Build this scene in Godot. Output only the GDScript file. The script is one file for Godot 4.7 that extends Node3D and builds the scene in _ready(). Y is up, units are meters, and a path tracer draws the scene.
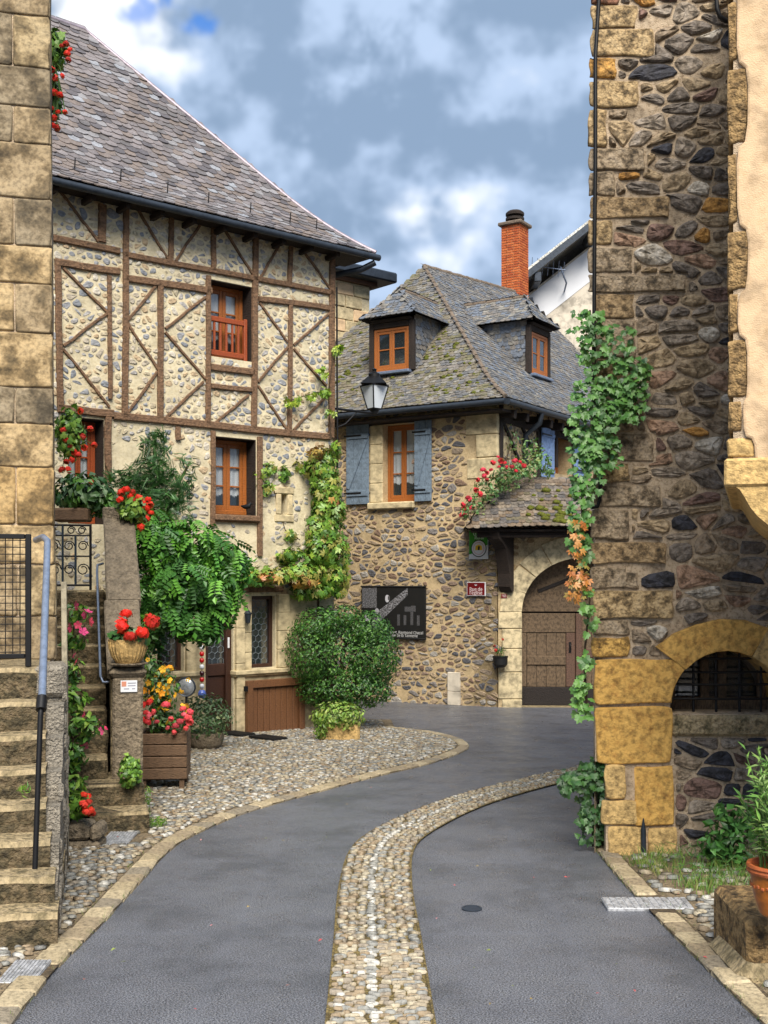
extends Node3D
# A village street corner: half-timbered house, stone house with dormers, rubble tower house, stone stairs, cobbles and asphalt.
# Camera at the origin, 1.6 m up, looking along -z; the street falls gently away (3 cm per metre).

const FALL := 0.03
const MOST := 300
var rng := RandomNumberGenerator.new()
var M := {}
var used := {}

# ---------------------------------------------------------------- mesh builder
class MB:
	var v := PackedVector3Array()
	var n := PackedVector3Array()
	var c := PackedColorArray()
	var col := Color.WHITE
	func tri(a: Vector3, b: Vector3, d: Vector3) -> void:
		var k := (b - a).cross(d - a).normalized()
		v.push_back(a); v.push_back(d); v.push_back(b)
		for i in 3:
			n.push_back(k); c.push_back(col)
	func quad(a: Vector3, b: Vector3, d: Vector3, e: Vector3) -> void:
		tri(a, b, d); tri(a, d, e)
	func trin(a: Vector3, b: Vector3, d: Vector3, na: Vector3, nb: Vector3, nd: Vector3) -> void:
		v.push_back(a); v.push_back(d); v.push_back(b)
		n.push_back(na); n.push_back(nd); n.push_back(nb)
		for i in 3: c.push_back(col)
	func quadn(a: Vector3, b: Vector3, d: Vector3, e: Vector3, na: Vector3, nb: Vector3, nd: Vector3, ne: Vector3) -> void:
		trin(a, b, d, na, nb, nd); trin(a, d, e, na, nd, ne)
	func add(o: MB, t: Transform3D, tint := Color.WHITE) -> void:
		for p in o.v: v.push_back(t * p)
		for q in o.n: n.push_back((t.basis * q).normalized())
		for k in o.c: c.push_back(k * tint)
	func mesh() -> ArrayMesh:
		var a := []
		a.resize(Mesh.ARRAY_MAX)
		a[Mesh.ARRAY_VERTEX] = v; a[Mesh.ARRAY_NORMAL] = n; a[Mesh.ARRAY_COLOR] = c
		var m := ArrayMesh.new()
		if v.size(): m.add_surface_from_arrays(Mesh.PRIMITIVE_TRIANGLES, a)
		return m

func rr(a: float, b: float) -> float: return rng.randf_range(a, b)
func gy(d: float) -> float: return -FALL * d
func gp(x: float, d: float, h := 0.0) -> Vector3: return Vector3(x, gy(d) + h, -d)

# ---------------------------------------------------------------- nodes
func numbered(called: String) -> String:
	used[called] = used.get(called, 0) + 1
	return called if used[called] == 1 else "%s_%03d" % [called, used[called] - 1]
func tag(o: Node, label := "", category := "", group := "", kind := "") -> void:
	if label: o.set_meta("label", label)
	if category: o.set_meta("category", category)
	if group: o.set_meta("group", group)
	if kind: o.set_meta("kind", kind)
func thing(called: String, label: String, category: String, at := Transform3D.IDENTITY, group := "") -> Node3D:
	var o := Node3D.new()
	o.name = numbered(called)
	add_child(o)
	o.transform = at
	tag(o, label, category, group)
	return o
func obj(called: String, shape, m: Material, parent: Node = self, xf := Transform3D.IDENTITY) -> MeshInstance3D:
	var o := MeshInstance3D.new()
	o.mesh = shape.mesh() if shape is MB else shape
	o.material_override = m
	o.name = called if parent != self else numbered(called)
	parent.add_child(o, true)
	o.transform = xf
	return o
func part(called: String, parent: Node, xf := Transform3D.IDENTITY) -> Node3D:
	var o := Node3D.new()
	o.name = called
	parent.add_child(o, true)
	o.transform = xf
	return o
func struct(called: String, shape, m: Material) -> MeshInstance3D:
	var o := obj(called, shape, m)
	tag(o, "", "", "", "structure")
	return o
# frame of a facade: x to the right along the wall, y up, z out of the wall
func frame(x: float, y: float, d: float, ux: float, ud: float) -> Transform3D:
	var u := Vector3(ux, 0, -ud).normalized()
	return Transform3D(Basis(u, Vector3.UP, Vector3(-u.z, 0, u.x)), Vector3(x, y, -d))
func put(p: Vector3, b := Basis.IDENTITY) -> Transform3D: return Transform3D(b, p)
func look(dir: Vector3, up := Vector3.UP) -> Basis:   # y along dir
	var y := dir.normalized()
	var x := up.cross(y)
	if x.length() < 0.01: x = Vector3.RIGHT.cross(y)
	if x.length() < 0.01: x = Vector3.FORWARD.cross(y)
	x = x.normalized()
	return Basis(x, y, x.cross(y))

# ---------------------------------------------------------------- shapes
func box(mb: MB, t: Transform3D, s: Vector3, bev := 0.0, jit := 0.0) -> void:
	var h := s / 2
	if bev <= 0:
		var p := []
		for k in 8: p.append(t * Vector3(h.x * (1 if k & 1 else -1), h.y * (1 if k & 2 else -1), h.z * (1 if k & 4 else -1)))
		mb.quad(p[4], p[5], p[7], p[6]); mb.quad(p[1], p[0], p[2], p[3]); mb.quad(p[5], p[1], p[3], p[7])
		mb.quad(p[0], p[4], p[6], p[2]); mb.quad(p[6], p[7], p[3], p[2]); mb.quad(p[0], p[1], p[5], p[4])
		return
	var b: float = min(bev, min(h.x, min(h.y, h.z)) * 0.9)
	var q := {}
	for k in 8:
		var sg := Vector3(1 if k & 1 else -1, 1 if k & 2 else -1, 1 if k & 4 else -1)
		var j := Vector3(rr(-jit, jit), rr(-jit, jit), rr(-jit, jit))
		for ax in 3:
			var w := h - Vector3(b, b, b)
			w[ax] = h[ax]
			q[k * 3 + ax] = t * (w * sg + j)
	var f := [[0, [1, 3, 7, 5], [4, 6, 2, 0]], [1, [2, 6, 7, 3], [1, 5, 4, 0]], [2, [4, 5, 7, 6], [2, 3, 1, 0]]]
	for a in f:
		for side in 2:
			var i: Array = a[1 + side]
			mb.quad(q[i[0] * 3 + a[0]], q[i[1] * 3 + a[0]], q[i[2] * 3 + a[0]], q[i[3] * 3 + a[0]])
	for e in [[0, 1, 1, 2], [2, 3, 1, 2], [4, 5, 1, 2], [6, 7, 1, 2], [0, 2, 0, 2], [1, 3, 0, 2], [4, 6, 0, 2], [5, 7, 0, 2], [0, 4, 0, 1], [1, 5, 0, 1], [2, 6, 0, 1], [3, 7, 0, 1]]:
		var a0: Vector3 = q[e[0] * 3 + e[2]]
		var a1: Vector3 = q[e[1] * 3 + e[2]]
		var b0: Vector3 = q[e[0] * 3 + e[3]]
		var b1: Vector3 = q[e[1] * 3 + e[3]]
		var mid := (a0 + a1 + b0 + b1) / 4 - t.origin
		if (a1 - a0).cross(b1 - a0).dot(mid) > 0: mb.quad(a0, a1, b1, b0)
		else: mb.quad(a0, b0, b1, a1)
	for k in 8:
		var a2: Vector3 = q[k * 3]
		var b2: Vector3 = q[k * 3 + 1]
		var c2: Vector3 = q[k * 3 + 2]
		if (b2 - a2).cross(c2 - a2).dot(a2 - t.origin) > 0: mb.tri(a2, b2, c2)
		else: mb.tri(a2, c2, b2)
func bx(s: Vector3, bev := 0.0, at := Vector3.ZERO, jit := 0.0) -> MB:
	var m := MB.new()
	box(m, put(at), s, bev, jit)
	return m
# box between two corners
func bb(mb: MB, a: Vector3, b: Vector3, bev := 0.0, jit := 0.0) -> void:
	box(mb, put((a + b) / 2), (b - a).abs(), bev, jit)
# hewn timber from p to q: wide across `side`, thick across the third direction
func timber(mb: MB, p: Vector3, q: Vector3, side: Vector3, width: float, thick: float, wob := 0.006, segs := 5) -> void:
	var dir := (q - p).normalized()
	var s := (side - dir * side.dot(dir)).normalized()
	var o := s.cross(dir)
	var rings := []
	var bv: float = min(width, thick) * 0.14
	for i in segs + 1:
		var c := p.lerp(q, i / float(segs)) + s * rr(-wob, wob)
		var w := width / 2 * rr(1 - wob * 6, 1 + wob * 6)
		var t := thick / 2
		var r := []
		for k in [[-w + bv, t], [w - bv, t], [w, t - bv], [w, -t + bv], [w - bv, -t], [-w + bv, -t], [-w, -t + bv], [-w, t - bv]]:
			r.append(c + s * k[0] + o * k[1])
		rings.append(r)
	for i in segs:
		for k in 8:
			mb.quad(rings[i][k], rings[i][(k + 1) % 8], rings[i + 1][(k + 1) % 8], rings[i + 1][k])
	for k in range(1, 7):
		mb.tri(rings[0][0], rings[0][k + 1], rings[0][k])
		mb.tri(rings[segs][0], rings[segs][k], rings[segs][k + 1])
func tube(mb: MB, path: Array, r, sides := 8, caps := true) -> void:
	var rings := []
	var nr := []
	var last := Basis.IDENTITY
	for i in path.size():
		var a: Vector3 = path[max(i - 1, 0)]
		var b: Vector3 = path[min(i + 1, path.size() - 1)]
		var bs := look(b - a)
		if i > 0 and bs.x.dot(last.x) < 0.7:   # keep the ring from twisting
			var x := (last.x - bs.y * last.x.dot(bs.y)).normalized()
			bs = Basis(x, bs.y, x.cross(bs.y))
		last = bs
		var rad: float = r[i] if r is Array else r
		var ring := []
		var nn := []
		for k in sides:
			var g := TAU * k / sides
			var d := bs.x * cos(g) + bs.z * sin(g)
			ring.append(path[i] + d * rad)
			nn.append(d)
		rings.append(ring); nr.append(nn)
	for i in path.size() - 1:
		for k in sides:
			var l := (k + 1) % sides
			mb.quadn(rings[i][l], rings[i][k], rings[i + 1][k], rings[i + 1][l], nr[i][l], nr[i][k], nr[i + 1][k], nr[i + 1][l])
	if caps:
		for k in range(1, sides - 1):
			mb.tri(rings[0][0], rings[0][k], rings[0][k + 1])
			var e := path.size() - 1
			mb.tri(rings[e][0], rings[e][k + 1], rings[e][k])
func lathe(mb: MB, prof: Array, sides := 20, at := Vector3.ZERO) -> void:   # prof: [radius, height] from bottom to top on the outside
	for i in prof.size() - 1:
		var a: Array = prof[i]
		var b: Array = prof[i + 1]
		var sl := Vector2(b[1] - a[1], a[0] - b[0]).normalized()
		for k in sides:
			var g := TAU * k / sides
			var h := TAU * (k + 1) / sides
			var u := Vector3(cos(g), 0, sin(g))
			var w := Vector3(cos(h), 0, sin(h))
			var nu := u * sl.x + Vector3.UP * sl.y
			var nw := w * sl.x + Vector3.UP * sl.y
			mb.quadn(at + w * a[0] + Vector3.UP * a[1], at + u * a[0] + Vector3.UP * a[1], at + u * b[0] + Vector3.UP * b[1], at + w * b[0] + Vector3.UP * b[1], nw, nu, nu, nw)
# polygon (counter-clockwise seen from +z) extruded from z0 to z1
func prism(mb: MB, poly: PackedVector2Array, z0: float, z1: float) -> void:
	if Geometry2D.is_polygon_clockwise(poly): poly.reverse()
	var t := Geometry2D.triangulate_polygon(poly)
	for i in range(0, t.size(), 3):
		var a := poly[t[i]]
		var b := poly[t[i + 1]]
		var c := poly[t[i + 2]]
		if (b - a).cross(c - a) < 0:
			var k := b
			b = c; c = k
		mb.tri(Vector3(a.x, a.y, z1), Vector3(b.x, b.y, z1), Vector3(c.x, c.y, z1))
		mb.tri(Vector3(a.x, a.y, z0), Vector3(c.x, c.y, z0), Vector3(b.x, b.y, z0))
	for i in poly.size():
		var a := poly[i]
		var b := poly[(i + 1) % poly.size()]
		mb.quad(Vector3(a.x, a.y, z0), Vector3(b.x, b.y, z0), Vector3(b.x, b.y, z1), Vector3(a.x, a.y, z1))
# wall in the plane z = zf with rectangular holes, reveals to zb
func wall(mb: MB, r: Rect2, holes: Array, zf: float, zb: float) -> void:
	var xs := [r.position.x, r.end.x]
	var ys := [r.position.y, r.end.y]
	for h in holes:
		for x in [h.position.x, h.end.x]:
			if x > r.position.x and x < r.end.x: xs.append(x)
		for y in [h.position.y, h.end.y]:
			if y > r.position.y and y < r.end.y: ys.append(y)
	xs.sort(); ys.sort()
	var full := {}
	for i in xs.size() - 1:
		for j in ys.size() - 1:
			var c := Vector2((xs[i] + xs[i + 1]) / 2, (ys[j] + ys[j + 1]) / 2)
			var ok := true
			for h in holes:
				if h.has_point(c): ok = false
			full[Vector2i(i, j)] = ok
	for k in full:
		if not full[k]: continue
		var x0: float = xs[k.x]
		var x1: float = xs[k.x + 1]
		var y0: float = ys[k.y]
		var y1: float = ys[k.y + 1]
		if x1 - x0 < 1e-5 or y1 - y0 < 1e-5: continue
		mb.quad(Vector3(x0, y0, zf), Vector3(x1, y0, zf), Vector3(x1, y1, zf), Vector3(x0, y1, zf))
		mb.quad(Vector3(x1, y0, zb), Vector3(x0, y0, zb), Vector3(x0, y1, zb), Vector3(x1, y1, zb))
		if not full.get(k + Vector2i(-1, 0), false): mb.quad(Vector3(x0, y0, zb), Vector3(x0, y0, zf), Vector3(x0, y1, zf), Vector3(x0, y1, zb))
		if not full.get(k + Vector2i(1, 0), false): mb.quad(Vector3(x1, y0, zf), Vector3(x1, y0, zb), Vector3(x1, y1, zb), Vector3(x1, y1, zf))
		if not full.get(k + Vector2i(0, -1), false): mb.quad(Vector3(x0, y0, zb), Vector3(x1, y0, zb), Vector3(x1, y0, zf), Vector3(x0, y0, zf))
		if not full.get(k + Vector2i(0, 1), false): mb.quad(Vector3(x0, y1, zf), Vector3(x1, y1, zf), Vector3(x1, y1, zb), Vector3(x0, y1, zb))
func rc(ax: float, ay: float, bx_: float, by: float) -> Rect2:
	return Rect2(min(ax, bx_), min(ay, by), abs(bx_ - ax), abs(by - ay))
func rpoly(r: Rect2) -> PackedVector2Array:
	return PackedVector2Array([r.position, Vector2(r.end.x, r.position.y), r.end, Vector2(r.position.x, r.end.y)])

# a stone set in a wall: outline in the wall plane, domed face
func stone(mb: MB, poly: PackedVector2Array, z0: float, h: float, flat := 0.5, chips := 0.0, hard := 0) -> void:
	if Geometry2D.is_polygon_clockwise(poly): poly.reverse()
	var m := Vector2.ZERO
	for p in poly: m += p
	m /= poly.size()
	var k := poly.size()
	var tilt := Vector2(rr(-1, 1), rr(-1, 1)) * h * 0.35
	var rings := [[], [], [], []]
	var size := 0.0
	for p in poly: size = max(size, p.distance_to(m))
	for p in poly:
		var d := p - m
		var l := d.length()
		var e: float = min(l * 0.3, h * 0.35 + size * 0.05) if hard == 1 else min(l * 0.2, 0.014) if hard == 2 else min(l * 0.4, h * 0.8 + size * 0.04)
		var top := h + tilt.dot(d) / size + rr(-chips, chips)
		rings[0].append(Vector3(p.x, p.y, z0 - 0.01))
		rings[1].append(Vector3(p.x, p.y, z0 + top * 0.45))
		var q := m + d * ((l - e) / l)
		rings[2].append(Vector3(q.x, q.y, z0 + top * 0.92))
		q = m + d * ((l - e) / l) * flat
		rings[3].append(Vector3(q.x, q.y, z0 + top * 1.04 + rr(-chips, chips)))
	var ctr := Vector3(m.x, m.y, z0 + h * 1.06)
	var f := [0.12, 0.45, 0.97 if hard == 2 else 0.9, 1.0]
	for i in k:
		var j := (i + 1) % k
		var di := Vector3(poly[i].x - m.x, poly[i].y - m.y, 0).normalized()
		var dj := Vector3(poly[j].x - m.x, poly[j].y - m.y, 0).normalized()
		if hard == 1:
			for r in 3: mb.quad(rings[r][i], rings[r][j], rings[r + 1][j], rings[r + 1][i])
			mb.tri(rings[3][i], rings[3][j], ctr)
			continue
		for r in 3:
			mb.quadn(rings[r][i], rings[r][j], rings[r + 1][j], rings[r + 1][i], di.lerp(Vector3.BACK, f[r]).normalized(), dj.lerp(Vector3.BACK, f[r]).normalized(), dj.lerp(Vector3.BACK, f[r + 1]).normalized(), di.lerp(Vector3.BACK, f[r + 1]).normalized())
		mb.trin(rings[3][i], rings[3][j], ctr, Vector3.BACK, Vector3.BACK, Vector3.BACK)
func soft(poly: PackedVector2Array, times := 1) -> PackedVector2Array:
	for t in times:
		var o := PackedVector2Array()
		for i in poly.size():
			var a := poly[i]
			var b := poly[(i + 1) % poly.size()]
			o.append(a.lerp(b, 0.22)); o.append(a.lerp(b, 0.78))
		poly = o
	return poly
func shrink(poly: PackedVector2Array, by: float) -> PackedVector2Array:
	var best := PackedVector2Array()
	for p in Geometry2D.offset_polygon(poly, -by):
		if p.size() > best.size(): best = p
	return best
func rough_rect(r: Rect2, gap: float, jit: float) -> PackedVector2Array:   # an ashlar block's outline with slightly worn edges
	var o := PackedVector2Array()
	var a := r.grow(-gap)
	var c := [a.position, Vector2(a.end.x, a.position.y), a.end, Vector2(a.position.x, a.end.y)]
	for i in 4:
		for t in [0.04, 0.3, 0.62, 0.96]:
			o.append(c[i].lerp(c[(i + 1) % 4], t) + Vector2(rr(-jit, jit), rr(-jit, jit)))
	return o
# random rubble: cells of a jittered, partly thinned grid, stretched sideways
func cells(r: Rect2, step: float, stretch: float, drop := 0.15, jit := 0.42) -> Array:
	var sx := step * stretch
	var nx := int(ceil(r.size.x / sx)) + 4
	var ny := int(ceil(r.size.y / step)) + 4
	var grid := {}
	for j in ny:
		for i in nx:
			if rng.randf() < drop: continue
			grid[Vector2i(i, j)] = Vector2(i - 2 + (0.5 if j & 1 else 0.0) + rr(-jit, jit), j - 2 + rr(-jit, jit))
	var out := []
	for k in grid:
		var c: Vector2 = grid[k]
		var w := Vector2(r.position.x + c.x * sx, r.position.y + c.y * step)
		if not r.has_point(w): continue
		var poly := [c + Vector2(-2, -2), c + Vector2(2, -2), c + Vector2(2, 2), c + Vector2(-2, 2)]
		for dj in range(-3, 4):
			for di in range(-3, 4):
				if di == 0 and dj == 0: continue
				if not grid.has(k + Vector2i(di, dj)): continue
				var o: Vector2 = grid[k + Vector2i(di, dj)]
				var mid := (c + o) / 2
				var nn := o - c
				var np := []
				for q in poly.size():
					var a: Vector2 = poly[q]
					var b: Vector2 = poly[(q + 1) % poly.size()]
					var fa := (a - mid).dot(nn)
					var fb := (b - mid).dot(nn)
					if fa <= 0: np.append(a)
					if (fa < 0) != (fb < 0) and fa != fb: np.append(a.lerp(b, fa / (fa - fb)))
				poly = np
		if poly.size() < 3: continue
		var pk := PackedVector2Array()
		for q in poly: pk.append(Vector2(r.position.x + q.x * sx, r.position.y + q.y * step))
		out.append(pk)
	return out
func cut(poly: PackedVector2Array, holes: Array) -> PackedVector2Array:
	for h in holes:
		var got := Geometry2D.clip_polygons(poly, h)
		var best := PackedVector2Array()
		var area := 0.0
		for g in got:
			if Geometry2D.is_polygon_clockwise(g): continue
			var ar := absf(area_of(g))
			if ar > area:
				area = ar; best = g
		poly = best
		if poly.size() < 3: return PackedVector2Array()
	return poly
func area_of(p: PackedVector2Array) -> float:
	var s := 0.0
	for i in p.size(): s += p[i].cross(p[(i + 1) % p.size()])
	return s / 2
func centre_of(p: PackedVector2Array) -> Vector2:
	var s := Vector2.ZERO
	for q in p: s += q
	return s / p.size()

# hundreds of alike pieces: those that show largest are parts of their own, the rest is one part.  list: [MB, tone index, weight, transform]
func pieces(list: Array, base: StandardMaterial3D, tones: Array, parent: Node, called: String, rest: String, most := MOST, xf := Transform3D.IDENTITY) -> void:
	list.sort_custom(func(a, b): return a[2] > b[2])
	var mats := []
	for t in tones:
		var m: StandardMaterial3D = base.duplicate()
		m.albedo_color = t
		mats.append(m)
	var all := MB.new()
	var meshes := {}
	for i in list.size():
		var e: Array = list[i]
		if i < most:
			if not meshes.has(e[0]): meshes[e[0]] = e[0].mesh()
			obj(called, meshes[e[0]], mats[e[1]], parent, xf * e[3])
		else:
			all.add(e[0], e[3], tones[e[1]].srgb_to_linear())
	if all.v.size():
		var vm: StandardMaterial3D = base.duplicate()
		vm.albedo_color = Color.WHITE
		vm.vertex_color_use_as_albedo = true
		tag(obj(rest, all, vm, parent, xf), "", "", "", "stuff")

# ---------------------------------------------------------------- materials
func ntex(sd: int, freq: float, colors: Array, stops := [], oct := 5, kind := FastNoiseLite.TYPE_SIMPLEX_SMOOTH, size := 512, normal := false) -> NoiseTexture2D:
	var f := FastNoiseLite.new()
	f.seed = sd; f.noise_type = kind; f.frequency = freq; f.fractal_octaves = oct; f.fractal_gain = 0.66
	if kind == FastNoiseLite.TYPE_CELLULAR: f.fractal_type = FastNoiseLite.FRACTAL_NONE
	var t := NoiseTexture2D.new()
	t.width = size; t.height = size; t.seamless = true; t.noise = f; t.generate_mipmaps = false
	if colors.size():
		var g := Gradient.new()
		var offs := PackedFloat32Array()
		var cs := PackedColorArray()
		for i in colors.size():
			offs.append(stops[i] if stops.size() else i / float(colors.size() - 1))
			cs.append(colors[i])
		g.offsets = offs; g.colors = cs
		t.color_ramp = g
	return t
func mat(col: Color, rough := 0.85, tex: Texture2D = null, scale := 1.0, bump: Texture2D = null, depth := 0.5, metal := 0.0) -> StandardMaterial3D:
	var m := StandardMaterial3D.new()
	m.albedo_color = col; m.roughness = rough; m.metallic = metal
	m.uv1_triplanar = true; m.uv1_world_triplanar = true
	m.uv1_scale = Vector3.ONE * scale
	if tex: m.albedo_texture = tex
	if bump:
		m.heightmap_enabled = true; m.heightmap_texture = bump; m.heightmap_scale = depth
	return m
func layer(m: StandardMaterial3D, tex: Texture2D, scale: float) -> StandardMaterial3D:   # a coarser pattern multiplied over
	m.detail_enabled = true
	m.detail_blend_mode = BaseMaterial3D.BLEND_MODE_MUL
	m.detail_albedo = tex
	m.detail_uv_layer = BaseMaterial3D.DETAIL_UV_2
	m.uv2_triplanar = true; m.uv2_world_triplanar = true
	m.uv2_scale = Vector3.ONE * scale
	return m
func G(v: float) -> Color: return Color(v, v, v)
func leafmat(rough := 0.5) -> StandardMaterial3D:
	var m := StandardMaterial3D.new()
	m.roughness = rough
	m.vertex_color_use_as_albedo = true
	m.backlight_enabled = true
	m.backlight = Color(0.5, 0.55, 0.3)
	return m

# ---------------------------------------------------------------- the place
func _ready() -> void:
	rng.seed = 4711
	camera_and_light()
	materials()
	ground()
	half_timbered_house()
	dormer_house()
	far_houses()
	tower_house()
	corbelled_bay()
	ashlar_house()
	near_stairs()
	middle_stairs()
	street_details()
	plants_on_stairs()
	climbers()
	bushes()
	right_corner()

func camera_and_light() -> void:
	var cam := Camera3D.new()
	cam.name = "camera"
	add_child(cam)
	cam.position = Vector3(0, 1.6, 0)
	cam.projection = Camera3D.PROJECTION_FRUSTUM
	cam.near = 0.1; cam.far = 600.0
	cam.size = 0.1 * 1024.0 / 1150.0
	cam.frustum_offset = Vector2(0, 0.1 * 67.0 / 1150.0)
	cam.current = true
	var env := Environment.new()
	env.tonemap_mode = Environment.TONE_MAPPER_LINEAR
	env.tonemap_exposure = 4.7
	env.background_mode = Environment.BG_SKY
	env.sdfgi_enabled = true; env.ssao_enabled = true; env.ssil_enabled = true
	var sm := PanoramaSkyMaterial.new()
	sm.panorama = sky_picture()
	var sk := Sky.new()
	sk.sky_material = sm
	env.sky = sk
	env.background_energy_multiplier = 0.265
	var we := WorldEnvironment.new()
	we.name = "world"
	we.environment = env
	add_child(we)
	var sun := DirectionalLight3D.new()
	sun.name = "sun"
	add_child(sun)
	sun.light_energy = 0.5
	sun.light_angular_distance = 36.0
	sun.light_color = Color(1.0, 0.965, 0.91)
	sun.shadow_enabled = true
	sun.look_at_from_position(Vector3(0.9, 9.0, 8.0), Vector3.ZERO)

func sky_picture() -> ImageTexture:
	var w := 2048
	var h := 1024
	var im := Image.create(w, h, false, Image.FORMAT_RGBF)
	var big := FastNoiseLite.new()
	big.seed = 21; big.frequency = 1.35; big.fractal_octaves = 5; big.fractal_gain = 0.5; big.noise_type = FastNoiseLite.TYPE_SIMPLEX_SMOOTH
	big.domain_warp_enabled = true; big.domain_warp_amplitude = 0.25; big.domain_warp_frequency = 1.6
	var puff := FastNoiseLite.new()
	puff.seed = 5; puff.frequency = 4.2; puff.fractal_octaves = 5; puff.fractal_gain = 0.55; puff.noise_type = FastNoiseLite.TYPE_SIMPLEX_SMOOTH
	var blue := Color(0.20, 0.50, 0.86).srgb_to_linear()
	var grey := Color(0.52, 0.61, 0.72).srgb_to_linear()
	var pale := Color(0.70, 0.78, 0.89).srgb_to_linear()
	var white := Color(0.98, 0.99, 1.0).srgb_to_linear() * 1.0
	for y in h:
		var th := PI * (y + 0.5) / h
		var sy := cos(th)
		if sy < -0.05:
			im.fill_rect(Rect2i(0, y, w, h - y), Color(0.30, 0.31, 0.30))
			break
		for x in w:
			var az := wrapf(TAU * (x + 0.5) / w, -PI, PI)
			var d := Vector3(sin(az) * sin(th), sy, -cos(az) * sin(th))
			var q := d
			q.y *= 2.2
			var a := big.get_noise_3dv(q * 1.3) * 0.5 + 0.5
			var b := puff.get_noise_3dv(q * 1.1)
			# a heap of white cloud low in the north-west with a rift of open sky beside it
			var el := asin(clampf(sy, -1.0, 1.0))
			var heap := exp(-pow((az + 0.245) / 0.085, 2.0) - pow((el - 0.445) / 0.055, 2.0)) + 0.5 * exp(-pow((az - 0.02) / 0.14, 2.0) - pow((el - 0.295) / 0.04, 2.0))
			var rift := exp(-pow((az + 0.192) / 0.03, 2.0) - pow((el - 0.462 - (az + 0.192) * 0.5) / 0.014, 2.0)) + 0.9 * exp(-pow((az + 0.160) / 0.016, 2.0) - pow((el - 0.445) / 0.008, 2.0))
			var tatter := puff.get_noise_3dv(d * 5.0)
			var shred := puff.get_noise_3dv(d * 13.0 + Vector3(3, 1, 2))
			var c := grey.lerp(pale, smoothstep(0.34, 0.72, a + 0.45 * b + 0.3 * tatter))
			c = c.lerp(white, smoothstep(0.45, 1.05, heap + 0.8 * (a - 0.5) + 0.9 * b + 0.35 * tatter))
			c = c.lerp(blue, 0.7 * smoothstep(0.1, 1.0, rift * (0.75 + 1.6 * tatter + 2.6 * shred) - 0.2 * b))
			im.set_pixel(x, y, c)
	return ImageTexture.create_from_image(im)

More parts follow.
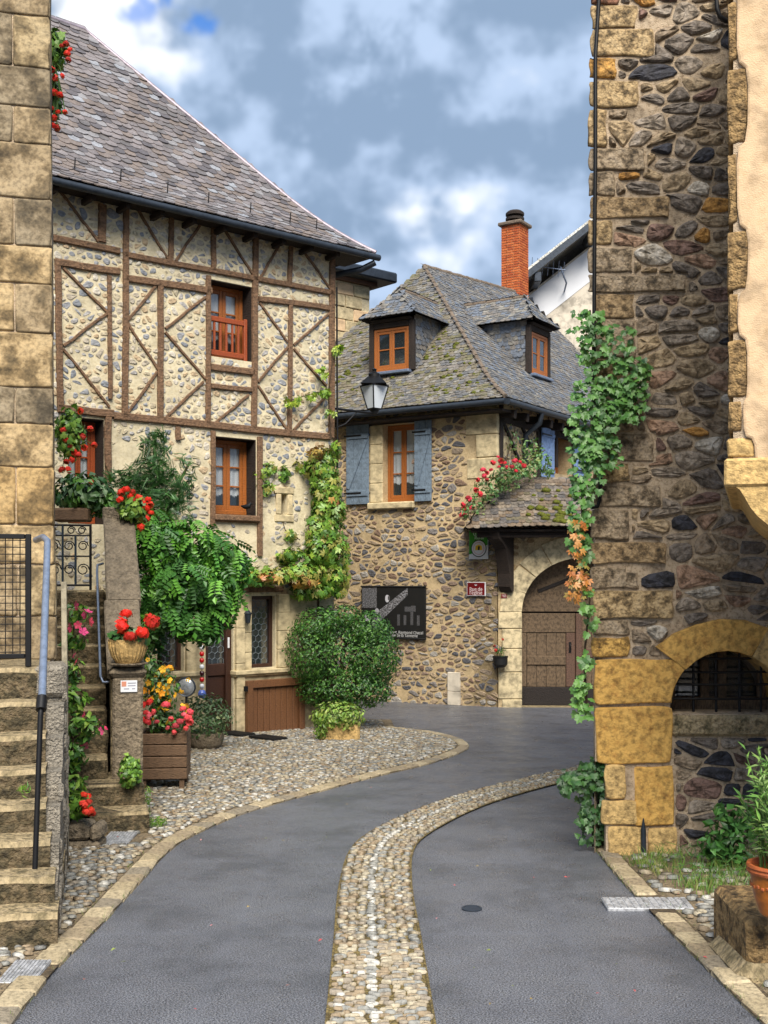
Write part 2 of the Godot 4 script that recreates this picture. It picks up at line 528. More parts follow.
func materials() -> void:
	var grain := ntex(1, 0.035, [])
	var rocky := ntex(2, 0.02, [], [], 6)
	var fine := ntex(3, 0.16, [], [], 3)
	var stone_t := ntex(11, 0.018, [G(0.60), G(0.84), G(0.97), G(1.0)], [0.0, 0.38, 0.58, 1.0], 6)
	var lichen_t := ntex(12, 0.013, [Color(0.36, 0.35, 0.33), Color(0.70, 0.67, 0.62), Color(0.96, 0.94, 0.9), Color(1, 1, 1)], [0.12, 0.38, 0.55, 1.0], 6)
	var soot_t := ntex(13, 0.009, [Color(0.34, 0.33, 0.31), Color(0.66, 0.63, 0.58), Color(0.97, 0.95, 0.92), Color(1, 1, 1)], [0.18, 0.38, 0.56, 1.0], 6)
	var cloud_t := ntex(14, 0.01, [G(0.74), G(0.95), G(1.0)], [0.15, 0.5, 1.0], 4)
	M.stone = mat(Color.WHITE, 0.85, stone_t, 2.2, rocky, 1.6)
	M.lichen = layer(mat(Color.WHITE, 0.88, lichen_t, 1.3, rocky, 1.3), stone_t, 3.1)
	M.cobble = mat(Color.WHITE, 0.7, stone_t, 3.0, grain, 0.5)
	M.ashlar = layer(mat(Color(0.84, 0.73, 0.54), 0.9, soot_t, 0.5, rocky, 0.9), stone_t, 2.6)
	M.cream = layer(mat(Color(0.87, 0.80, 0.64), 0.85, stone_t, 0.8, fine, 0.4), cloud_t, 0.5)
	M.mortar_light = layer(mat(Color(0.90, 0.86, 0.75), 0.92, ntex(15, 0.03, [Color(0.78, 0.74, 0.66), Color(0.97, 0.96, 0.93), G(1.0)], [0.0, 0.45, 1.0]), 1.6, fine, 0.6), cloud_t, 0.45)
	M.mortar_tan = layer(mat(Color(0.83, 0.75, 0.60), 0.92, ntex(16, 0.03, [Color(0.7, 0.66, 0.6), Color(0.95, 0.93, 0.9), G(1.0)], [0.0, 0.45, 1.0]), 1.5, fine, 0.8), cloud_t, 0.45)
	M.mortar_pink = layer(mat(Color(0.83, 0.76, 0.66), 0.92, ntex(17, 0.03, [Color(0.62, 0.58, 0.54), Color(0.94, 0.92, 0.9), G(1.0)], [0.0, 0.45, 1.0]), 1.7, fine, 0.9), cloud_t, 0.6)
	M.render = layer(mat(Color(0.89, 0.77, 0.62), 0.9, ntex(18, 0.02, [Color(0.9, 0.88, 0.84), G(0.97), G(1.0)]), 1.2, fine, 0.25), cloud_t, 0.7)
	M.white_render = layer(mat(Color(0.87, 0.83, 0.76), 0.9, cloud_t, 0.5, fine, 0.2), cloud_t, 0.17)
	M.rough_plaster = layer(mat(Color(0.80, 0.76, 0.69), 0.92, ntex(19, 0.03, [G(0.45), G(0.85), G(1.0)], [0.1, 0.45, 1.0], 6), 3.0, rocky, 5.0), cloud_t, 1.0)
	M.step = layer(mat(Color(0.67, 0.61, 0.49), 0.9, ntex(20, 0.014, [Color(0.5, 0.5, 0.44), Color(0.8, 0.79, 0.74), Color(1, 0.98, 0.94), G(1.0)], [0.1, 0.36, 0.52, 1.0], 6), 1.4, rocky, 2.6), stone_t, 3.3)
	M.ochre = layer(mat(Color(0.86, 0.69, 0.38), 0.9, ntex(21, 0.02, [Color(0.78, 0.72, 0.68), Color(0.95, 0.93, 0.9), Color(1, 1, 1)], [0.05, 0.42, 1.0], 6), 0.9, rocky, 1.0), stone_t, 1.6)
	M.corbel = layer(mat(Color(0.87, 0.73, 0.48), 0.9, stone_t, 2.0, rocky, 0.9), cloud_t, 2.0)
	M.stone_tan = layer(mat(Color(0.66, 0.55, 0.38), 0.9, lichen_t, 1.5, rocky, 3.0), stone_t, 3.0)
	M.coping = layer(mat(Color(0.62, 0.56, 0.47), 0.9, ntex(22, 0.03, [G(0.5), G(0.85), G(1.0)], [0.1, 0.45, 1.0], 6), 1.8, rocky, 2.0), stone_t, 0.9)
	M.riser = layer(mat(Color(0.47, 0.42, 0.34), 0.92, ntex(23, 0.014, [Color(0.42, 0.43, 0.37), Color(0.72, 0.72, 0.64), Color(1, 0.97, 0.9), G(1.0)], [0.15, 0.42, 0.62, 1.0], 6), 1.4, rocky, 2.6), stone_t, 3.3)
	# timber
	var wood_t := ntex(30, 0.02, [G(0.5), G(0.86), G(1.0)], [0.1, 0.45, 1.0], 6)
	M.timber = layer(mat(Color(0.57, 0.44, 0.33), 0.85, wood_t, 2.6, rocky, 1.2), stone_t, 1.1)
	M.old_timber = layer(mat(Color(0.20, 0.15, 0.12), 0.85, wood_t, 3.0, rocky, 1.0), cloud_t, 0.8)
	M.oak = mat(Color(0.70, 0.41, 0.17), 0.5, wood_t, 5.0, fine, 0.1)
	M.red_oak = mat(Color(0.66, 0.31, 0.14), 0.5, wood_t, 5.0, fine, 0.1)
	M.door_brown = mat(Color(0.27, 0.16, 0.11), 0.5, wood_t, 4.0, fine, 0.1)
	M.hatch = mat(Color(0.50, 0.34, 0.22), 0.5, wood_t, 4.0, fine, 0.15)
	M.planter = mat(Color(0.50, 0.39, 0.29), 0.7, wood_t, 3.5, rocky, 0.6)
	M.planter.uv1_scale = Vector3(1.6, 11, 1.6)
	M.barn = layer(mat(Color(0.55, 0.46, 0.36), 0.85, wood_t, 3.0, rocky, 1.0), stone_t, 1.4)
	M.barn.uv1_scale = Vector3(9, 1.2, 9)
	M.barn_dark = mat(Color(0.17, 0.14, 0.13), 0.8, wood_t, 3.0, rocky, 1.0)
	M.barn_red = mat(Color(0.42, 0.31, 0.25), 0.75, wood_t, 3.0, rocky, 0.6)
	M.shutter = layer(mat(Color(0.52, 0.60, 0.68), 0.75, wood_t, 3.0, rocky, 0.4), cloud_t, 1.5)
	M.shutter.uv1_scale = Vector3(10, 1.4, 10)
	M.shutter_bright = mat(Color(0.50, 0.61, 0.78), 0.7, cloud_t, 3.0)
	# roofs
	M.slate = layer(mat(Color.WHITE, 0.55, ntex(40, 0.03, [G(0.62), G(0.9), G(1.0)], [0.1, 0.5, 1.0], 5), 2.2, grain, 0.5), cloud_t, 0.6)
	M.slate_old = layer(mat(Color.WHITE, 0.72, ntex(41, 0.02, [Color(0.45, 0.45, 0.42), Color(0.85, 0.84, 0.8), G(1.0)], [0.15, 0.45, 1.0], 6), 1.6, rocky, 1.0), cloud_t, 0.5)
	M.moss = mat(Color(0.47, 0.49, 0.12), 0.95, ntex(42, 0.05, [Color(0.6, 0.62, 0.5), G(1.0)]), 4.0, rocky, 2.0)
	M.ridge = layer(mat(Color(0.50, 0.44, 0.38), 0.85, stone_t, 2.0, rocky, 1.0), cloud_t, 1.0)
	M.lead = mat(Color(0.62, 0.58, 0.62), 0.5, cloud_t, 1.0, grain, 0.2, 0.4)
	# metal and small things
	M.zinc = mat(Color(0.23, 0.26, 0.30), 0.45, cloud_t, 1.5, null, 0, 0.5)
	M.iron = mat(Color(0.06, 0.06, 0.07), 0.5, null, 1, null, 0, 0.3)
	M.blue_iron = mat(Color(0.17, 0.23, 0.28), 0.5, null, 1, null, 0, 0.3)
	M.grey_pipe = mat(Color(0.50, 0.56, 0.66), 0.4, cloud_t, 3.0, null, 0, 0.4)
	M.cover = layer(mat(Color(0.78, 0.79, 0.81), 0.45, stone_t, 3.0, fine, 0.2, 0.25), cloud_t, 2.0)
	M.white = mat(Color(0.85, 0.86, 0.88), 0.5)
	M.beige = mat(Color(0.72, 0.68, 0.58), 0.6, cloud_t, 2.0)
	M.black = mat(Color(0.05, 0.05, 0.055), 0.6)
	M.came = mat(Color(0.40, 0.44, 0.46), 0.5)
	M.dark = mat(Color(0.03, 0.03, 0.03), 0.9)
	M.rust_brick = mat(Color.WHITE, 0.85, stone_t, 3.0, fine, 0.5)
	M.terra = mat(Color(0.68, 0.36, 0.18), 0.55, stone_t, 3.0, fine, 0.2)
	M.glass = mat(Color(0.30, 0.34, 0.36, 0.16), 0.04)
	M.glass.transparency = BaseMaterial3D.TRANSPARENCY_ALPHA
	M.glass.metallic_specular = 0.9
	M.frost = mat(Color(0.82, 0.85, 0.88), 0.35)
	M.mirror = mat(Color(0.62, 0.64, 0.66), 0.25, cloud_t, 4.0, null, 0, 0.5)
	M.curtain = mat(Color(0.90, 0.93, 0.95), 0.9, ntex(44, 0.05, [G(0.88), G(1.0)]), 2.0)
	M.bead_red = mat(Color(0.75, 0.06, 0.07), 0.3)
	M.bead_white = mat(Color(0.85, 0.87, 0.9), 0.3)
	M.bead_navy = mat(Color(0.10, 0.12, 0.30), 0.3)
	M.bead_dark = mat(Color(0.22, 0.06, 0.10), 0.3)
	M.bead_blue = mat(Color(0.35, 0.45, 0.80), 0.3)
	M.terra_glaze = mat(Color(0.72, 0.42, 0.14), 0.3, stone_t, 2.0)
	# ground
	var asphalt_t := ntex(50, 0.16, [Color(0.34, 0.35, 0.37), Color(0.76, 0.77, 0.80), Color(1.0, 1.0, 1.0)], [0.28, 0.5, 0.72], 3, FastNoiseLite.TYPE_SIMPLEX_SMOOTH, 1024)
	M.asphalt = layer(mat(Color(0.555, 0.565, 0.59), 0.44, asphalt_t, 0.6, ntex(51, 0.16, [], [], 3, FastNoiseLite.TYPE_SIMPLEX_SMOOTH, 1024), 0.9), ntex(52, 0.012, [Color(0.82, 0.825, 0.83), Color(0.95, 0.95, 0.955), G(1.0)], [0.2, 0.5, 0.8], 6), 0.16)
	M.asphalt.roughness_texture = ntex(53, 0.012, [G(0.62), G(1.0)], [0.25, 0.7], 4)
	M.soil = layer(mat(Color(0.42, 0.36, 0.27), 0.95, stone_t, 1.4, rocky, 3.0), cloud_t, 0.5)
	M.bed = layer(mat(Color(0.60, 0.53, 0.42), 0.95, ntex(54, 0.05, [G(0.5), G(0.9), G(1.0)], [0.1, 0.5, 1.0]), 2.0, rocky, 2.0), cloud_t, 0.6)
	M.mossy_bed = layer(mat(Color(0.56, 0.50, 0.33), 0.95, ntex(55, 0.04, [Color(0.45, 0.42, 0.3), Color(0.9, 0.88, 0.8), G(1.0)], [0.2, 0.55, 1.0]), 2.0, rocky, 2.0), cloud_t, 0.9)
	M.leaf = leafmat(0.45)
	M.petal = leafmat(0.7)
	M.stem = mat(Color(0.28, 0.22, 0.15), 0.9, stone_t, 5.0)
	M.green_stem = mat(Color(0.22, 0.34, 0.12), 0.8)

# a rounded pebble, flat side down, about 1 x 1 x 1
func pebble(sides := 8) -> MB:
	var m := MB.new()
	var r := []
	for k in sides: r.append(rr(0.74, 1.12))
	var rings := []
	var nrm := []
	for e in [[-0.3, 0.98], [0.45, 1.0], [0.85, 0.78]]:
		var ring := []
		var nn := []
		for k in sides:
			var g := TAU * k / sides
			ring.append(Vector3(cos(g) * 0.5 * r[k] * e[1], e[0] * 0.5, sin(g) * 0.5 * r[k] * e[1]))
			nn.append(Vector3(cos(g), max(e[0], 0.0) * 1.3, sin(g)).normalized())
		rings.append(ring); nrm.append(nn)
	for i in 2:
		for k in sides:
			var l := (k + 1) % sides
			m.quadn(rings[i][l], rings[i][k], rings[i + 1][k], rings[i + 1][l], nrm[i][l], nrm[i][k], nrm[i + 1][k], nrm[i + 1][l])
	for k in sides:
		var l := (k + 1) % sides
		m.trin(rings[2][l], rings[2][k], Vector3(rr(-0.05, 0.05), 0.47, rr(-0.05, 0.05)), nrm[2][l], nrm[2][k], Vector3.UP)
	return m

func curve_points(pts: Array, step: float) -> Array:   # evenly spaced [position, tangent] along a smooth line through ground points (x, depth)
	var c := Curve2D.new()
	for i in pts.size():
		var a: Vector2 = pts[max(i - 1, 0)]
		var b: Vector2 = pts[min(i + 1, pts.size() - 1)]
		var before: float = 0.0 if i == 0 else pts[i].distance_to(pts[i - 1]) / 3
		var after: float = 0.0 if i == pts.size() - 1 else pts[i].distance_to(pts[i + 1]) / 3
		var t := (b - a).normalized()
		c.add_point(pts[i], -t * before, t * after)
	c.bake_interval = 0.02
	var out := []
	var l := c.get_baked_length()
	var s := 0.0
	while s < l:
		var p := c.sample_baked(s)
		var q := c.sample_baked(min(s + 0.03, l))
		if q.distance_to(p) < 1e-4: q = p + (p - c.sample_baked(s - 0.03))
		out.append([p, (q - p).normalized()])
		s += step
	return out
func sheet(mb: MB, poly: PackedVector2Array, h: float) -> void:   # flat ground sheet, outline in (x, depth)
	var t := Geometry2D.triangulate_polygon(poly)
	for i in range(0, t.size(), 3):
		var a := gp(poly[t[i]].x, poly[t[i]].y, h)
		var b := gp(poly[t[i + 1]].x, poly[t[i + 1]].y, h)
		var c := gp(poly[t[i + 2]].x, poly[t[i + 2]].y, h)
		if (b - a).cross(c - a).y > 0: mb.tri(a, b, c)
		else: mb.tri(a, c, b)

var left_edge := [Vector2(-1.75, 3.0), Vector2(-1.426, 4.121), Vector2(-1.448, 4.482), Vector2(-1.471, 5.190), Vector2(-1.449, 5.869), Vector2(-1.447, 6.879), Vector2(-1.432, 7.880), Vector2(-1.307, 8.538), Vector2(-1.080, 9.270), Vector2(-0.574, 10.308), Vector2(-0.039, 11.323), Vector2(0.489, 12.226), Vector2(0.883, 13.190), Vector2(1.019, 13.783), Vector2(0.961, 14.545), Vector2(0.656, 15.397), Vector2(0.098, 16.070)]
var right_edge := [Vector2(1.428, 7.747), Vector2(1.415, 6.983), Vector2(1.428, 6.003), Vector2(1.443, 5.326), Vector2(1.460, 4.810), Vector2(1.468, 4.526), Vector2(1.52, 3.6), Vector2(1.60, 2.6)]

var covers := [Rect2(1.194, 6.185, 0.455, 0.20), Rect2(-1.685, 4.95, 0.30, 0.27), Rect2(-1.975, 7.914, 0.295, 0.36)]
func on_cover(p: Vector2, by: float) -> bool:
	for c in covers:
		if c.grow(by).has_point(p): return true
	return false
func cobbles(polygon: PackedVector2Array, step: float, size: Vector2, variants: Array, list: Array, tones: int, near: float) -> void:
	var r := Rect2(polygon[0], Vector2.ZERO)
	for p in polygon: r = r.expand(p)
	var y := r.position.y
	var row := 0
	while y < r.end.y:
		var x := r.position.x + (step * 0.5 if row & 1 else 0.0)
		while x < r.end.x:
			var p := Vector2(x + rr(-0.3, 0.3) * step, y + rr(-0.28, 0.28) * step)
			x += step * rr(0.9, 1.12)
			if abs(p.x) > 0.345 * p.y + 0.25 and p.y > 3.5: continue
			if not Geometry2D.is_point_in_polygon(p, polygon) or on_cover(p, 0.02): continue
			var s := rr(size.x, size.y)
			var b := Basis(Vector3.UP, rr(-0.7, 0.7)) * Basis.from_scale(Vector3(s * rr(1.0, 1.6), rr(0.02, 0.034), s * rr(0.62, 0.95)))
			list.append([variants[rng.randi() % variants.size()], rng.randi() % tones, 1.0 / (p.y * p.y), put(gp(p.x, p.y, 0.018), b)])
		y += step * 0.86
		row += 1

func ground() -> void:
	var g := MB.new()
	g.quad(gp(-150, -40, -0.03), gp(150, -40, -0.03), gp(150, 300, -0.03), gp(-150, 300, -0.03))
	struct("ground", g, M.soil)
	# asphalt, very slightly uneven
	var nz := FastNoiseLite.new()
	nz.seed = 8; nz.frequency = 0.35
	var road := MB.new()
	var st := 0.35
	for i in 50:
		for j in 90:
			var x := -7.0 + i * st
			var d := -1.0 + j * st
			var q := []
			for k in [[0, 0], [1, 0], [1, 1], [0, 1]]:
				var xx: float = x + k[0] * st
				var dd: float = d + k[1] * st
				q.append(gp(xx, dd, nz.get_noise_2d(xx, dd) * 0.0015 - 0.002))
			road.quad(q[0], q[1], q[2], q[3])
	struct("road", road, M.asphalt)
	var var_p := []
	for k in 10: var_p.append(pebble(6 + k % 2))
	var tones := [Color(0.65, 0.60, 0.51), Color(0.59, 0.55, 0.49), Color(0.72, 0.68, 0.59), Color(0.58, 0.58, 0.56), Color(0.61, 0.54, 0.44), Color(0.49, 0.49, 0.48), Color(0.78, 0.77, 0.74)]
	# cobbled pavement on the left
	var edge := PackedVector2Array()
	for p in curve_points(left_edge, 0.08): edge.append(p[0])
	var area := edge.duplicate()
	area.append(Vector2(0.105, 17.277)); area.append(Vector2(-1.2, 17.5)); area.append(Vector2(-8, 17.5)); area.append(Vector2(-8, 3.0))
	var pv := MB.new()
	sheet(pv, area, 0.008)
	var pavement := struct("pavement", pv, M.bed)
	var inside: PackedVector2Array = Geometry2D.offset_polygon(area, -0.16)[0]
	var list := []
	cobbles(inside, 0.058, Vector2(0.043, 0.062), var_p, list, tones.size(), 0)
	pieces(list, M.cobble, tones, pavement, "cobble", "cobbles")
	kerb("kerb_left", left_edge)
	# channel of upright stones in the middle of the road
	var mid := [Vector2(0.0, 2.2), Vector2(-0.010, 3.861), Vector2(-0.014, 4.482), Vector2(-0.028, 5.452), Vector2(-0.048, 6.904), Vector2(0.014, 7.948), Vector2(0.251, 8.741), Vector2(0.645, 9.634), Vector2(1.145, 10.455), Vector2(1.757, 11.288), Vector2(2.371, 12.066), Vector2(3.419, 13.285)]
	var cb := MB.new()
	var path := curve_points(mid, 0.033)
	var cl := []
	var old := []
	var lip := MB.new()
	for i in path.size():
		var p: Vector2 = path[i][0]
		var s := Vector2(path[i][1].y, -path[i][1].x)   # to the right
		if s.x < 0 and path[i][1].y > 0: s = -s
		var wd := 0.205
		var cur := [gp(p.x - s.x * wd, p.y - s.y * wd, 0.006), gp(p.x + s.x * wd, p.y + s.y * wd, 0.006)]
		if old.size():
			cb.quad(old[0], old[1], cur[1], cur[0])
			for k in 2:
				var o: Vector3 = (cur[1] - cur[0]).normalized() * (0.011 if k else -0.011)
				lip.quad(old[k] + Vector3.UP * 0.006, old[k] + o + Vector3.UP * 0.006, cur[k] + o + Vector3.UP * 0.006, cur[k] + Vector3.UP * 0.006) if k else lip.quad(old[k] + o + Vector3.UP * 0.006, old[k] + Vector3.UP * 0.006, cur[k] + Vector3.UP * 0.006, cur[k] + o + Vector3.UP * 0.006)
		old = cur
		var yaw := atan2(s.y, s.x)
		for k in 8:
			var off := (k - 3.5) / 3.5 * 0.176 + rr(-0.016, 0.016)
			var c: Vector2 = p + s * off + path[i][1] * (rr(-0.014, 0.014) + (0.016 if k & 1 else 0.0))
			var tone := rng.randi() % 5
			if k == 3: tone = 6 if rng.randf() < 0.5 else 3
			elif rng.randf() < 0.15: tone = rng.randi() % 7
			var b := Basis(Vector3.UP, yaw + rr(-0.3, 0.3)) * Basis.from_scale(Vector3(rr(0.036, 0.066), rr(0.02, 0.036), rr(0.019, 0.031)))
			cl.append([var_p[rng.randi() % 10], tone, 1.0 / (c.y * c.y) if c.y > 4.3 else 0.001, put(gp(c.x, c.y, 0.012 - 0.006 * (1.0 - abs(k - 3.5) / 3.5) + rr(-0.003, 0.003)), b)])
	var channel := struct("road_channel", cb, M.mossy_bed)
	obj("edging", lip, M.mossy_bed, channel)
	pieces(cl, M.cobble, tones, channel, "cobble", "cobbles")
	# right-hand verge: cobbles, stones and earth
	var re := PackedVector2Array()
	for p in curve_points(right_edge, 0.08): re.append(p[0])
	var ra := re.duplicate()
	ra.append(Vector2(4.0, 2.6)); ra.append(Vector2(4.0, 7.7)); ra.append(Vector2(1.45, 7.7))
	var rv := MB.new()
	sheet(rv, ra, 0.008)
	var verge := struct("pavement_right", rv, M.bed)
	inside = Geometry2D.offset_polygon(ra, -0.16)[0]
	var rl := []
	cobbles(inside, 0.066, Vector2(0.05, 0.07), var_p, rl, tones.size(), 0)
	rl = rl.filter(func(e): return -e[3].origin.z < 6.35 or rng.randf() < 0.35)
	pieces(rl, M.cobble, tones, verge, "cobble", "cobbles")
	kerb("kerb_right", right_edge)

func kerb(called: String, line: Array) -> void:
	var list := []
	var vs := []
	for k in 5: vs.append(bx(Vector3(0.13, 0.06, 0.18 + 0.004 * k), 0.012, Vector3.ZERO, 0.006))
	var bed := MB.new()
	var old := []
	for e in curve_points(line, 0.195):
		var t: Vector2 = e[1]
		var s := Vector2(t.y, -t.x)
		var p: Vector2 = e[0] - s * 0.065
		var yaw := atan2(t.x, t.y)
		if not on_cover(p, 0.05): list.append([vs[rng.randi() % 5], rng.randi() % 4, 1.0 / (p.y * p.y), put(gp(p.x, p.y, rr(-0.008, -0.003)), Basis(Vector3.UP, -yaw))])
		var cur := [gp(e[0].x, e[0].y, 0.012), gp(e[0].x - s.x * 0.14, e[0].y - s.y * 0.14, 0.012)]
		if old.size(): bed.quad(old[0], old[1], cur[1], cur[0])
		old = cur
	var k := struct(called, bed, M.soil)
	pieces(list, M.cobble, [Color(0.67, 0.61, 0.49), Color(0.61, 0.55, 0.45), Color(0.72, 0.66, 0.54), Color(0.56, 0.52, 0.45)], k, "kerb_stone", "kerb_stones")

# ---------------------------------------------------------------- shared building pieces
# two-leaf casement in a wall frame: r in the wall plane, z of its face
func casement(parent: Node, r: Rect2, z: float, rows: int, m: Material, pane: Material, xf := Transform3D.IDENTITY, leaves := 2, fw := 0.045, curtain: Material = null, label := "") -> Node3D:
	var w := part("window", parent, xf)
	if label: tag(w, label)
	var f := MB.new()
	bb(f, Vector3(r.position.x, r.position.y, z - 0.06), Vector3(r.position.x + fw, r.end.y, z), 0.006)
	bb(f, Vector3(r.end.x - fw, r.position.y, z - 0.06), Vector3(r.end.x, r.end.y, z), 0.006)
	bb(f, Vector3(r.position.x + fw, r.end.y - fw, z - 0.06), Vector3(r.end.x - fw, r.end.y, z - 0.001), 0.006)
	bb(f, Vector3(r.position.x + fw, r.position.y, z - 0.06), Vector3(r.end.x - fw, r.position.y + fw * 1.2, z + 0.012), 0.006)
	obj("frame", f, m, w)
	var inr := Rect2(r.position + Vector2(fw, fw * 1.2), r.size - Vector2(fw * 2, fw * 2.2))
	var lw := inr.size.x / leaves
	var sw: float = min(0.05, lw * 0.19)
	for k in leaves:
		var x0 := inr.position.x + lw * k + 0.002
		var x1 := x0 + lw - 0.004
		var s := MB.new()
		bb(s, Vector3(x0, inr.position.y, z - 0.045), Vector3(x0 + sw, inr.end.y, z - 0.012), 0.005)
		bb(s, Vector3(x1 - sw, inr.position.y, z - 0.045), Vector3(x1, inr.end.y, z - 0.012), 0.005)
		bb(s, Vector3(x0 + sw, inr.end.y - sw, z - 0.045), Vector3(x1 - sw, inr.end.y, z - 0.013), 0.005)
		bb(s, Vector3(x0 + sw, inr.position.y, z - 0.045), Vector3(x1 - sw, inr.position.y + sw * 1.3, z - 0.013), 0.005)
		var y0 := inr.position.y + sw * 1.3
		var ph := (inr.end.y - sw - y0) / rows
		for j in range(1, rows):
			bb(s, Vector3(x0 + sw, y0 + ph * j - 0.011, z - 0.04), Vector3(x1 - sw, y0 + ph * j + 0.011, z - 0.016), 0.003)
		obj("sash", s, m, w)
		for j in rows:
			var p := MB.new()
			bb(p, Vector3(x0 + sw - 0.004, y0 + ph * j + 0.006, z - 0.034), Vector3(x1 - sw + 0.004, y0 + ph * (j + 1) - 0.006, z - 0.03))
			obj("pane", p, pane, w)
		if curtain:
			var c := MB.new()
			var n := 10
			for i in n:
				var a := x0 + (x1 - x0) * i / n
				var b := x0 + (x1 - x0) * (i + 1) / n
				c.quad(Vector3(a, y0 + ph * 0.55, z - 0.055 + 0.008 * sin(i * 1.9)), Vector3(b, y0 + ph * 0.55 + 0.03 * sin(i), z - 0.055 + 0.008 * sin((i + 1) * 1.9)), Vector3(b, inr.end.y, z - 0.055 + 0.008 * sin((i + 1) * 1.9)), Vector3(a, inr.end.y, z - 0.055 + 0.008 * sin(i * 1.9)))
			obj("curtain", c, curtain, w)
	return w

func slate_shape(wd: float, ln: float, th: float) -> MB:   # round-ended slate: x across, y up the slope, z out
	var m := MB.new()
	var p := PackedVector2Array()
	var h := wd / 2
	for k in 7:
		var g := PI + PI * k / 6.0
		p.append(Vector2(cos(g) * h * rr(0.95, 1.03), sin(g) * h * 0.72 * rr(0.9, 1.08)))
	p.append(Vector2(h, ln)); p.append(Vector2(-h, ln))
	for q in range(1, p.size() - 1): m.tri(Vector3(p[0].x, p[0].y, th), Vector3(p[q].x, p[q].y, th), Vector3(p[q + 1].x, p[q + 1].y, th))
	for q in 6: m.quad(Vector3(p[q].x, p[q].y, 0), Vector3(p[q + 1].x, p[q + 1].y, 0), Vector3(p[q + 1].x, p[q + 1].y, th), Vector3(p[q].x, p[q].y, th))
	return m
# covers a surface P(a, b) (a to the right, b up the slope) between lo(b) and hi(b) with courses of slates; adds them to list, returns the boarding below
func roofing(list: Array, P: Callable, lo: Callable, hi: Callable, bmax: float, wd: float, ex: float, vs: Array, tone: Callable) -> MB:
	var under := MB.new()
	var b := 0.0
	var row := 0
	while b < bmax:
		var l: float = lo.call(b)
		var h: float = hi.call(b)
		var b2: float = min(b + ex, bmax)
		var off := Vector3.UP * -0.025
		if h > l:
			var n := 6
			for i in n:
				under.quad(P.call(lerpf(l, h, i / float(n)), b) + off, P.call(lerpf(l, h, (i + 1) / float(n)), b) + off, P.call(lerpf(lo.call(b2), hi.call(b2), (i + 1) / float(n)), b2) + off, P.call(lerpf(lo.call(b2), hi.call(b2), i / float(n)), b2) + off)
		var a := l + (wd * 0.5 if row & 1 else 0.0) * 0.98 + wd * rr(0.2, 0.4)
		while a < h - wd * 0.2:
			var o: Vector3 = P.call(a, b)
			var x: Vector3 = (P.call(a + 0.05, b) - o).normalized()
			var y: Vector3 = (P.call(a, b + 0.06) - o).normalized()
			var z := x.cross(y).normalized()
			y = z.cross(x)
			var bs := Basis(x, y, z) * Basis(Vector3.RIGHT, -rr(0.07, 0.13)) * Basis(Vector3.BACK, rr(-0.04, 0.04))
			list.append([vs[rng.randi() % vs.size()], tone.call(a, b), 0.0, put(o + z * rr(0.016, 0.026) + y * rr(-0.006, 0.006), bs * Basis.from_scale(Vector3(rr(0.9, 1.12), 1, 1)))])
			a += wd * rr(0.93, 1.07)
		b += ex
		row += 1
	return under
func weigh(list: Array, root: Transform3D) -> void:   # the nearest pieces first
	for e in list: e[2] = 1.0 / (root * e[3].origin).distance_squared_to(Vector3(0, 1.6, 0))

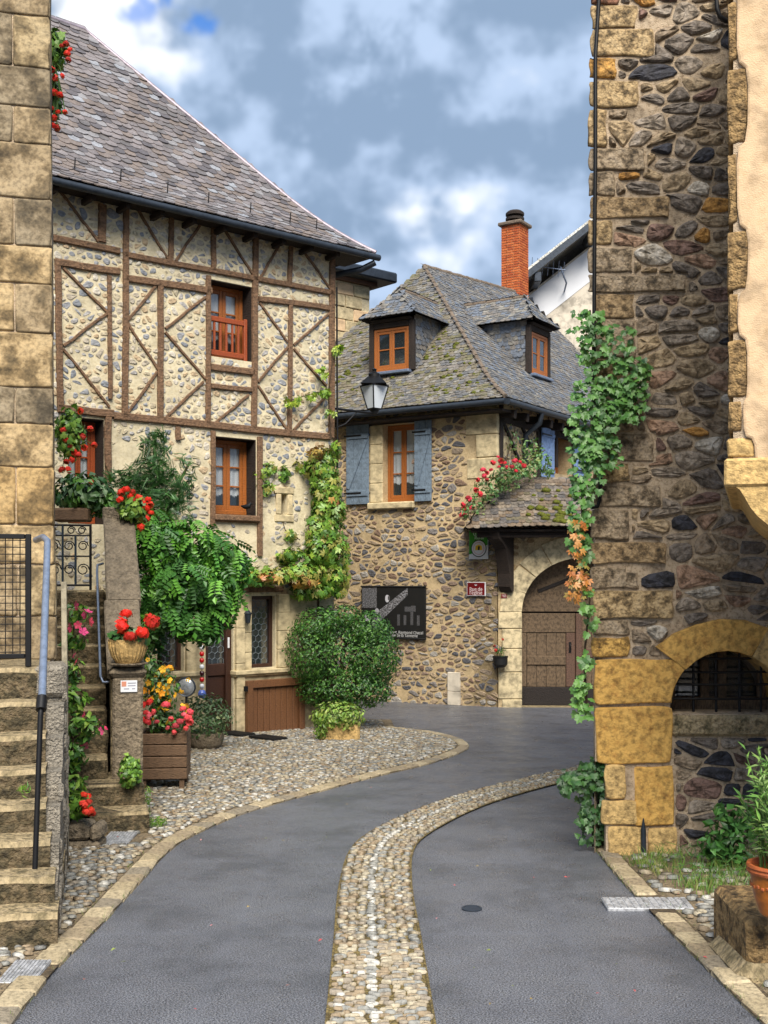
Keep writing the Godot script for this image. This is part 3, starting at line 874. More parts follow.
# ---------------------------------------------------------------- half-timbered house
func half_timbered_house() -> void:
	var fr := frame(-0.72, -0.49, 16.24, 0.758, 0.652)
	var h := thing("half_timbered_house", "half-timbered house with cobble infill, steep scale-slate roof and oak windows", "house", fr)
	var wa := rc(-2.020, 5.983, -1.373, 4.985)
	var wb := rc(-1.952, 3.951, -1.309, 2.933)
	var wc := rc(-3.993, 3.999, -3.527, 2.926)
	wc.position.y = 2.75; wc.size.y = 4.02 - 2.75
	var dr := rc(-2.118, 1.922, -1.666, 0.034)
	dr.position.y = 0.0; dr.size.y = 1.98
	var wd := rc(-1.389, 1.863, -0.991, 0.897)
	var we := rc(-2.817, 1.677, -2.415, 0.917)
	var slit := rc(-0.900, 3.247, -0.799, 2.965)
	var holes := [wa, wb, wc, dr, wd, we, slit]
	var m := MB.new()
	wall(m, Rect2(-6.2, -0.3, 6.2, 7.0), holes, 0.0, -0.34)
	bb(m, Vector3(-0.34, -0.3, -6.0), Vector3(0, 6.7, -0.341)); bb(m, Vector3(-6.2, -0.3, -6.34), Vector3(0, 6.7, -6.001)); bb(m, Vector3(-6.2, -0.3, -6.0), Vector3(-5.9, 6.7, -0.341))
	obj("wall", m, M.mortar_light, h)
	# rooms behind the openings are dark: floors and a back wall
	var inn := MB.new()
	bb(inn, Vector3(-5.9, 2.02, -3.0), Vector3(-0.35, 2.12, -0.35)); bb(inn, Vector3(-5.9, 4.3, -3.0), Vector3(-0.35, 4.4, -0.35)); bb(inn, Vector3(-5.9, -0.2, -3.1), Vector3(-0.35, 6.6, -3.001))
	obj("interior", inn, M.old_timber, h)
	# cobbles between the timbers
	var tones := [Color(0.70, 0.69, 0.68), Color(0.77, 0.73, 0.66), Color(0.81, 0.76, 0.65), Color(0.62, 0.63, 0.65), Color(0.78, 0.69, 0.56), Color(0.84, 0.81, 0.75), Color(0.55, 0.57, 0.60), Color(0.73, 0.69, 0.62)]
	var cl := []
	for c in cells(Rect2(-4.75, 1.9, 4.7, 4.85), 0.074, 1.25, 0.22, 0.45):
		var mid := centre_of(c)
		var skip := false
		for q in holes:
			if q.grow(0.05).has_point(mid): skip = true
		if mid.y < 3.75 and (rng.randf() < 0.35 or Rect2(-3.6, 2.4, 0.8, 1.6).has_point(mid)): skip = true
		if skip or rng.randf() < 0.1: continue
		var s := shrink(c, rr(0.010, 0.02))
		if s.size() < 3: continue
		var one := MB.new()
		stone(one, soft(s, 1), 0.0, rr(0.004, 0.016), 0.6)
		cl.append([one, rng.randi() % tones.size(), absf(area_of(s)) * (4.0 - mid.x * 0.5), Transform3D.IDENTITY])
	pieces(cl, M.stone, tones, h, "stone", "cobble_infill")
	# timber frame, each timber a part
	var tb := [
		# rails
		[-4.193, 6.095, -3.327, 6.103, 0.10], [-3.259, 6.067, -0.018, 6.126, 0.095], [-4.168, 5.817, -3.327, 5.846, 0.11], [-3.246, 5.787, -2.012, 5.828, 0.11], [-1.277, 5.841, -0.090, 5.903, 0.10],
		[-4.131, 4.104, -3.408, 4.101, 0.12], [-3.408, 4.077, -0.054, 4.091, 0.12],
		# posts
		[-0.027, 6.618, -0.045, 4.078, 0.12], [-3.239, 6.685, -3.253, 4.067, 0.10], [-3.554, 6.618, -3.567, 6.167, 0.13], [-4.131, 5.777, -4.093, 4.120, 0.10], [-3.461, 5.774, -3.448, 4.280, 0.065],
		[-2.760, 5.794, -2.760, 4.112, 0.10], [-2.058, 6.015, -2.065, 4.097, 0.09], [-1.325, 6.703, -1.349, 4.107, 0.11], [-0.749, 6.692, -0.765, 6.128, 0.09], [-0.749, 5.843, -0.765, 4.102, 0.09], [-2.610, 6.654, -2.618, 6.109, 0.09], [-1.982, 6.678, -1.982, 6.093, 0.09],
		# braces
		[-4.131, 6.696, -3.606, 6.160, 0.045], [-3.096, 6.690, -2.661, 6.126, 0.045], [-2.148, 6.697, -2.545, 6.122, 0.045], [-1.829, 6.683, -1.357, 6.136, 0.045], [-0.916, 6.660, -1.245, 6.128, 0.045], [-0.579, 6.669, -0.054, 6.176, 0.045],
		[-4.056, 5.767, -3.481, 5.321, 0.045], [-3.481, 5.321, -4.056, 4.844, 0.045], [-4.056, 4.809, -3.461, 4.181, 0.045],
		[-2.803, 5.787, -3.212, 5.276, 0.045], [-3.212, 5.227, -2.789, 4.711, 0.045], [-2.803, 4.684, -3.212, 4.132, 0.045],
		[-2.103, 5.736, -2.689, 5.239, 0.045], [-2.689, 5.201, -2.103, 4.676, 0.045], [-2.133, 4.634, -2.689, 4.118, 0.045],
		[-1.261, 5.790, -0.799, 5.329, 0.045], [-0.799, 5.261, -1.285, 4.728, 0.045], [-1.285, 4.675, -0.816, 4.139, 0.045],
		[-0.054, 5.852, -0.698, 5.302, 0.045], [-0.698, 5.247, -0.125, 4.802, 0.045], [-0.054, 4.725, -0.698, 4.135, 0.045],
		[-1.437, 4.538, -1.982, 4.092, 0.045],
		# around the openings
		[-2.028, 4.840, -1.357, 4.854, 0.11], [-2.028, 4.594, -1.357, 4.614, 0.085], [-1.990, 4.013, -1.990, 2.779, 0.085], [-1.253, 3.994, -1.253, 2.398, 0.10], [-1.982, 2.870, -1.277, 2.867, 0.09], [-3.481, 4.058, -3.481, 3.268, 0.11], [-2.509, 4.020, -2.509, 3.855, 0.09],
		[-1.627, 1.945, -0.883, 1.954, 0.10]]
	for t in tb:
		var p := Vector3(t[0], t[1], 0.004)
		var q := Vector3(t[2], t[3], 0.004)
		var one := MB.new()
		timber(one, p, q, Vector3.RIGHT if absf(q.y - p.y) > absf(q.x - p.x) else Vector3.UP, t[4] * (0.78 if t[4] > 0.05 else 0.72), 0.07 if t[4] > 0.05 else 0.045, 0.006)
		obj("timber", one, M.timber, h)
	# windows
	for r in [wa, wb, wc]:
		for e in [[r.end.x - 0.012, r.position.y, r.end.x + 0.03, r.end.y - 0.013, -0.005], [r.position.x - 0.03, r.end.y - 0.012, r.end.x + 0.03, r.end.y + 0.03, -0.006], [r.position.x - 0.03, r.position.y, r.position.x + 0.012, r.end.y - 0.013, -0.007]]:
			var one := MB.new()
			bb(one, Vector3(e[0], e[1], -0.33), Vector3(e[2], e[3], e[4]))
			obj("lining", one, M.old_timber, h)
	var g := 0.014
	casement(h, wa.grow(-g), -0.2, 3, M.oak, M.glass, Transform3D.IDENTITY, 2, 0.05, M.curtain)
	casement(h, wb.grow(-g), -0.2, 3, M.oak, M.glass, Transform3D.IDENTITY, 2, 0.05, M.curtain)
	casement(h, wc.grow(-g), -0.2, 3, M.red_oak, M.glass, Transform3D.IDENTITY, 2, 0.06, M.curtain)
	var sill := MB.new()
	bb(sill, Vector3(wb.position.x - 0.03, wb.position.y - 0.08, -0.3), Vector3(wb.end.x + 0.03, wb.position.y, 0.07), 0.012)
	obj("sill", sill, M.timber, h)
	var bal := part("balustrade", h)
	for v in [wa.position.y + 0.06, wa.position.y + 0.50]:
		var one := MB.new()
		bb(one, Vector3(wa.position.x + 0.015, v - 0.035, -0.07), Vector3(wa.end.x - 0.11, v + 0.035, -0.02), 0.008)
		obj("rail", one, M.red_oak, bal)
	var np := MB.new()
	bb(np, Vector3(wa.end.x - 0.11, wa.position.y - 0.0, -0.075), Vector3(wa.end.x - 0.06, wa.position.y + 0.56, -0.015), 0.008)
	obj("newel", np, M.red_oak, bal)
	for k in 5:
		var one := MB.new()
		var x := wa.position.x + 0.07 + k * 0.093
		bb(one, Vector3(x, wa.position.y + 0.095, -0.06), Vector3(x + 0.03, wa.position.y + 0.465, -0.03), 0.006)
		obj("baluster", one, M.red_oak, bal)
	# slit window with pale stone surround
	for e in [Rect2(slit.position.x - 0.09, slit.position.y, 0.09, slit.size.y), Rect2(slit.end.x, slit.position.y, 0.09, slit.size.y), Rect2(slit.position.x - 0.11, slit.end.y, slit.size.x + 0.22, 0.1), Rect2(slit.position.x - 0.11, slit.position.y - 0.1, slit.size.x + 0.22, 0.1)]:
		var one := MB.new()
		bb(one, Vector3(e.position.x + 0.002, e.position.y + 0.002, -0.1), Vector3(e.end.x - 0.002, e.end.y - 0.002, 0.022), 0.01, 0.003)
		obj("surround_stone", one, M.cream, h)
	var sp := MB.new()
	bb(sp, Vector3(slit.position.x, slit.position.y, -0.16), Vector3(slit.end.x, slit.end.y, -0.15))
	obj("pane", sp, M.glass, h)
	# dressed stone ground floor
	var pil := [rc(-1.655, 1.905, -1.517, 0.048), rc(-1.517, 1.904, -1.396, 0.850), rc(-0.983, 1.887, -0.791, 0.887), rc(-2.407, 1.695, -2.126, 0.075), rc(-2.985, 1.705, -2.817, 0.136)]
	for r in pil:
		var n := 4
		for k in n:
			var one := MB.new()
			bb(one, Vector3(r.position.x + 0.002, r.position.y + r.size.y * k / n + 0.002, -0.12), Vector3(r.end.x - 0.002, r.position.y + r.size.y * (k + 1) / n - 0.002, 0.06 if r != pil[1] else 0.035), 0.006, 0.001)
			obj("pilaster_stone", one, M.cream, h)
	for e in [[Vector3(pil[0].end.x + 0.002, -0.15, -0.2), Vector3(0.0, wd.position.y - 0.06, 0.03)], [Vector3(we.position.x - 0.2, -0.2, -0.2), Vector3(pil[3].position.x - 0.002, we.position.y - 0.06, 0.03)], [Vector3(pil[2].end.x + 0.003, wd.position.y, -0.2), Vector3(0.0, 1.97, 0.02)]]:
		var base := MB.new()
		bb(base, e[0], e[1])
		obj("plinth", base, M.cream, h)
	for r in [rc(-1.690, 0.918, -0.774, 0.790), rc(-2.901, 0.930, -2.163, 0.826)]:
		for k in 2:
			var one := MB.new()
			var y: float = r.position.y + r.size.y / 2
			bb(one, Vector3(r.position.x + k * 0.01, y - 0.03 - k * 0.025, -0.1), Vector3(r.end.x - k * 0.01, y + 0.03 - k * 0.035, 0.10 - k * 0.025), 0.01)
			obj("string_course", one, M.cream, h)
	leaded(h, wd, -0.1)
	leaded(h, we, -0.1)
	var door := part("door", h)
	var df := MB.new()
	for x in [dr.position.x, dr.end.x - 0.09]: bb(df, Vector3(x, 0, -0.14), Vector3(x + 0.09, dr.end.y, -0.04), 0.01)
	bb(df, Vector3(dr.position.x + 0.09, dr.end.y - 0.08, -0.14), Vector3(dr.end.x - 0.09, dr.end.y, -0.041), 0.01)
	bb(df, Vector3(dr.position.x + 0.09, 0.82, -0.13), Vector3(dr.end.x - 0.09, 0.98, -0.06), 0.01); bb(df, Vector3(dr.position.x + 0.09, 0.0, -0.13), Vector3(dr.end.x - 0.09, 0.12, -0.06), 0.01)
	obj("frame", df, M.door_brown, door)
	var dp := MB.new()
	bb(dp, Vector3(dr.position.x + 0.09, 0.12, -0.12), Vector3(dr.end.x - 0.09, 0.82, -0.085), 0.01)
	obj("panel", dp, M.door_brown, door)
	lead_pattern(door, Rect2(dr.position.x + 0.09, 0.98, dr.size.x - 0.18, dr.end.y - 1.06), -0.1)
	var kn := MB.new()
	bb(kn, Vector3(dr.end.x - 0.07, 1.18, -0.04), Vector3(dr.end.x - 0.045, 1.32, -0.02), 0.004)
	obj("handle", kn, M.white, door)
	# roof
	var sn := sin(deg_to_rad(50.0))
	var cs := cos(deg_to_rad(50.0))
	var top := 4.67
	var P := func(a: float, b: float) -> Vector3:
		var t: float = clampf(1.0 - b / 1.5, 0.0, 1.0)
		return Vector3(0.52 + a, 6.46 + sn * b + 0.25 * t * t, 0.31 - cs * b)
	var lo := func(_b: float) -> float: return -6.6
	var hi := func(b: float) -> float: return -cs * b * 1.0
	var vs := []
	for k in 6: vs.append(slate_shape(0.158, 0.2, 0.012))
	var st := [Color(0.53, 0.50, 0.50), Color(0.59, 0.56, 0.56), Color(0.48, 0.46, 0.46), Color(0.63, 0.62, 0.63), Color(0.56, 0.51, 0.48), Color(0.67, 0.68, 0.71), Color(0.43, 0.41, 0.42)]
	var sl := []
	var under := roofing(sl, P, lo, hi, top, 0.152, 0.118, vs, func(_a, _b): return 5 if rng.randf() < 0.035 else ([0, 0, 1, 1, 2, 3, 4, 4, 6][rng.randi() % 9]))
	sl = sl.filter(func(e): return e[3].origin.x > -4.9)
	weigh(sl, fr)
	var e0: Vector3 = P.call(0, 0)
	var t0: Vector3 = P.call(hi.call(top), top)
	var t1 := Vector3(-6.2, t0.y, t0.z)
	var back := 2 * t0.z - e0.z
	for k in 16:
		var h0: Vector3 = P.call(hi.call(top * k / 16.0), top * k / 16.0)
		var h1: Vector3 = P.call(hi.call(top * (k + 1) / 16.0), top * (k + 1) / 16.0)
		under.quad(h0, Vector3(h0.x, h0.y, 2 * t0.z - h0.z - 0.02), Vector3(h1.x, h1.y, 2 * t0.z - h1.z - 0.02), h1)
	under.quad(Vector3(e0.x, e0.y, back), Vector3(-6.6, e0.y, back), t1, t0)
	under.tri(Vector3(-6.1, e0.y, back), Vector3(-6.1, e0.y, e0.z), t1)
	under.quad(Vector3(-6.6, 6.64, -0.3), Vector3(0.45, 6.64, -0.3), Vector3(0.5, 6.65, 0.30), Vector3(-6.6, 6.65, 0.30))
	var roof := obj("roof", under, M.old_timber, h)
	pieces(sl, M.slate, st, roof, "slate", "slates")
	var hp := MB.new()
	var path := []
	for k in 25: path.append(P.call(hi.call(top * k / 24.0), top * k / 24.0) + Vector3(0.0, 0.015, 0.01))
	path.append(path[-1] + Vector3(-6, 0, 0))
	tube(hp, path, 0.035, 6)
	obj("hip_capping", hp, M.lead, roof)
	for a in [-4.45, -3.85, -3.2, -2.6, -1.95, -1.3, -0.85]:
		var one := MB.new()
		var b := 0.42
		tube(one, [P.call(a, b) + Vector3(0, -0.01, 0), P.call(a, b) + Vector3(0, 0.17, 0.02)], 0.008, 5)
		obj("snow_hook", one, M.iron, roof)
	var gu := MB.new()
	tube(gu, [Vector3(-6.5, 6.64, 0.35), Vector3(-3, 6.645, 0.35), Vector3(0.56, 6.65, 0.35)], 0.045, 10)
	tube(gu, [Vector3(0.5, 6.58, 0.33), Vector3(0.35, 6.48, 0.2), Vector3(0.05, 6.4, -0.1), Vector3(0.04, 6.38, -2.0)], 0.045, 8)
	obj("gutter", gu, M.zinc, h)
	for k in 11:
		var x := -0.12 - k * 0.46
		var one := MB.new()
		timber(one, Vector3(x, 6.58, -0.3), Vector3(x, 6.60, 0.27), Vector3.RIGHT, 0.06, 0.07, 0.003, 2)
		obj("rafter", one, M.old_timber, h)
	# cable down the corner
	var cb := MB.new()
	tube(cb, [Vector3(0.02, 6.2, 0.06), Vector3(0.03, 4.0, 0.06), Vector3(0.02, 1.8, 0.06)], 0.014, 5)
	obj("cable", cb, M.iron, h)

# leaded light: dark glass with hexagonal cames in a brown frame
func leaded(parent: Node, r: Rect2, z: float) -> void:
	var w := part("window", parent)
	var f := MB.new()
	var k := 0.05
	bb(f, Vector3(r.position.x, r.position.y, z - 0.05), Vector3(r.position.x + k, r.end.y, z + 0.03), 0.006); bb(f, Vector3(r.end.x - k, r.position.y, z - 0.05), Vector3(r.end.x, r.end.y, z + 0.03), 0.006)
	bb(f, Vector3(r.position.x + k, r.position.y, z - 0.05), Vector3(r.end.x - k, r.position.y + k, z + 0.031), 0.006); bb(f, Vector3(r.position.x + k, r.end.y - k, z - 0.05), Vector3(r.end.x - k, r.end.y, z + 0.029), 0.006)
	obj("frame", f, M.door_brown, w)
	lead_pattern(w, r.grow(-k), z)
func lead_pattern(w: Node, r: Rect2, z: float) -> void:
	var p := MB.new()
	bb(p, Vector3(r.position.x, r.position.y, z - 0.01), Vector3(r.end.x, r.end.y, z))
	obj("pane", p, M.glass, w)
	var l := MB.new()
	var s := 0.052
	var y := r.position.y
	var row := 0
	while y < r.end.y:
		var x := r.position.x + (s * 0.866 if row & 1 else 0.0)
		while x < r.end.x + s:
			for a in [[0.0, 0.0, 0.0, s], [0.0, s, s * 0.866, s * 1.5], [0.0, s, -s * 0.866, s * 1.5]]:
				var q0 := Vector2(x + a[0], y + a[1])
				var q1 := Vector2(x + a[2], y + a[3])
				if r.has_point(q0) and r.has_point(q1): tube(l, [Vector3(q0.x, q0.y, z + 0.002), Vector3(q1.x, q1.y, z + 0.002)], 0.0042, 4, false)
			x += s * 1.732
		y += s * 1.5
		row += 1
	obj("leading", l, M.came, w)

# ---------------------------------------------------------------- stone house with two dormers
func arch_points(cx: float, cy: float, rx: float, ry: float, n: int, a0 := PI, a1 := 0.0) -> Array:
	var o := []
	for k in n + 1:
		var g := lerpf(a0, a1, k / float(n))
		o.append(Vector2(cx + cos(g) * rx, cy + sin(g) * ry))
	return o
func shutter(parent: Node, r: Rect2, z: float, m: Material, xf: Transform3D, label := "") -> void:
	var s := part("shutter", parent, xf)
	if label: tag(s, label)
	for k in 3:
		var b := MB.new()
		var x0 := r.position.x + r.size.x * k / 3.0
		bb(b, Vector3(x0 + 0.002, r.position.y, z), Vector3(x0 + r.size.x / 3.0 - 0.002, r.end.y, z + 0.025), 0.004)
		obj("plank", b, m, s)
	for y in [0.1, 0.82]:
		var b := MB.new()
		bb(b, Vector3(r.position.x + 0.015, r.position.y + r.size.y * y, z + 0.0255), Vector3(r.end.x - 0.015, r.position.y + r.size.y * (y + 0.075), z + 0.045), 0.005)
		obj("ledge", b, m, s)
	var d := MB.new()
	timber(d, Vector3(r.position.x + 0.05, r.position.y + r.size.y * 0.2, z + 0.036), Vector3(r.end.x - 0.05, r.position.y + r.size.y * 0.8, z + 0.036), Vector3.RIGHT, 0.07, 0.018, 0.001, 1)
	obj("brace", d, m, s)
	for y in [0.14, 0.86]:
		var hm := MB.new()
		bb(hm, Vector3(r.position.x - 0.03, r.position.y + r.size.y * y - 0.015, z + 0.046), Vector3(r.position.x + r.size.x * 0.7, r.position.y + r.size.y * y + 0.015, z + 0.052))
		obj("hinge", hm, M.iron, s)

func dormer(parent: Node, xf: Transform3D, c: float, bw: float, zf: float, v0: float, v1: float, vr: float, tilt: float, list: Array, roof_z: Callable, vs: Array) -> void:
	var d := part("dormer", parent, xf)
	var over := 0.12
	var hw := bw + over
	var dep: float = zf - roof_z.call(vr) + 0.2
	var ph := atan2(vr - v1, hw)
	var hipr := 0.75
	var lr := Vector2(vr - v1, hw).length()
	var tone := func(_a, _b): return [0, 1, 2, 3, 5, 5][rng.randi() % 6]
	var Pr := func(a: float, b: float) -> Vector3:
		var t := clampf(1 - b / 0.35, 0, 1)
		return Vector3(c + hw - cos(ph) * b + 0.04 * t, v1 + sin(ph) * b + 0.05 * t, zf + over - a)
	var Pl := func(a: float, b: float) -> Vector3:
		var t := clampf(1 - b / 0.35, 0, 1)
		return Vector3(c - hw + cos(ph) * b - 0.04 * t, v1 + sin(ph) * b + 0.05 * t, zf + over + a)
	var lf := Vector2(vr - v1, hw * hipr).length()
	var ps := atan2(vr - v1, hw * hipr)
	var Pf := func(a: float, b: float) -> Vector3:
		var t := clampf(1 - b / 0.35, 0, 1)
		return Vector3(c + a, v1 + sin(ps) * b + 0.05 * t, zf + over - cos(ps) * b + 0.04 * t)
	var deep := func(b: float) -> float: return zf + over - roof_z.call(v1 + (vr - v1) * b / lr) + 0.08
	var mine := []
	var u1 := roofing(mine, Pr, func(b): return hw * hipr * b / lr, deep, lr, 0.115, 0.085, vs, tone)
	var u2 := roofing(mine, Pl, func(b): return -deep.call(b), func(b): return -hw * hipr * b / lr, lr, 0.115, 0.085, vs, tone)
	var u3 := roofing(mine, Pf, func(b): return -hw * (1 - b / lf), func(b): return hw * (1 - b / lf), lf, 0.115, 0.085, vs, tone)
	# cheeks clad in slates
	var Cr := func(a: float, b: float) -> Vector3: return Vector3(c + bw, v0 - 0.02 + b, zf - 0.09 - a)
	var Cl := func(a: float, b: float) -> Vector3: return Vector3(c - bw, v0 - 0.02 + b, zf - 0.09 + a)
	var far := func(b: float) -> float: return zf - 0.09 - roof_z.call(v0 + b) + 0.05
	var u4 := roofing(mine, Cr, func(_b): return 0.0, far, v1 - v0 + 0.02, 0.115, 0.085, vs, tone)
	var u5 := roofing(mine, Cl, func(b): return -far.call(b), func(_b): return 0.0, v1 - v0 + 0.02, 0.115, 0.085, vs, tone)
	for u in [u2, u3, u4, u5]: u1.add(u, Transform3D.IDENTITY)
	bb(u1, Vector3(c - bw, v1 - 0.03, zf - dep * 0.7), Vector3(c + bw, v1 + 0.02, zf + 0.06))
	obj("boarding", u1, M.old_timber, d)
	for e in mine: list.append([e[0], e[1], 0.0, xf * e[3]])
	var f := MB.new()
	for s in [-1, 1]: bb(f, Vector3(c + s * bw - 0.05, v0 - 0.05, zf - 0.09), Vector3(c + s * bw + 0.05, v1 - 0.03, zf + 0.01), 0.008)
	bb(f, Vector3(c - bw + 0.05, v1 - 0.14, zf - 0.09), Vector3(c + bw - 0.05, v1 - 0.031, zf + 0.008), 0.008)
	obj("post", f, M.old_timber, d)
	var rg := MB.new()
	var k0 := Vector3(c, vr + 0.015, zf + over - hw * hipr)
	for k in 5:
		var z0 := k0.z - k * 0.3
		if z0 - 0.28 > roof_z.call(vr) - 0.2: tube(rg, [Vector3(c, vr + rr(0.0, 0.02), z0), Vector3(c, vr + rr(0.0, 0.02), z0 - 0.28)], 0.05, 6)
	obj("ridge_tile", rg, M.ridge, d)
	var fl := MB.new()
	bb(fl, Vector3(c - bw, v0 - 0.10, zf - 0.05), Vector3(c + bw, v0 - 0.045, zf + 0.10), 0.01)
	obj("flashing", fl, M.grey_pipe, d)
	casement(parent, Rect2(c - bw + 0.055, v0 - 0.04, 2 * bw - 0.11, v1 - v0 - 0.11), zf - 0.01, 2, M.oak, M.glass, xf, 2, 0.05)

func dormer_house() -> void:
	var FL := frame(1.934, -0.59, 19.68, 0.843, -0.538)
	var FR := FL.affine_inverse() * frame(1.934, -0.59, 19.68, 0.538, 0.843)
	var PO := FL.affine_inverse() * frame(1.934, -0.59, 19.68, 0.998, -0.06)
	var I := Transform3D.IDENTITY
	var h := thing("stone_house", "rubble stone house with two slate dormers, blue shutters and arched barn door", "house", FL)
	var win := rc(-2.316, 4.992, -1.645, 3.585)
	var rwin := rc(2.246, 4.985, 3.110, 4.187)
	var m := MB.new()
	wall(m, Rect2(-7.2, -0.4, 7.2, 5.7), [win], 0.0, -0.45)
	bb(m, Vector3(-7.2, -0.4, -9.0), Vector3(-6.8, 5.3, -0.451))
	obj("wall", m, M.mortar_tan, h)
	m = MB.new()
	wall(m, Rect2(0.0, -0.4, 9.5, 5.7), [rwin], 0.0, -0.44)
	obj("wall", m, M.mortar_tan, h, FR)
	# dark room behind the windows
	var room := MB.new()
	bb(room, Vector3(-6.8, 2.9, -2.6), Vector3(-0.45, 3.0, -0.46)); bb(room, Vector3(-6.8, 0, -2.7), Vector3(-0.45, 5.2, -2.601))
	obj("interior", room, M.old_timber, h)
	# rubble
	var tones := [Color(0.58, 0.52, 0.45), Color(0.50, 0.48, 0.47), Color(0.66, 0.58, 0.48), Color(0.37, 0.37, 0.39), Color(0.58, 0.50, 0.44), Color(0.68, 0.60, 0.49), Color(0.50, 0.41, 0.34), Color(0.66, 0.64, 0.61)]
	var list := []
	var holes := [win.grow(0.03), Rect2(win.position.x - 0.3, win.position.y - 0.15, 0.3, win.size.y + 0.25), Rect2(-0.62, 3.55, 0.7, 1.8)]
	for c in cells(Rect2(-4.3, -0.1, 4.3, 5.3), 0.088, 1.6, 0.26, 0.45):
		var mid := centre_of(c)
		var skip := rng.randf() < 0.06
		for q in holes:
			if q.has_point(mid): skip = true
		if skip: continue
		var s := shrink(c, rr(0.009, 0.024))
		if s.size() < 3: continue
		var one := MB.new()
		stone(one, soft(s, 1), 0.0, rr(0.006, 0.022), 0.7, 0.004, 1)
		list.append([one, rng.randi() % tones.size(), absf(area_of(s)) * (1.2 if mid.x > -3.4 else 0.3), I])
	var rl := []
	for c in cells(Rect2(0.2, 3.3, 3.8, 2.0), 0.10, 1.3, 0.15, 0.42):
		var mid := centre_of(c)
		if rwin.grow(0.1).has_point(mid) or rng.randf() < 0.2: continue
		var s := shrink(c, rr(0.014, 0.026))
		if s.size() < 3: continue
		var one := MB.new()
		stone(one, soft(s, 1), 0.0, rr(0.008, 0.02), 0.5)
		rl.append([one, rng.randi() % tones.size(), absf(area_of(s)) * 0.4, FR])
	list.append_array(rl)
	pieces(list, M.stone, tones, h, "stone", "rubble")
	# quoins
	var qy := 3.62
	for k in 5:
		var hh: float = [0.3, 0.36, 0.40, 0.36, 0.29][k]
		var one := MB.new()
		var lw: float = [0.36, 0.58, 0.40, 0.60, 0.42][k]
		bb(one, Vector3(-lw, qy + 0.004, -0.25 if k & 1 else -0.5), Vector3(0.015, qy + hh - 0.004, 0.02), 0.012, 0.004)
		obj("quoin", one, M.cream, h)
		qy += hh
	# window dressings
	for k in 4:
		var one := MB.new()
		var y0 := win.position.y + win.size.y * k / 4.0
		bb(one, Vector3(win.position.x - 0.27, y0 + 0.003, -0.2), Vector3(win.position.x - 0.004, y0 + win.size.y / 4.0 - 0.003, 0.022), 0.01, 0.002)
		obj("jamb_stone", one, M.cream, h)
	var sill := MB.new()
	bb(sill, Vector3(win.position.x - 0.3, win.position.y - 0.13, -0.3), Vector3(win.end.x + 0.02, win.position.y - 0.005, 0.09), 0.02, 0.002)
	obj("sill", sill, M.cream, h)
	var lin := MB.new()
	var lp := PackedVector2Array()
	for p in arch_points((win.position.x + win.end.x) / 2 - 0.05, win.end.y + 0.005, 0.62, 0.12, 10): lp.append(p)
	prism(lin, lp, -0.3, 0.025)
	obj("lintel", lin, M.old_timber, h)
	casement(h, win, -0.16, 3, M.oak, M.glass, I, 2, 0.055, M.curtain)
	shutter(h, rc(-3.087, 5.029, -2.588, 3.564), 0.04, M.shutter, I, "weathered blue-grey plank shutter")
	shutter(h, rc(-1.616, 5.004, -1.265, 3.571), 0.04, M.shutter, I, "weathered blue-grey plank shutter")
	casement(h, rwin, -0.25, 2, M.oak, M.oak, FR, 2, 0.06)
	shutter(h, rc(1.672, 4.977, 2.223, 4.064), 0.05, M.shutter_bright, FR, "pale blue plank shutter")
	shutter(h, rc(3.158, 5.046, 3.702, 4.193), 0.05, M.shutter_bright, FR, "pale blue plank shutter")
	for t in [[0.06, 4.95, 6.0, 4.90, 0.12], [0.12, 3.5, 0.12, 5.2, 0.12], [0.2, 4.9, 1.0, 4.1, 0.07], [0.95, 4.9, 1.5, 4.4, 0.07], [1.62, 3.4, 1.62, 5.2, 0.1], [2.42, 4.3, 2.42, 5.2, 0.1], [3.3, 3.4, 3.3, 5.2, 0.1]]:
		var one := MB.new()
		timber(one, Vector3(t[0], t[1], 0.01), Vector3(t[2], t[3], 0.01), Vector3.RIGHT if absf(t[3] - t[1]) > absf(t[2] - t[0]) else Vector3.UP, t[4], 0.06)
		obj("timber", one, M.old_timber, h, FR)
	# roof
	var th := deg_to_rad(43.6)
	var sn := sin(th)
	var cs := cos(th)
	var L := 5.32
	var lift := func(b: float) -> float:
		var t := clampf(1.0 - b / 1.3, 0, 1)
		return 0.2 * t * t
	var PL := func(a: float, b: float) -> Vector3: return Vector3(0.32 + a, 5.03 + sn * b * 1.04 + lift.call(b), 0.32 - cs * b)
	var PR := func(a: float, b: float) -> Vector3: return Vector3(-0.32 + a, 5.03 + sn * b * 1.04 + lift.call(b) + 0.085 * max(0.0, a - cs * b) * b / L, 0.32 - cs * b)
	var zr := func(v: float) -> float: return 0.32 - cs * (v - 5.03) / (sn * 1.04)
	var vs := []
	for k in 6: vs.append(slate_shape(0.122, 0.14, 0.012))
	var st := [Color(0.52, 0.52, 0.54), Color(0.58, 0.56, 0.55), Color(0.46, 0.47, 0.50), Color(0.63, 0.62, 0.61), Color(0.55, 0.52, 0.46), Color(0.50, 0.54, 0.62), Color(0.52, 0.51, 0.40)]
	var sl := []
	var tl := func(_a, _b): return [0, 1, 2, 3, 4, 6, 4][rng.randi() % 7]
	var tr2 := func(_a, _b): return [0, 1, 2, 3, 5, 5, 0][rng.randi() % 7]
	var u1 := roofing(sl, PL, func(b): return -5.2 if b < 2.15 else lerpf(-5.9, -cs * L, b / L), func(b): return -cs * b, L, 0.118, 0.088, vs, tl)
	var right := []
	var u2 := roofing(right, PR, func(b): return cs * b, func(_b): return 8.6, L, 0.118, 0.088, vs, tr2)
	u1.add(u2, FR)
	for e in right: sl.append([e[0], e[1], 0.0, FR * e[3]])
	var apex: Vector3 = PL.call(-cs * L, L)
	var rend: Vector3 = FR * PR.call(8.6, L)
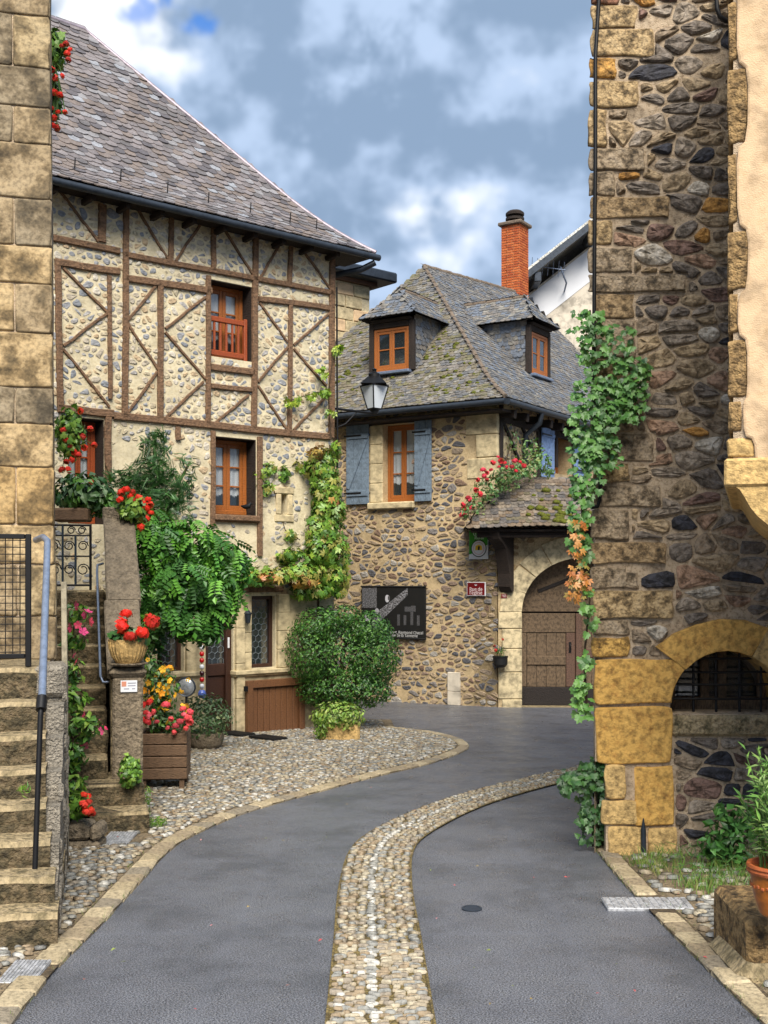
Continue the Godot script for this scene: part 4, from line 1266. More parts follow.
	u1.quad(apex, rend, rend + Vector3(-4.2, -4.0, 0), apex + Vector3(-3.0, -3.7, 0))
	var roof := obj("roof", u1, M.old_timber, h)
	var dl := Vector2(-2.534, 6.128)
	var dlt := Vector2(-2.534, 7.047)
	dormer(h, I, dl.x, 0.44, -0.62, dl.y, dlt.y, dlt.y + 0.62, 0.0, sl, zr, vs)
	var d2 := Vector2(3.358, 6.275)
	var d2t := Vector2(3.358, 7.211)
	dormer(h, FR, d2.x, 0.44, -0.75, d2.y, d2t.y, d2t.y + 0.62, 0.0, sl, zr, vs)
	weigh(sl, FL)
	pieces(sl, M.slate_old, st, roof, "slate", "slates")
	var hp := MB.new()
	for k in 26:
		var p0: Vector3 = PL.call(-cs * L * k / 26.0, L * k / 26.0)
		var p1: Vector3 = PL.call(-cs * L * (k + 0.94) / 26.0, L * (k + 0.94) / 26.0)
		tube(hp, [p0 + Vector3(0, 0.02 + rr(0.0, 0.012), 0), p1 + Vector3(0, 0.02, 0)], 0.045, 6)
	for k in 20:
		var p0: Vector3 = FR * PR.call(lerpf(cs * L, 8.5, k / 20.0), L)
		var p1: Vector3 = FR * PR.call(lerpf(cs * L, 8.5, (k + 0.95) / 20.0), L)
		tube(hp, [p0 + Vector3(0, rr(0.0, 0.02), 0), p1 + Vector3(0, rr(0.0, 0.02), 0)], 0.06, 6)
	obj("ridge_tile", hp, M.ridge, roof)
	var ms := MB.new()
	var pb := pebble(7)
	for k in 150:
		var b := rr(0.3, 3.4)
		var a := -cs * b - rr(0.1, 3.3)
		if rng.randf() < 0.35:
			b = rr(0.5, 2.6); a = -4.55 + (b - 0.5) * 0.55 + rr(-0.1, 0.1)
		elif rng.randf() < 0.5: a = -cs * b - rr(0.2, 1.2)
		var s := rr(0.03, 0.11)
		ms.add(pb, put(PL.call(a, b) + Vector3(0, 0.03, 0.02), Basis(Vector3.RIGHT, 0.8) * Basis.from_scale(Vector3(s * 1.3, 0.03, s))))
	tag(obj("moss", ms, M.moss, roof), "", "", "", "stuff")
	var gu := MB.new()
	tube(gu, [Vector3(-7, 5.16, 0.37), Vector3(0.34, 5.16, 0.37)], 0.055, 8)
	obj("gutter", gu, M.zinc, h)
	gu = MB.new()
	tube(gu, [Vector3(-0.34, 5.16, 0.37), Vector3(8.0, 5.16, 0.37)], 0.055, 8)
	tube(gu, [Vector3(1.0, 5.12, 0.37), Vector3(1.0, 4.95, 0.34), Vector3(0.98, 4.75, 0.07), Vector3(0.98, 3.9, 0.06)], 0.05, 8)
	obj("gutter", gu, M.zinc, h, FR)
	for k in 12:
		var one := MB.new()
		timber(one, Vector3(0.1 + k * 0.5, 5.05, -0.1), Vector3(0.1 + k * 0.5, 5.0, 0.3), Vector3.RIGHT, 0.1, 0.14, 0.002, 1)
		obj("rafter", one, M.old_timber, h, FR)
	var sof := MB.new()
	bb(sof, Vector3(-7, 5.02, -0.2), Vector3(0.25, 5.06, 0.3))
	obj("soffit", sof, M.old_timber, h)
	chimney(h, Vector3(-3.64, 8.3, -8.14), 2.6, 0.5)
	# portal wall with the arched barn door
	var cx := 1.44
	var sy := 1.63
	var rx := 1.03
	var ry := 0.93
	var outl := PackedVector2Array([Vector2(0.02, -0.3), Vector2(cx - rx, -0.3)])
	for p in arch_points(cx, sy, rx, ry, 20): outl.append(p)
	outl.append_array([Vector2(cx + rx, -0.3), Vector2(4.2, -0.3), Vector2(4.2, 3.5), Vector2(0.02, 3.5)])
	m = MB.new()
	prism(m, outl, -0.45, 0.03)
	obj("portal_wall", m, M.mortar_tan, h, PO)
	var n := 9
	for k in n:
		var a0 := lerpf(PI, 0, k / float(n)) - 0.006
		var a1 := lerpf(PI, 0, (k + 1) / float(n)) + 0.006
		var vp := PackedVector2Array()
		for p in arch_points(cx, sy, rx - 0.012, ry - 0.012, 3, a0, a1): vp.append(p)
		for p in arch_points(cx, sy, rx + 0.36, ry + rr(0.3, 0.38), 3, a1, a0): vp.append(p)
		var one := MB.new()
		prism(one, vp, -0.4, 0.05 + rr(-0.004, 0.004))
		obj("voussoir", one, M.cream, h, PO)
	for side in [-1, 1]:
		var y := -0.2
		var k := 0
		while y < sy - 0.05:
			var hh: float = min([0.34, 0.46, 0.4][k % 3], sy - y)
			var one := MB.new()
			var lw: float = [0.34, 0.40, 0.31][k % 3]
			var x0: float = cx + side * (rx - 0.012)
			bb(one, Vector3(x0, y + 0.004, -0.4), Vector3(x0 + side * lw, y + hh - 0.004, 0.05 + rr(-0.004, 0.004)), 0.012, 0.003)
			obj("jamb_stone", one, M.cream, h, PO)
			y += hh
			k += 1
	var pr := []
	for c in cells(Rect2(0.1, 2.2, 3.5, 1.0), 0.11, 1.5, 0.15):
		var mid := centre_of(c)
		if Vector2((mid.x - cx) / (rx + 0.42), (mid.y - sy) / (ry + 0.42)).length() < 1.0 or rng.randf() < 0.25: continue
		var s := shrink(c, 0.02)
		if s.size() < 3: continue
		var one := MB.new()
		stone(one, soft(s), 0.03, rr(0.006, 0.02), 0.5)
		pr.append([one, rng.randi() % 7, 1.0, I])
	var door := part("barn_door", h, PO)
	pieces(pr, M.stone, [Color(0.62, 0.53, 0.40), Color(0.56, 0.50, 0.42), Color(0.66, 0.57, 0.44), Color(0.5, 0.46, 0.4), Color(0.68, 0.58, 0.42), Color(0.6, 0.5, 0.36), Color(0.45, 0.42, 0.4)], h, "stone", "rubble", 60, PO)
	var z := -0.30
	var back := MB.new()
	bb(back, Vector3(cx - rx - 0.05, -0.2, z - 0.12), Vector3(cx + rx + 0.05, sy + ry + 0.05, z - 0.04))
	obj("backing", back, M.barn_dark, door)
	var split := cx - 0.06
	# arched top: two boards and a slanting one
	var top := PackedVector2Array([Vector2(cx - rx * 0.955, 1.905)])
	for p in arch_points(cx, sy, rx, ry, 16, PI * 0.9, PI * 0.1): top.append(p)
	top.append(Vector2(cx + rx * 0.955, 1.905))
	var tp := MB.new()
	prism(tp, top, z - 0.04, z - 0.005)
	obj("plank", tp, M.barn, door)
	var sb := MB.new()
	timber(sb, Vector3(cx - 0.72, 1.98, z + 0.005), Vector3(cx + 0.25, 2.36, z + 0.005), Vector3.UP, 0.06, 0.02, 0.002, 2)
	timber(sb, Vector3(cx + 0.3, 2.36, z + 0.005), Vector3(cx + 0.85, 2.0, z + 0.005), Vector3.UP, 0.06, 0.02, 0.002, 2)
	obj("brace", sb, M.barn_dark, door)
	var parts_ := [[-1.03, 1.62, 1.03, 1.92, 0.03, "barn"], [-1.03, 1.60, 1.03, 1.622, -0.02, "barn_dark"], [-1.02, 1.26, -0.08, 1.598, 0.012, "barn"], [-1.03, 0.32, -0.92, 1.258, 0.014, "barn"], [-0.24, 0.32, -0.08, 1.258, 0.014, "barn_red"], [-0.91, 0.70, -0.245, 0.86, 0.022, "barn"], [-1.03, 0.0, 1.03, 0.318, 0.018, "barn_dark"], [-0.075, 0.32, 0.03, 1.598, 0.05, "barn_red"], [0.035, 0.83, 1.0, 0.99, 0.018, "barn_red"]]
	for p in parts_:
		var one := MB.new()
		bb(one, Vector3(cx + p[0], p[1] + 0.002, z - 0.04), Vector3(cx + p[2], p[3] - 0.002, z + p[4]), 0.008, 0.002)
		obj("rail", one, M[p[5]], door)
	for k in 4:
		var one := MB.new()
		bb(one, Vector3(cx - 0.91 + k * 0.167, 0.32, z - 0.04), Vector3(cx - 0.91 + (k + 1) * 0.167 - 0.004, 1.255, z - 0.004 + rr(-0.004, 0.003)), 0.005)
		obj("plank", one, M.barn, door)
	for k in 6:
		var one := MB.new()
		bb(one, Vector3(cx + 0.035 + k * 0.165, 0.32, z - 0.04), Vector3(cx + 0.2 + k * 0.165 - 0.004, 1.595, z - 0.004 + rr(-0.004, 0.003)), 0.005)
		obj("plank", one, M.barn, door)
	var han := MB.new()
	bb(han, Vector3(cx - 0.19, 0.92, z + 0.014), Vector3(cx - 0.15, 1.1, z + 0.022)); tube(han, [Vector3(cx - 0.17, 0.96, z + 0.02), Vector3(cx - 0.17, 0.97, z + 0.07), Vector3(cx - 0.17, 1.06, z + 0.07), Vector3(cx - 0.17, 1.07, z + 0.02)], 0.008, 5)
	obj("handle", han, M.iron, door)
	var thr := MB.new()
	bb(thr, Vector3(cx - rx, -0.3, -0.44), Vector3(cx + rx, 0.0, 0.12), 0.02)
	obj("threshold", thr, M.step, h, PO)
	# lean-to canopy over the portal
	var ang := atan2(0.80, 0.92)
	var cl := Vector2(0.80, 0.92).length()
	var PC := func(a: float, b: float) -> Vector3: return Vector3(a, 3.05 + sin(ang) * b + 0.02 * sin(a * 2.0), 0.66 - cos(ang) * b)
	var PS := func(a: float, b: float) -> Vector3: return Vector3(-0.52 + b * 0.6, 3.05 + sin(ang) * b, 0.66 - cl * 0.9 + a)
	var can := []
	var uc := roofing(can, PC, func(b): return -0.52 + 0.62 * b, func(_b): return 3.4, cl, 0.115, 0.085, vs, func(_a, _b): return rng.randi() % 7)
	var us := roofing(can, PS, func(_b): return 0.0, func(b): return cl * 0.9 - cos(ang) * b, cl, 0.115, 0.085, vs, func(_a, _b): return rng.randi() % 4)
	uc.add(us, I)
	bb(uc, Vector3(-0.45, 2.98, 0.0), Vector3(3.3, 3.02, 0.6))
	var cp := obj("canopy", uc, M.old_timber, h, PO)
	weigh(can, FL * PO)
	pieces(can, M.slate_old, [Color(0.50, 0.46, 0.44), Color(0.55, 0.52, 0.50), Color(0.44, 0.42, 0.42), Color(0.60, 0.55, 0.50), Color(0.52, 0.45, 0.38), Color(0.47, 0.44, 0.36), Color(0.38, 0.37, 0.38)], cp, "slate", "slates")
	var cr := MB.new()
	for k in 9:
		var x0 := 0.12 + k * 0.36
		tube(cr, [Vector3(x0, 3.84 + rr(0, 0.02), -0.24), Vector3(x0 + 0.34, 3.84 + rr(0, 0.02), -0.24)], 0.065, 6)
	obj("ridge_tile", cr, M.ridge, cp)
	var cm := MB.new()
	for k in 42:
		var s := rr(0.04, 0.13)
		var a := rr(0.35, 1.5)
		var b := rr(0.05, 1.0)
		if k < 16:
			a = rr(0.75, 1.25); b = rr(0.02, 0.3)
		cm.add(pb, put(PC.call(a, b) + Vector3(0, 0.035, 0.03), Basis(Vector3.RIGHT, 0.72) * Basis.from_scale(Vector3(s * 1.4, 0.05, s))))
	tag(obj("moss", cm, M.moss, cp), "", "", "", "stuff")
	var beam := MB.new()
	timber(beam, Vector3(-0.35, 2.93, 0.45), Vector3(3.3, 2.93, 0.45), Vector3.UP, 0.10, 0.12)
	obj("beam", beam, M.old_timber, cp)
	for e in [[Transform3D(Basis.IDENTITY, PO * Vector3(0.20, 0, 0.0)), 0.0], [PO, 2.75]]:
		var kb := MB.new()
		var kp := PackedVector2Array([Vector2(0, 3.0), Vector2(0, 1.98), Vector2(0.06, 1.96), Vector2(0.15, 2.06), Vector2(0.16, 2.28), Vector2(0.2, 2.42), Vector2(0.3, 2.7), Vector2(0.42, 2.8), Vector2(0.55, 2.86), Vector2(0.6, 3.0)])
		var flat := MB.new()
		prism(flat, kp, -0.11, 0.11)
		kb.add(flat, put(Vector3(e[1], 0, 0.03), Basis(Vector3(0, 0, 1), Vector3.UP, Vector3(-1, 0, 0))))
		obj("bracket", kb, M.old_timber, h, e[0])

func chimney(parent: Node, at: Vector3, hh: float, w: float) -> void:
	var c := part("chimney", parent, put(at))
	var core := MB.new()
	bb(core, Vector3(-w / 2 + 0.008, 0, -w / 2 + 0.008), Vector3(w / 2 - 0.008, hh, w / 2 - 0.008))
	obj("mortar", core, M.mortar_tan, c)
	var list := []
	var bl := bx(Vector3(0.156, 0.05, 0.05), 0.004)
	var tones := [Color(0.78, 0.39, 0.19), Color(0.83, 0.45, 0.23), Color(0.72, 0.34, 0.17)]
	for k in 4:
		var rot := Basis(Vector3.UP, k * PI / 2)
		var y := 0.03
		var row := 0
		while y < hh - 0.02:
			var x := -w / 2 + (0.04 if row & 1 else 0.083)
			while x < w / 2 - 0.03:
				list.append([bl, rng.randi() % 3, 0.0, put(rot * Vector3(clampf(x, -w / 2 + 0.078, w / 2 - 0.078), y, w / 2 - 0.02), rot)])
				x += 0.166
			y += 0.062
			row += 1
	pieces(list, M.rust_brick, tones, c, "brick", "bricks", 0)
	var cap := MB.new()
	bb(cap, Vector3(-w / 2 - 0.07, hh, -w / 2 - 0.07), Vector3(w / 2 + 0.07, hh + 0.09, w / 2 + 0.07), 0.02)
	obj("cap", cap, M.ridge, c)
	var pot := MB.new()
	lathe(pot, [[0.17, 0.09], [0.17, 0.16], [0.23, 0.17], [0.23, 0.23], [0.16, 0.24], [0.16, 0.27], [0.23, 0.29], [0.23, 0.35], [0.17, 0.40], [0.0, 0.42]], 14, Vector3(0, hh, 0))
	obj("pot", pot, M.old_timber, c)

# ---------------------------------------------------------------- houses behind
func far_houses() -> void:
	var F := frame(-0.30, -0.75, 25.0, 0.758, 0.652)
	var h := thing("block_house", "pale block-walled house end between half-timbered house and dormer roof", "house", F)
	var m := MB.new()
	bb(m, Vector3(-6, -0.3, -5), Vector3(0, 8.7, -0.03))
	obj("wall", m, M.mortar_light, h)
	for j in 9:
		for i in 5:
			var one := MB.new()
			var x1 := -i * 0.46 - (0.23 if j & 1 else 0.0)
			bb(one, Vector3(x1 - 0.445, 6.3 + j * 0.265, -0.2), Vector3(x1 - 0.006, 6.3 + j * 0.265 + 0.252, rr(0.0, 0.012)), 0.015, 0.006)
			obj("block", one, M.cream if (i + j) % 3 else M.render, h)
	m = MB.new()
	bb(m, Vector3(-6.2, 8.7, -5.2), Vector3(0.12, 8.78, 0.10))
	obj("fascia", m, M.barn_red, h)
	m = MB.new()
	bb(m, Vector3(-6.4, 8.78, -5.4), Vector3(0.45, 9.0, 0.40), 0.03)
	obj("roof", m, M.zinc, h)
	# white gabled house
	var W := Transform3D(Basis.IDENTITY, Vector3(3.5, -0.99, -33.0))
	var g := thing("gabled_house", "pale rendered gable house with dark barge boards behind the brick chimney", "house", W)
	m = MB.new()
	var gp_ := PackedVector2Array([Vector2(0.45, -0.3), Vector2(12.0, -0.3), Vector2(12.0, 10.6), Vector2(6.2, 15.1), Vector2(0.45, 10.62)])
	prism(m, gp_, -9.0, 0.0)
	obj("wall", m, M.white_render, g)
	var sl := 0.781
	for s in [0, 1]:
		var rm := MB.new()
		var a := Vector3(-0.35, 10.42, 0.9) if s == 0 else Vector3(12.8, 10.42, 0.9)
		var b := Vector3(6.2, 15.55, 0.9)
		var q := PackedVector2Array([Vector2(a.x, a.y), Vector2(b.x, b.y), Vector2(b.x, b.y + 0.18), Vector2(a.x, a.y + 0.18)])
		prism(rm, q, -9.5, 0.9)
		obj("roof", rm, M.slate_old, g)
		var bm := MB.new()
		q = PackedVector2Array([Vector2(a.x, a.y - 0.12), Vector2(b.x, b.y - 0.12), Vector2(b.x, b.y + 0.1), Vector2(a.x, a.y + 0.1)])
		prism(bm, q, 0.901, 0.95)
		obj("barge_board", bm, M.zinc, g)
	for x in [0.8, 2.35]:
		var pm := MB.new()
		bb(pm, Vector3(x - 0.1, 10.42 + (x + 0.35) * sl - 0.42, -0.2), Vector3(x + 0.1, 10.42 + (x + 0.35) * sl - 0.14, 0.9), 0.02)
		obj("purlin", pm, M.zinc, g)
	var band := MB.new()
	prism(band, PackedVector2Array([Vector2(0.46, 10.55), Vector2(0.46, 9.6), Vector2(6.2, 14.1), Vector2(6.2, 15.05)]), -0.05, 0.015)
	obj("gable_band", band, M.white, g)
	var an := thing("tv_antenna", "small aerial with metal rods under the pale gable's barge board", "antenna", put(Vector3(4.876, 9.963, -32.600)))
	var mm := MB.new()
	tube(mm, [Vector3(0.3, -0.1, -0.38), Vector3(0.28, 0.0, 0.1), Vector3(0.1, 0.45, 0.15)], 0.025, 6)
	obj("mast", mm, M.grey_pipe, an)
	mm = MB.new()
	tube(mm, [Vector3(-0.75, 0.5, 0.15), Vector3(0.25, 0.35, 0.15)], 0.015, 5)
	obj("boom", mm, M.grey_pipe, an)
	for k in 7:
		var x := -0.7 + k * 0.15
		var one := MB.new()
		tube(one, [Vector3(x, 0.49 - k * 0.022 - 0.2, 0.05), Vector3(x, 0.49 - k * 0.022 + 0.2, 0.25)], 0.009, 4)
		obj("rod", one, M.grey_pipe, an)

# ---------------------------------------------------------------- rubble tower house on the right
func tower_house() -> void:
	var F := frame(1.37, -0.2286, 7.62, 1, 0)
	var h := thing("rubble_house", "tall rubble stone house corner with ochre quoins and barred arched window", "house", F)
	var I := Transform3D.IDENTITY
	var cx := 0.896
	var sy := 0.994
	var rx := 0.37
	var ry := 0.364
	var hole := Rect2(cx - rx, 0.934, rx * 2, 0.44)
	var m := MB.new()
	wall(m, Rect2(0.25, 0.62, 3.18, 6.28), [hole], 0.0, -0.5)
	wall(m, Rect2(0.03, 0.62, 0.22, 6.28), [], 0.0, -0.06)
	wall(m, Rect2(0.25, -0.3, 3.18, 0.92), [], -0.001, -0.5)
	wall(m, Rect2(0.10, -0.3, 0.15, 0.92), [], -0.001, -0.06)
	var sp := PackedVector2Array([Vector2(cx - rx, 1.374)])
	for p in arch_points(cx, sy, rx, ry, 18): sp.append(p)
	sp.append(Vector2(cx + rx, 1.374))
	prism(m, sp, -0.5, 0.001)
	# the flank runs back and away from the street
	m.quad(Vector3(1.9, -0.3, -5.0), Vector3(0.035, -0.3, -0.06), Vector3(0.035, 6.9, -0.06), Vector3(1.9, 6.9, -5.0))
	m.quad(Vector3(0.03, 6.9, 0), Vector3(3.43, 6.9, 0), Vector3(3.43, 6.9, -5), Vector3(1.9, 6.9, -5))
	m.quad(Vector3(3.43, -0.3, -5.0), Vector3(1.9, -0.3, -5.0), Vector3(1.9, 6.9, -5.0), Vector3(3.43, 6.9, -5.0))
	obj("wall", m, M.mortar_pink, h)
	# dressed corner blocks and the blocks round the window
	var qs := [[0.000, 5.782, 0.184, 5.636, 0], [0.000, 5.626, 0.305, 5.477, 1], [-0.002, 5.471, 0.414, 5.283, 1], [-0.010, 5.277, 0.169, 5.145, 2], [-0.010, 5.131, 0.316, 4.951, 1], [-0.017, 4.937, 0.107, 4.689, 1], [-0.017, 4.681, 0.359, 4.535, 3], [-0.019, 4.529, 0.159, 4.370, 3], [-0.010, 4.360, 0.518, 4.217, 4], [-0.019, 4.205, 0.138, 4.038, 1], [-0.019, 4.023, 0.274, 3.856, 3], [-0.019, 3.846, 0.631, 3.724, 3],
		[0.020, 3.717, 0.285, 3.557, 4], [0.003, 3.549, 0.293, 3.292, 3], [0.003, 3.284, 0.210, 3.085, 1], [0.003, 3.077, 0.293, 2.808, 3], [0.012, 2.795, 0.417, 2.609, 3], [0.012, 2.598, 0.260, 2.464, 1], [0.003, 2.451, 0.463, 2.304, 3], [-0.001, 2.288, 0.260, 2.091, 3], [-0.005, 2.081, 0.504, 1.926, 4], [-0.005, 1.917, 0.239, 1.764, 3],
		[-0.002, 1.873, 0.320, 1.764, 3], [0.010, 1.755, 0.549, 1.566, 1], [0.010, 1.560, 0.254, 1.456, 3], [0.006, 1.446, 0.258, 1.310, 5]]
	var tones := [Color(0.58, 0.42, 0.34), Color(0.75, 0.66, 0.51), Color(0.82, 0.64, 0.36), Color(0.67, 0.61, 0.53), Color(0.68, 0.59, 0.46), Color(0.86, 0.70, 0.40)]
	var blocks := []
	var holes := []
	for q in qs:
		var r := rc(q[0], q[1], q[2], q[3])
		holes.append(rpoly(r.grow(0.004)))
		var one := MB.new()
		stone(one, soft(rough_rect(r, 0.005, 0.010), 1), 0.0, rr(0.02, 0.036), 0.75, 0.003, 2)
		blocks.append([one, q[4], 10.0, I])
	pieces(blocks, M.lichen, tones, h, "quoin", "quoins")
	var arch := PackedVector2Array()
	for p in arch_points(cx, sy, rx - 0.005, ry - 0.005, 24): arch.append(p)
	arch.append(Vector2(cx + rx - 0.005, 0.92)); arch.append(Vector2(cx - rx + 0.005, 0.92))
	var big := [rc(0.019, 1.304, 0.627, 0.999), rc(0.025, 0.992, 0.538, 0.603), rc(0.285, 0.595, 0.549, 0.194), rc(0.087, 0.605, 0.235, 0.372), rc(0.064, 0.370, 0.305, 0.203), rc(0.107, 0.196, 0.363, -0.010), rc(0.371, 0.188, 0.573, -0.010)]
	for k in big.size():
		var r: Rect2 = big[k]
		holes.append(rpoly(r.grow(0.004)))
		var p := rough_rect(r, 0.005, 0.007)
		if k == 0: p = cut(p, [arch])
		var one := MB.new()
		stone(one, p if k == 0 else soft(p, 1), 0.0, 0.035 if k < 3 else 0.045, 0.8, 0.002, 2)
		var ob := obj("quoin", one, M.ochre if k < 3 else M.corbel, h)
		if k < 3: tag(ob, "bright ochre dressed block")
	for a in [[2.42, 1.12], [1.10, 0.62], [0.60, 0.02]]:
		var vp := PackedVector2Array()
		for p in arch_points(cx, sy, rx - 0.004, ry - 0.004, 6, a[0], a[1]): vp.append(p)
		for p in arch_points(cx, sy, rx + 0.25, ry + (0.21 if a[0] > 2 else 0.24), 5, a[1], a[0]): vp.append(p + Vector2(rr(-0.008, 0.008), rr(-0.008, 0.008)))
		holes.append(Geometry2D.offset_polygon(vp, 0.004)[0])
		var one := MB.new()
		prism(one, vp, -0.3, 0.03)
		stone(one, vp, 0.03, 0.008, 0.8, 0.001, 2)
		obj("voussoir", one, M.ochre if a[0] != 1.10 else M.corbel, h)
	holes.append(arch)
	holes.append(rpoly(Rect2(-2.0, -1.0, 2.04, 9.0)))
	var sill := rc(0.526, 0.935, 1.272, 0.790)
	holes.append(rpoly(sill.grow(0.004)))
	var so := MB.new()
	bb(so, Vector3(sill.position.x, sill.position.y, -0.3), Vector3(cx + rx + 0.05, sill.end.y - 0.008, 0.03), 0.02, 0.006)
	obj("sill", so, M.step, h)
	# rubble
	var rt := [Color(0.64, 0.58, 0.51), Color(0.71, 0.64, 0.54), Color(0.53, 0.50, 0.48), Color(0.26, 0.27, 0.32), Color(0.66, 0.62, 0.58), Color(0.78, 0.70, 0.58), Color(0.55, 0.45, 0.42), Color(0.85, 0.83, 0.80), Color(0.82, 0.62, 0.34), Color(0.73, 0.61, 0.53)]
	var list := []
	for c0 in cells(Rect2(0.04, 0.0, 1.75, 6.2), 0.088, 1.8, 0.25, 0.46):
		var c := cut(c0, holes)
		if c.size() < 3 or absf(area_of(c)) < 0.0012: continue
		if centre_of(c).y < 0.66 and centre_of(c).x < 0.3: continue
		var s := shrink(c, rr(0.006, 0.014))
		if s.size() < 3 or absf(area_of(s)) < 0.0006: continue
		var per := 0.0
		for i in s.size(): per += s[i].distance_to(s[(i + 1) % s.size()])
		if absf(area_of(s)) / (per * per) < 0.032: continue
		var one := MB.new()
		stone(one, soft(s, 1), 0.0, rr(0.008, 0.03), 0.7, 0.006, 1)
		var mid := centre_of(s)
		var tone: int = [0, 0, 1, 1, 2, 2, 2, 4, 4, 5, 6, 7, 9, 0][rng.randi() % 14]
		if rng.randf() < 0.07: tone = 3
		if mid.y > 1.5 and rng.randf() < 0.025: tone = 8
		if mid.y < 0.9: tone = [2, 2, 3, 4, 0, 6][rng.randi() % 6]
		list.append([one, tone, absf(area_of(s)) * (0.1 if mid.x > 1.25 else 1.0), I])
	pieces(list, M.lichen, rt, h, "stone", "rubble")
	# barred window
	var w := part("window", h)
	var back := MB.new()
	bb(back, Vector3(cx - rx, 0.92, -0.34), Vector3(cx + rx, 1.38, -0.32))
	obj("pane", back, M.glass, w)
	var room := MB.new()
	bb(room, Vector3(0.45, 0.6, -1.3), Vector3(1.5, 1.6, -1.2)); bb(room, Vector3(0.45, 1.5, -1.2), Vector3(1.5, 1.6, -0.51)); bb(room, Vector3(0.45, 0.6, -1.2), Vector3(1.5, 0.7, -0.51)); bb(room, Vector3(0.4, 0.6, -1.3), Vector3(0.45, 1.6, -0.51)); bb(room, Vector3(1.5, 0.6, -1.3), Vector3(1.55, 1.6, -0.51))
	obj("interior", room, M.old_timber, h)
	var f := MB.new()
	for x in [cx - rx + 0.05, cx - 0.09, cx + 0.03, cx + 0.3]: bb(f, Vector3(x, 0.95, -0.31), Vector3(x + 0.055, 1.37, -0.27), 0.006)
	bb(f, Vector3(cx - rx, 0.925, -0.31), Vector3(cx + rx, 1.02, -0.268), 0.006)
	obj("frame", f, M.barn, w)
	for y in [659, 673, 685.5, 700]:
		var one := MB.new()
		var v: float = 1.6 - (y - 579) / 150.9 + 0.2286
		tube(one, [Vector3(cx - rx + 0.005, v, -0.1), Vector3(cx, v - 0.004, -0.1), Vector3(cx + rx - 0.005, v, -0.1)], 0.009, 6)
		obj("bar", one, M.iron, w)
	for x in [-0.185, -0.033, 0.125, 0.27]:
		var one := MB.new()
		tube(one, [Vector3(cx + x, 0.935, -0.115), Vector3(cx + x, sy + ry * sqrt(1 - pow(x / rx, 2)), -0.115)], 0.009, 6)
		obj("bar", one, M.iron, w)
	var cb := MB.new()
	tube(cb, [Vector3(0.048, 5.698, 0.05), Vector3(0.021, 5.268, 0.055), Vector3(0.021, 4.605, 0.055), Vector3(0.015, 4.009, 0.055), Vector3(0.008, 2.882, 0.055)], 0.013, 6)
	obj("cable", cb, M.iron, h)
	cb = MB.new()
	tube(cb, [Vector3(0.055, 2.591, 0.06), Vector3(0.048, 2.352, 0.06), Vector3(0.035, 2.306, 0.06), Vector3(-0.005, 2.299, 0.04)], 0.014, 6)
	obj("cable", cb, M.iron, h)
	cb = MB.new()
	tube(cb, [Vector3(0.810, 5.718, 0.06), Vector3(0.817, 5.572, 0.07), Vector3(0.836, 5.519, 0.07), Vector3(0.876, 5.499, 0.06), Vector3(0.956, 5.499, 0.04)], 0.016, 6)
	obj("cable", cb, M.iron, h)
	cb = MB.new()
	tube(cb, [Vector3(0.336, -0.020, 0.07), Vector3(0.333, 0.179, 0.07)], 0.018, 8)
	tube(cb, [Vector3(0.333, 0.179, 0.07), Vector3(0.333, 0.258, 0.07)], [0.018, 0.003], 8)
	obj("vent_tube", cb, M.zinc, h)

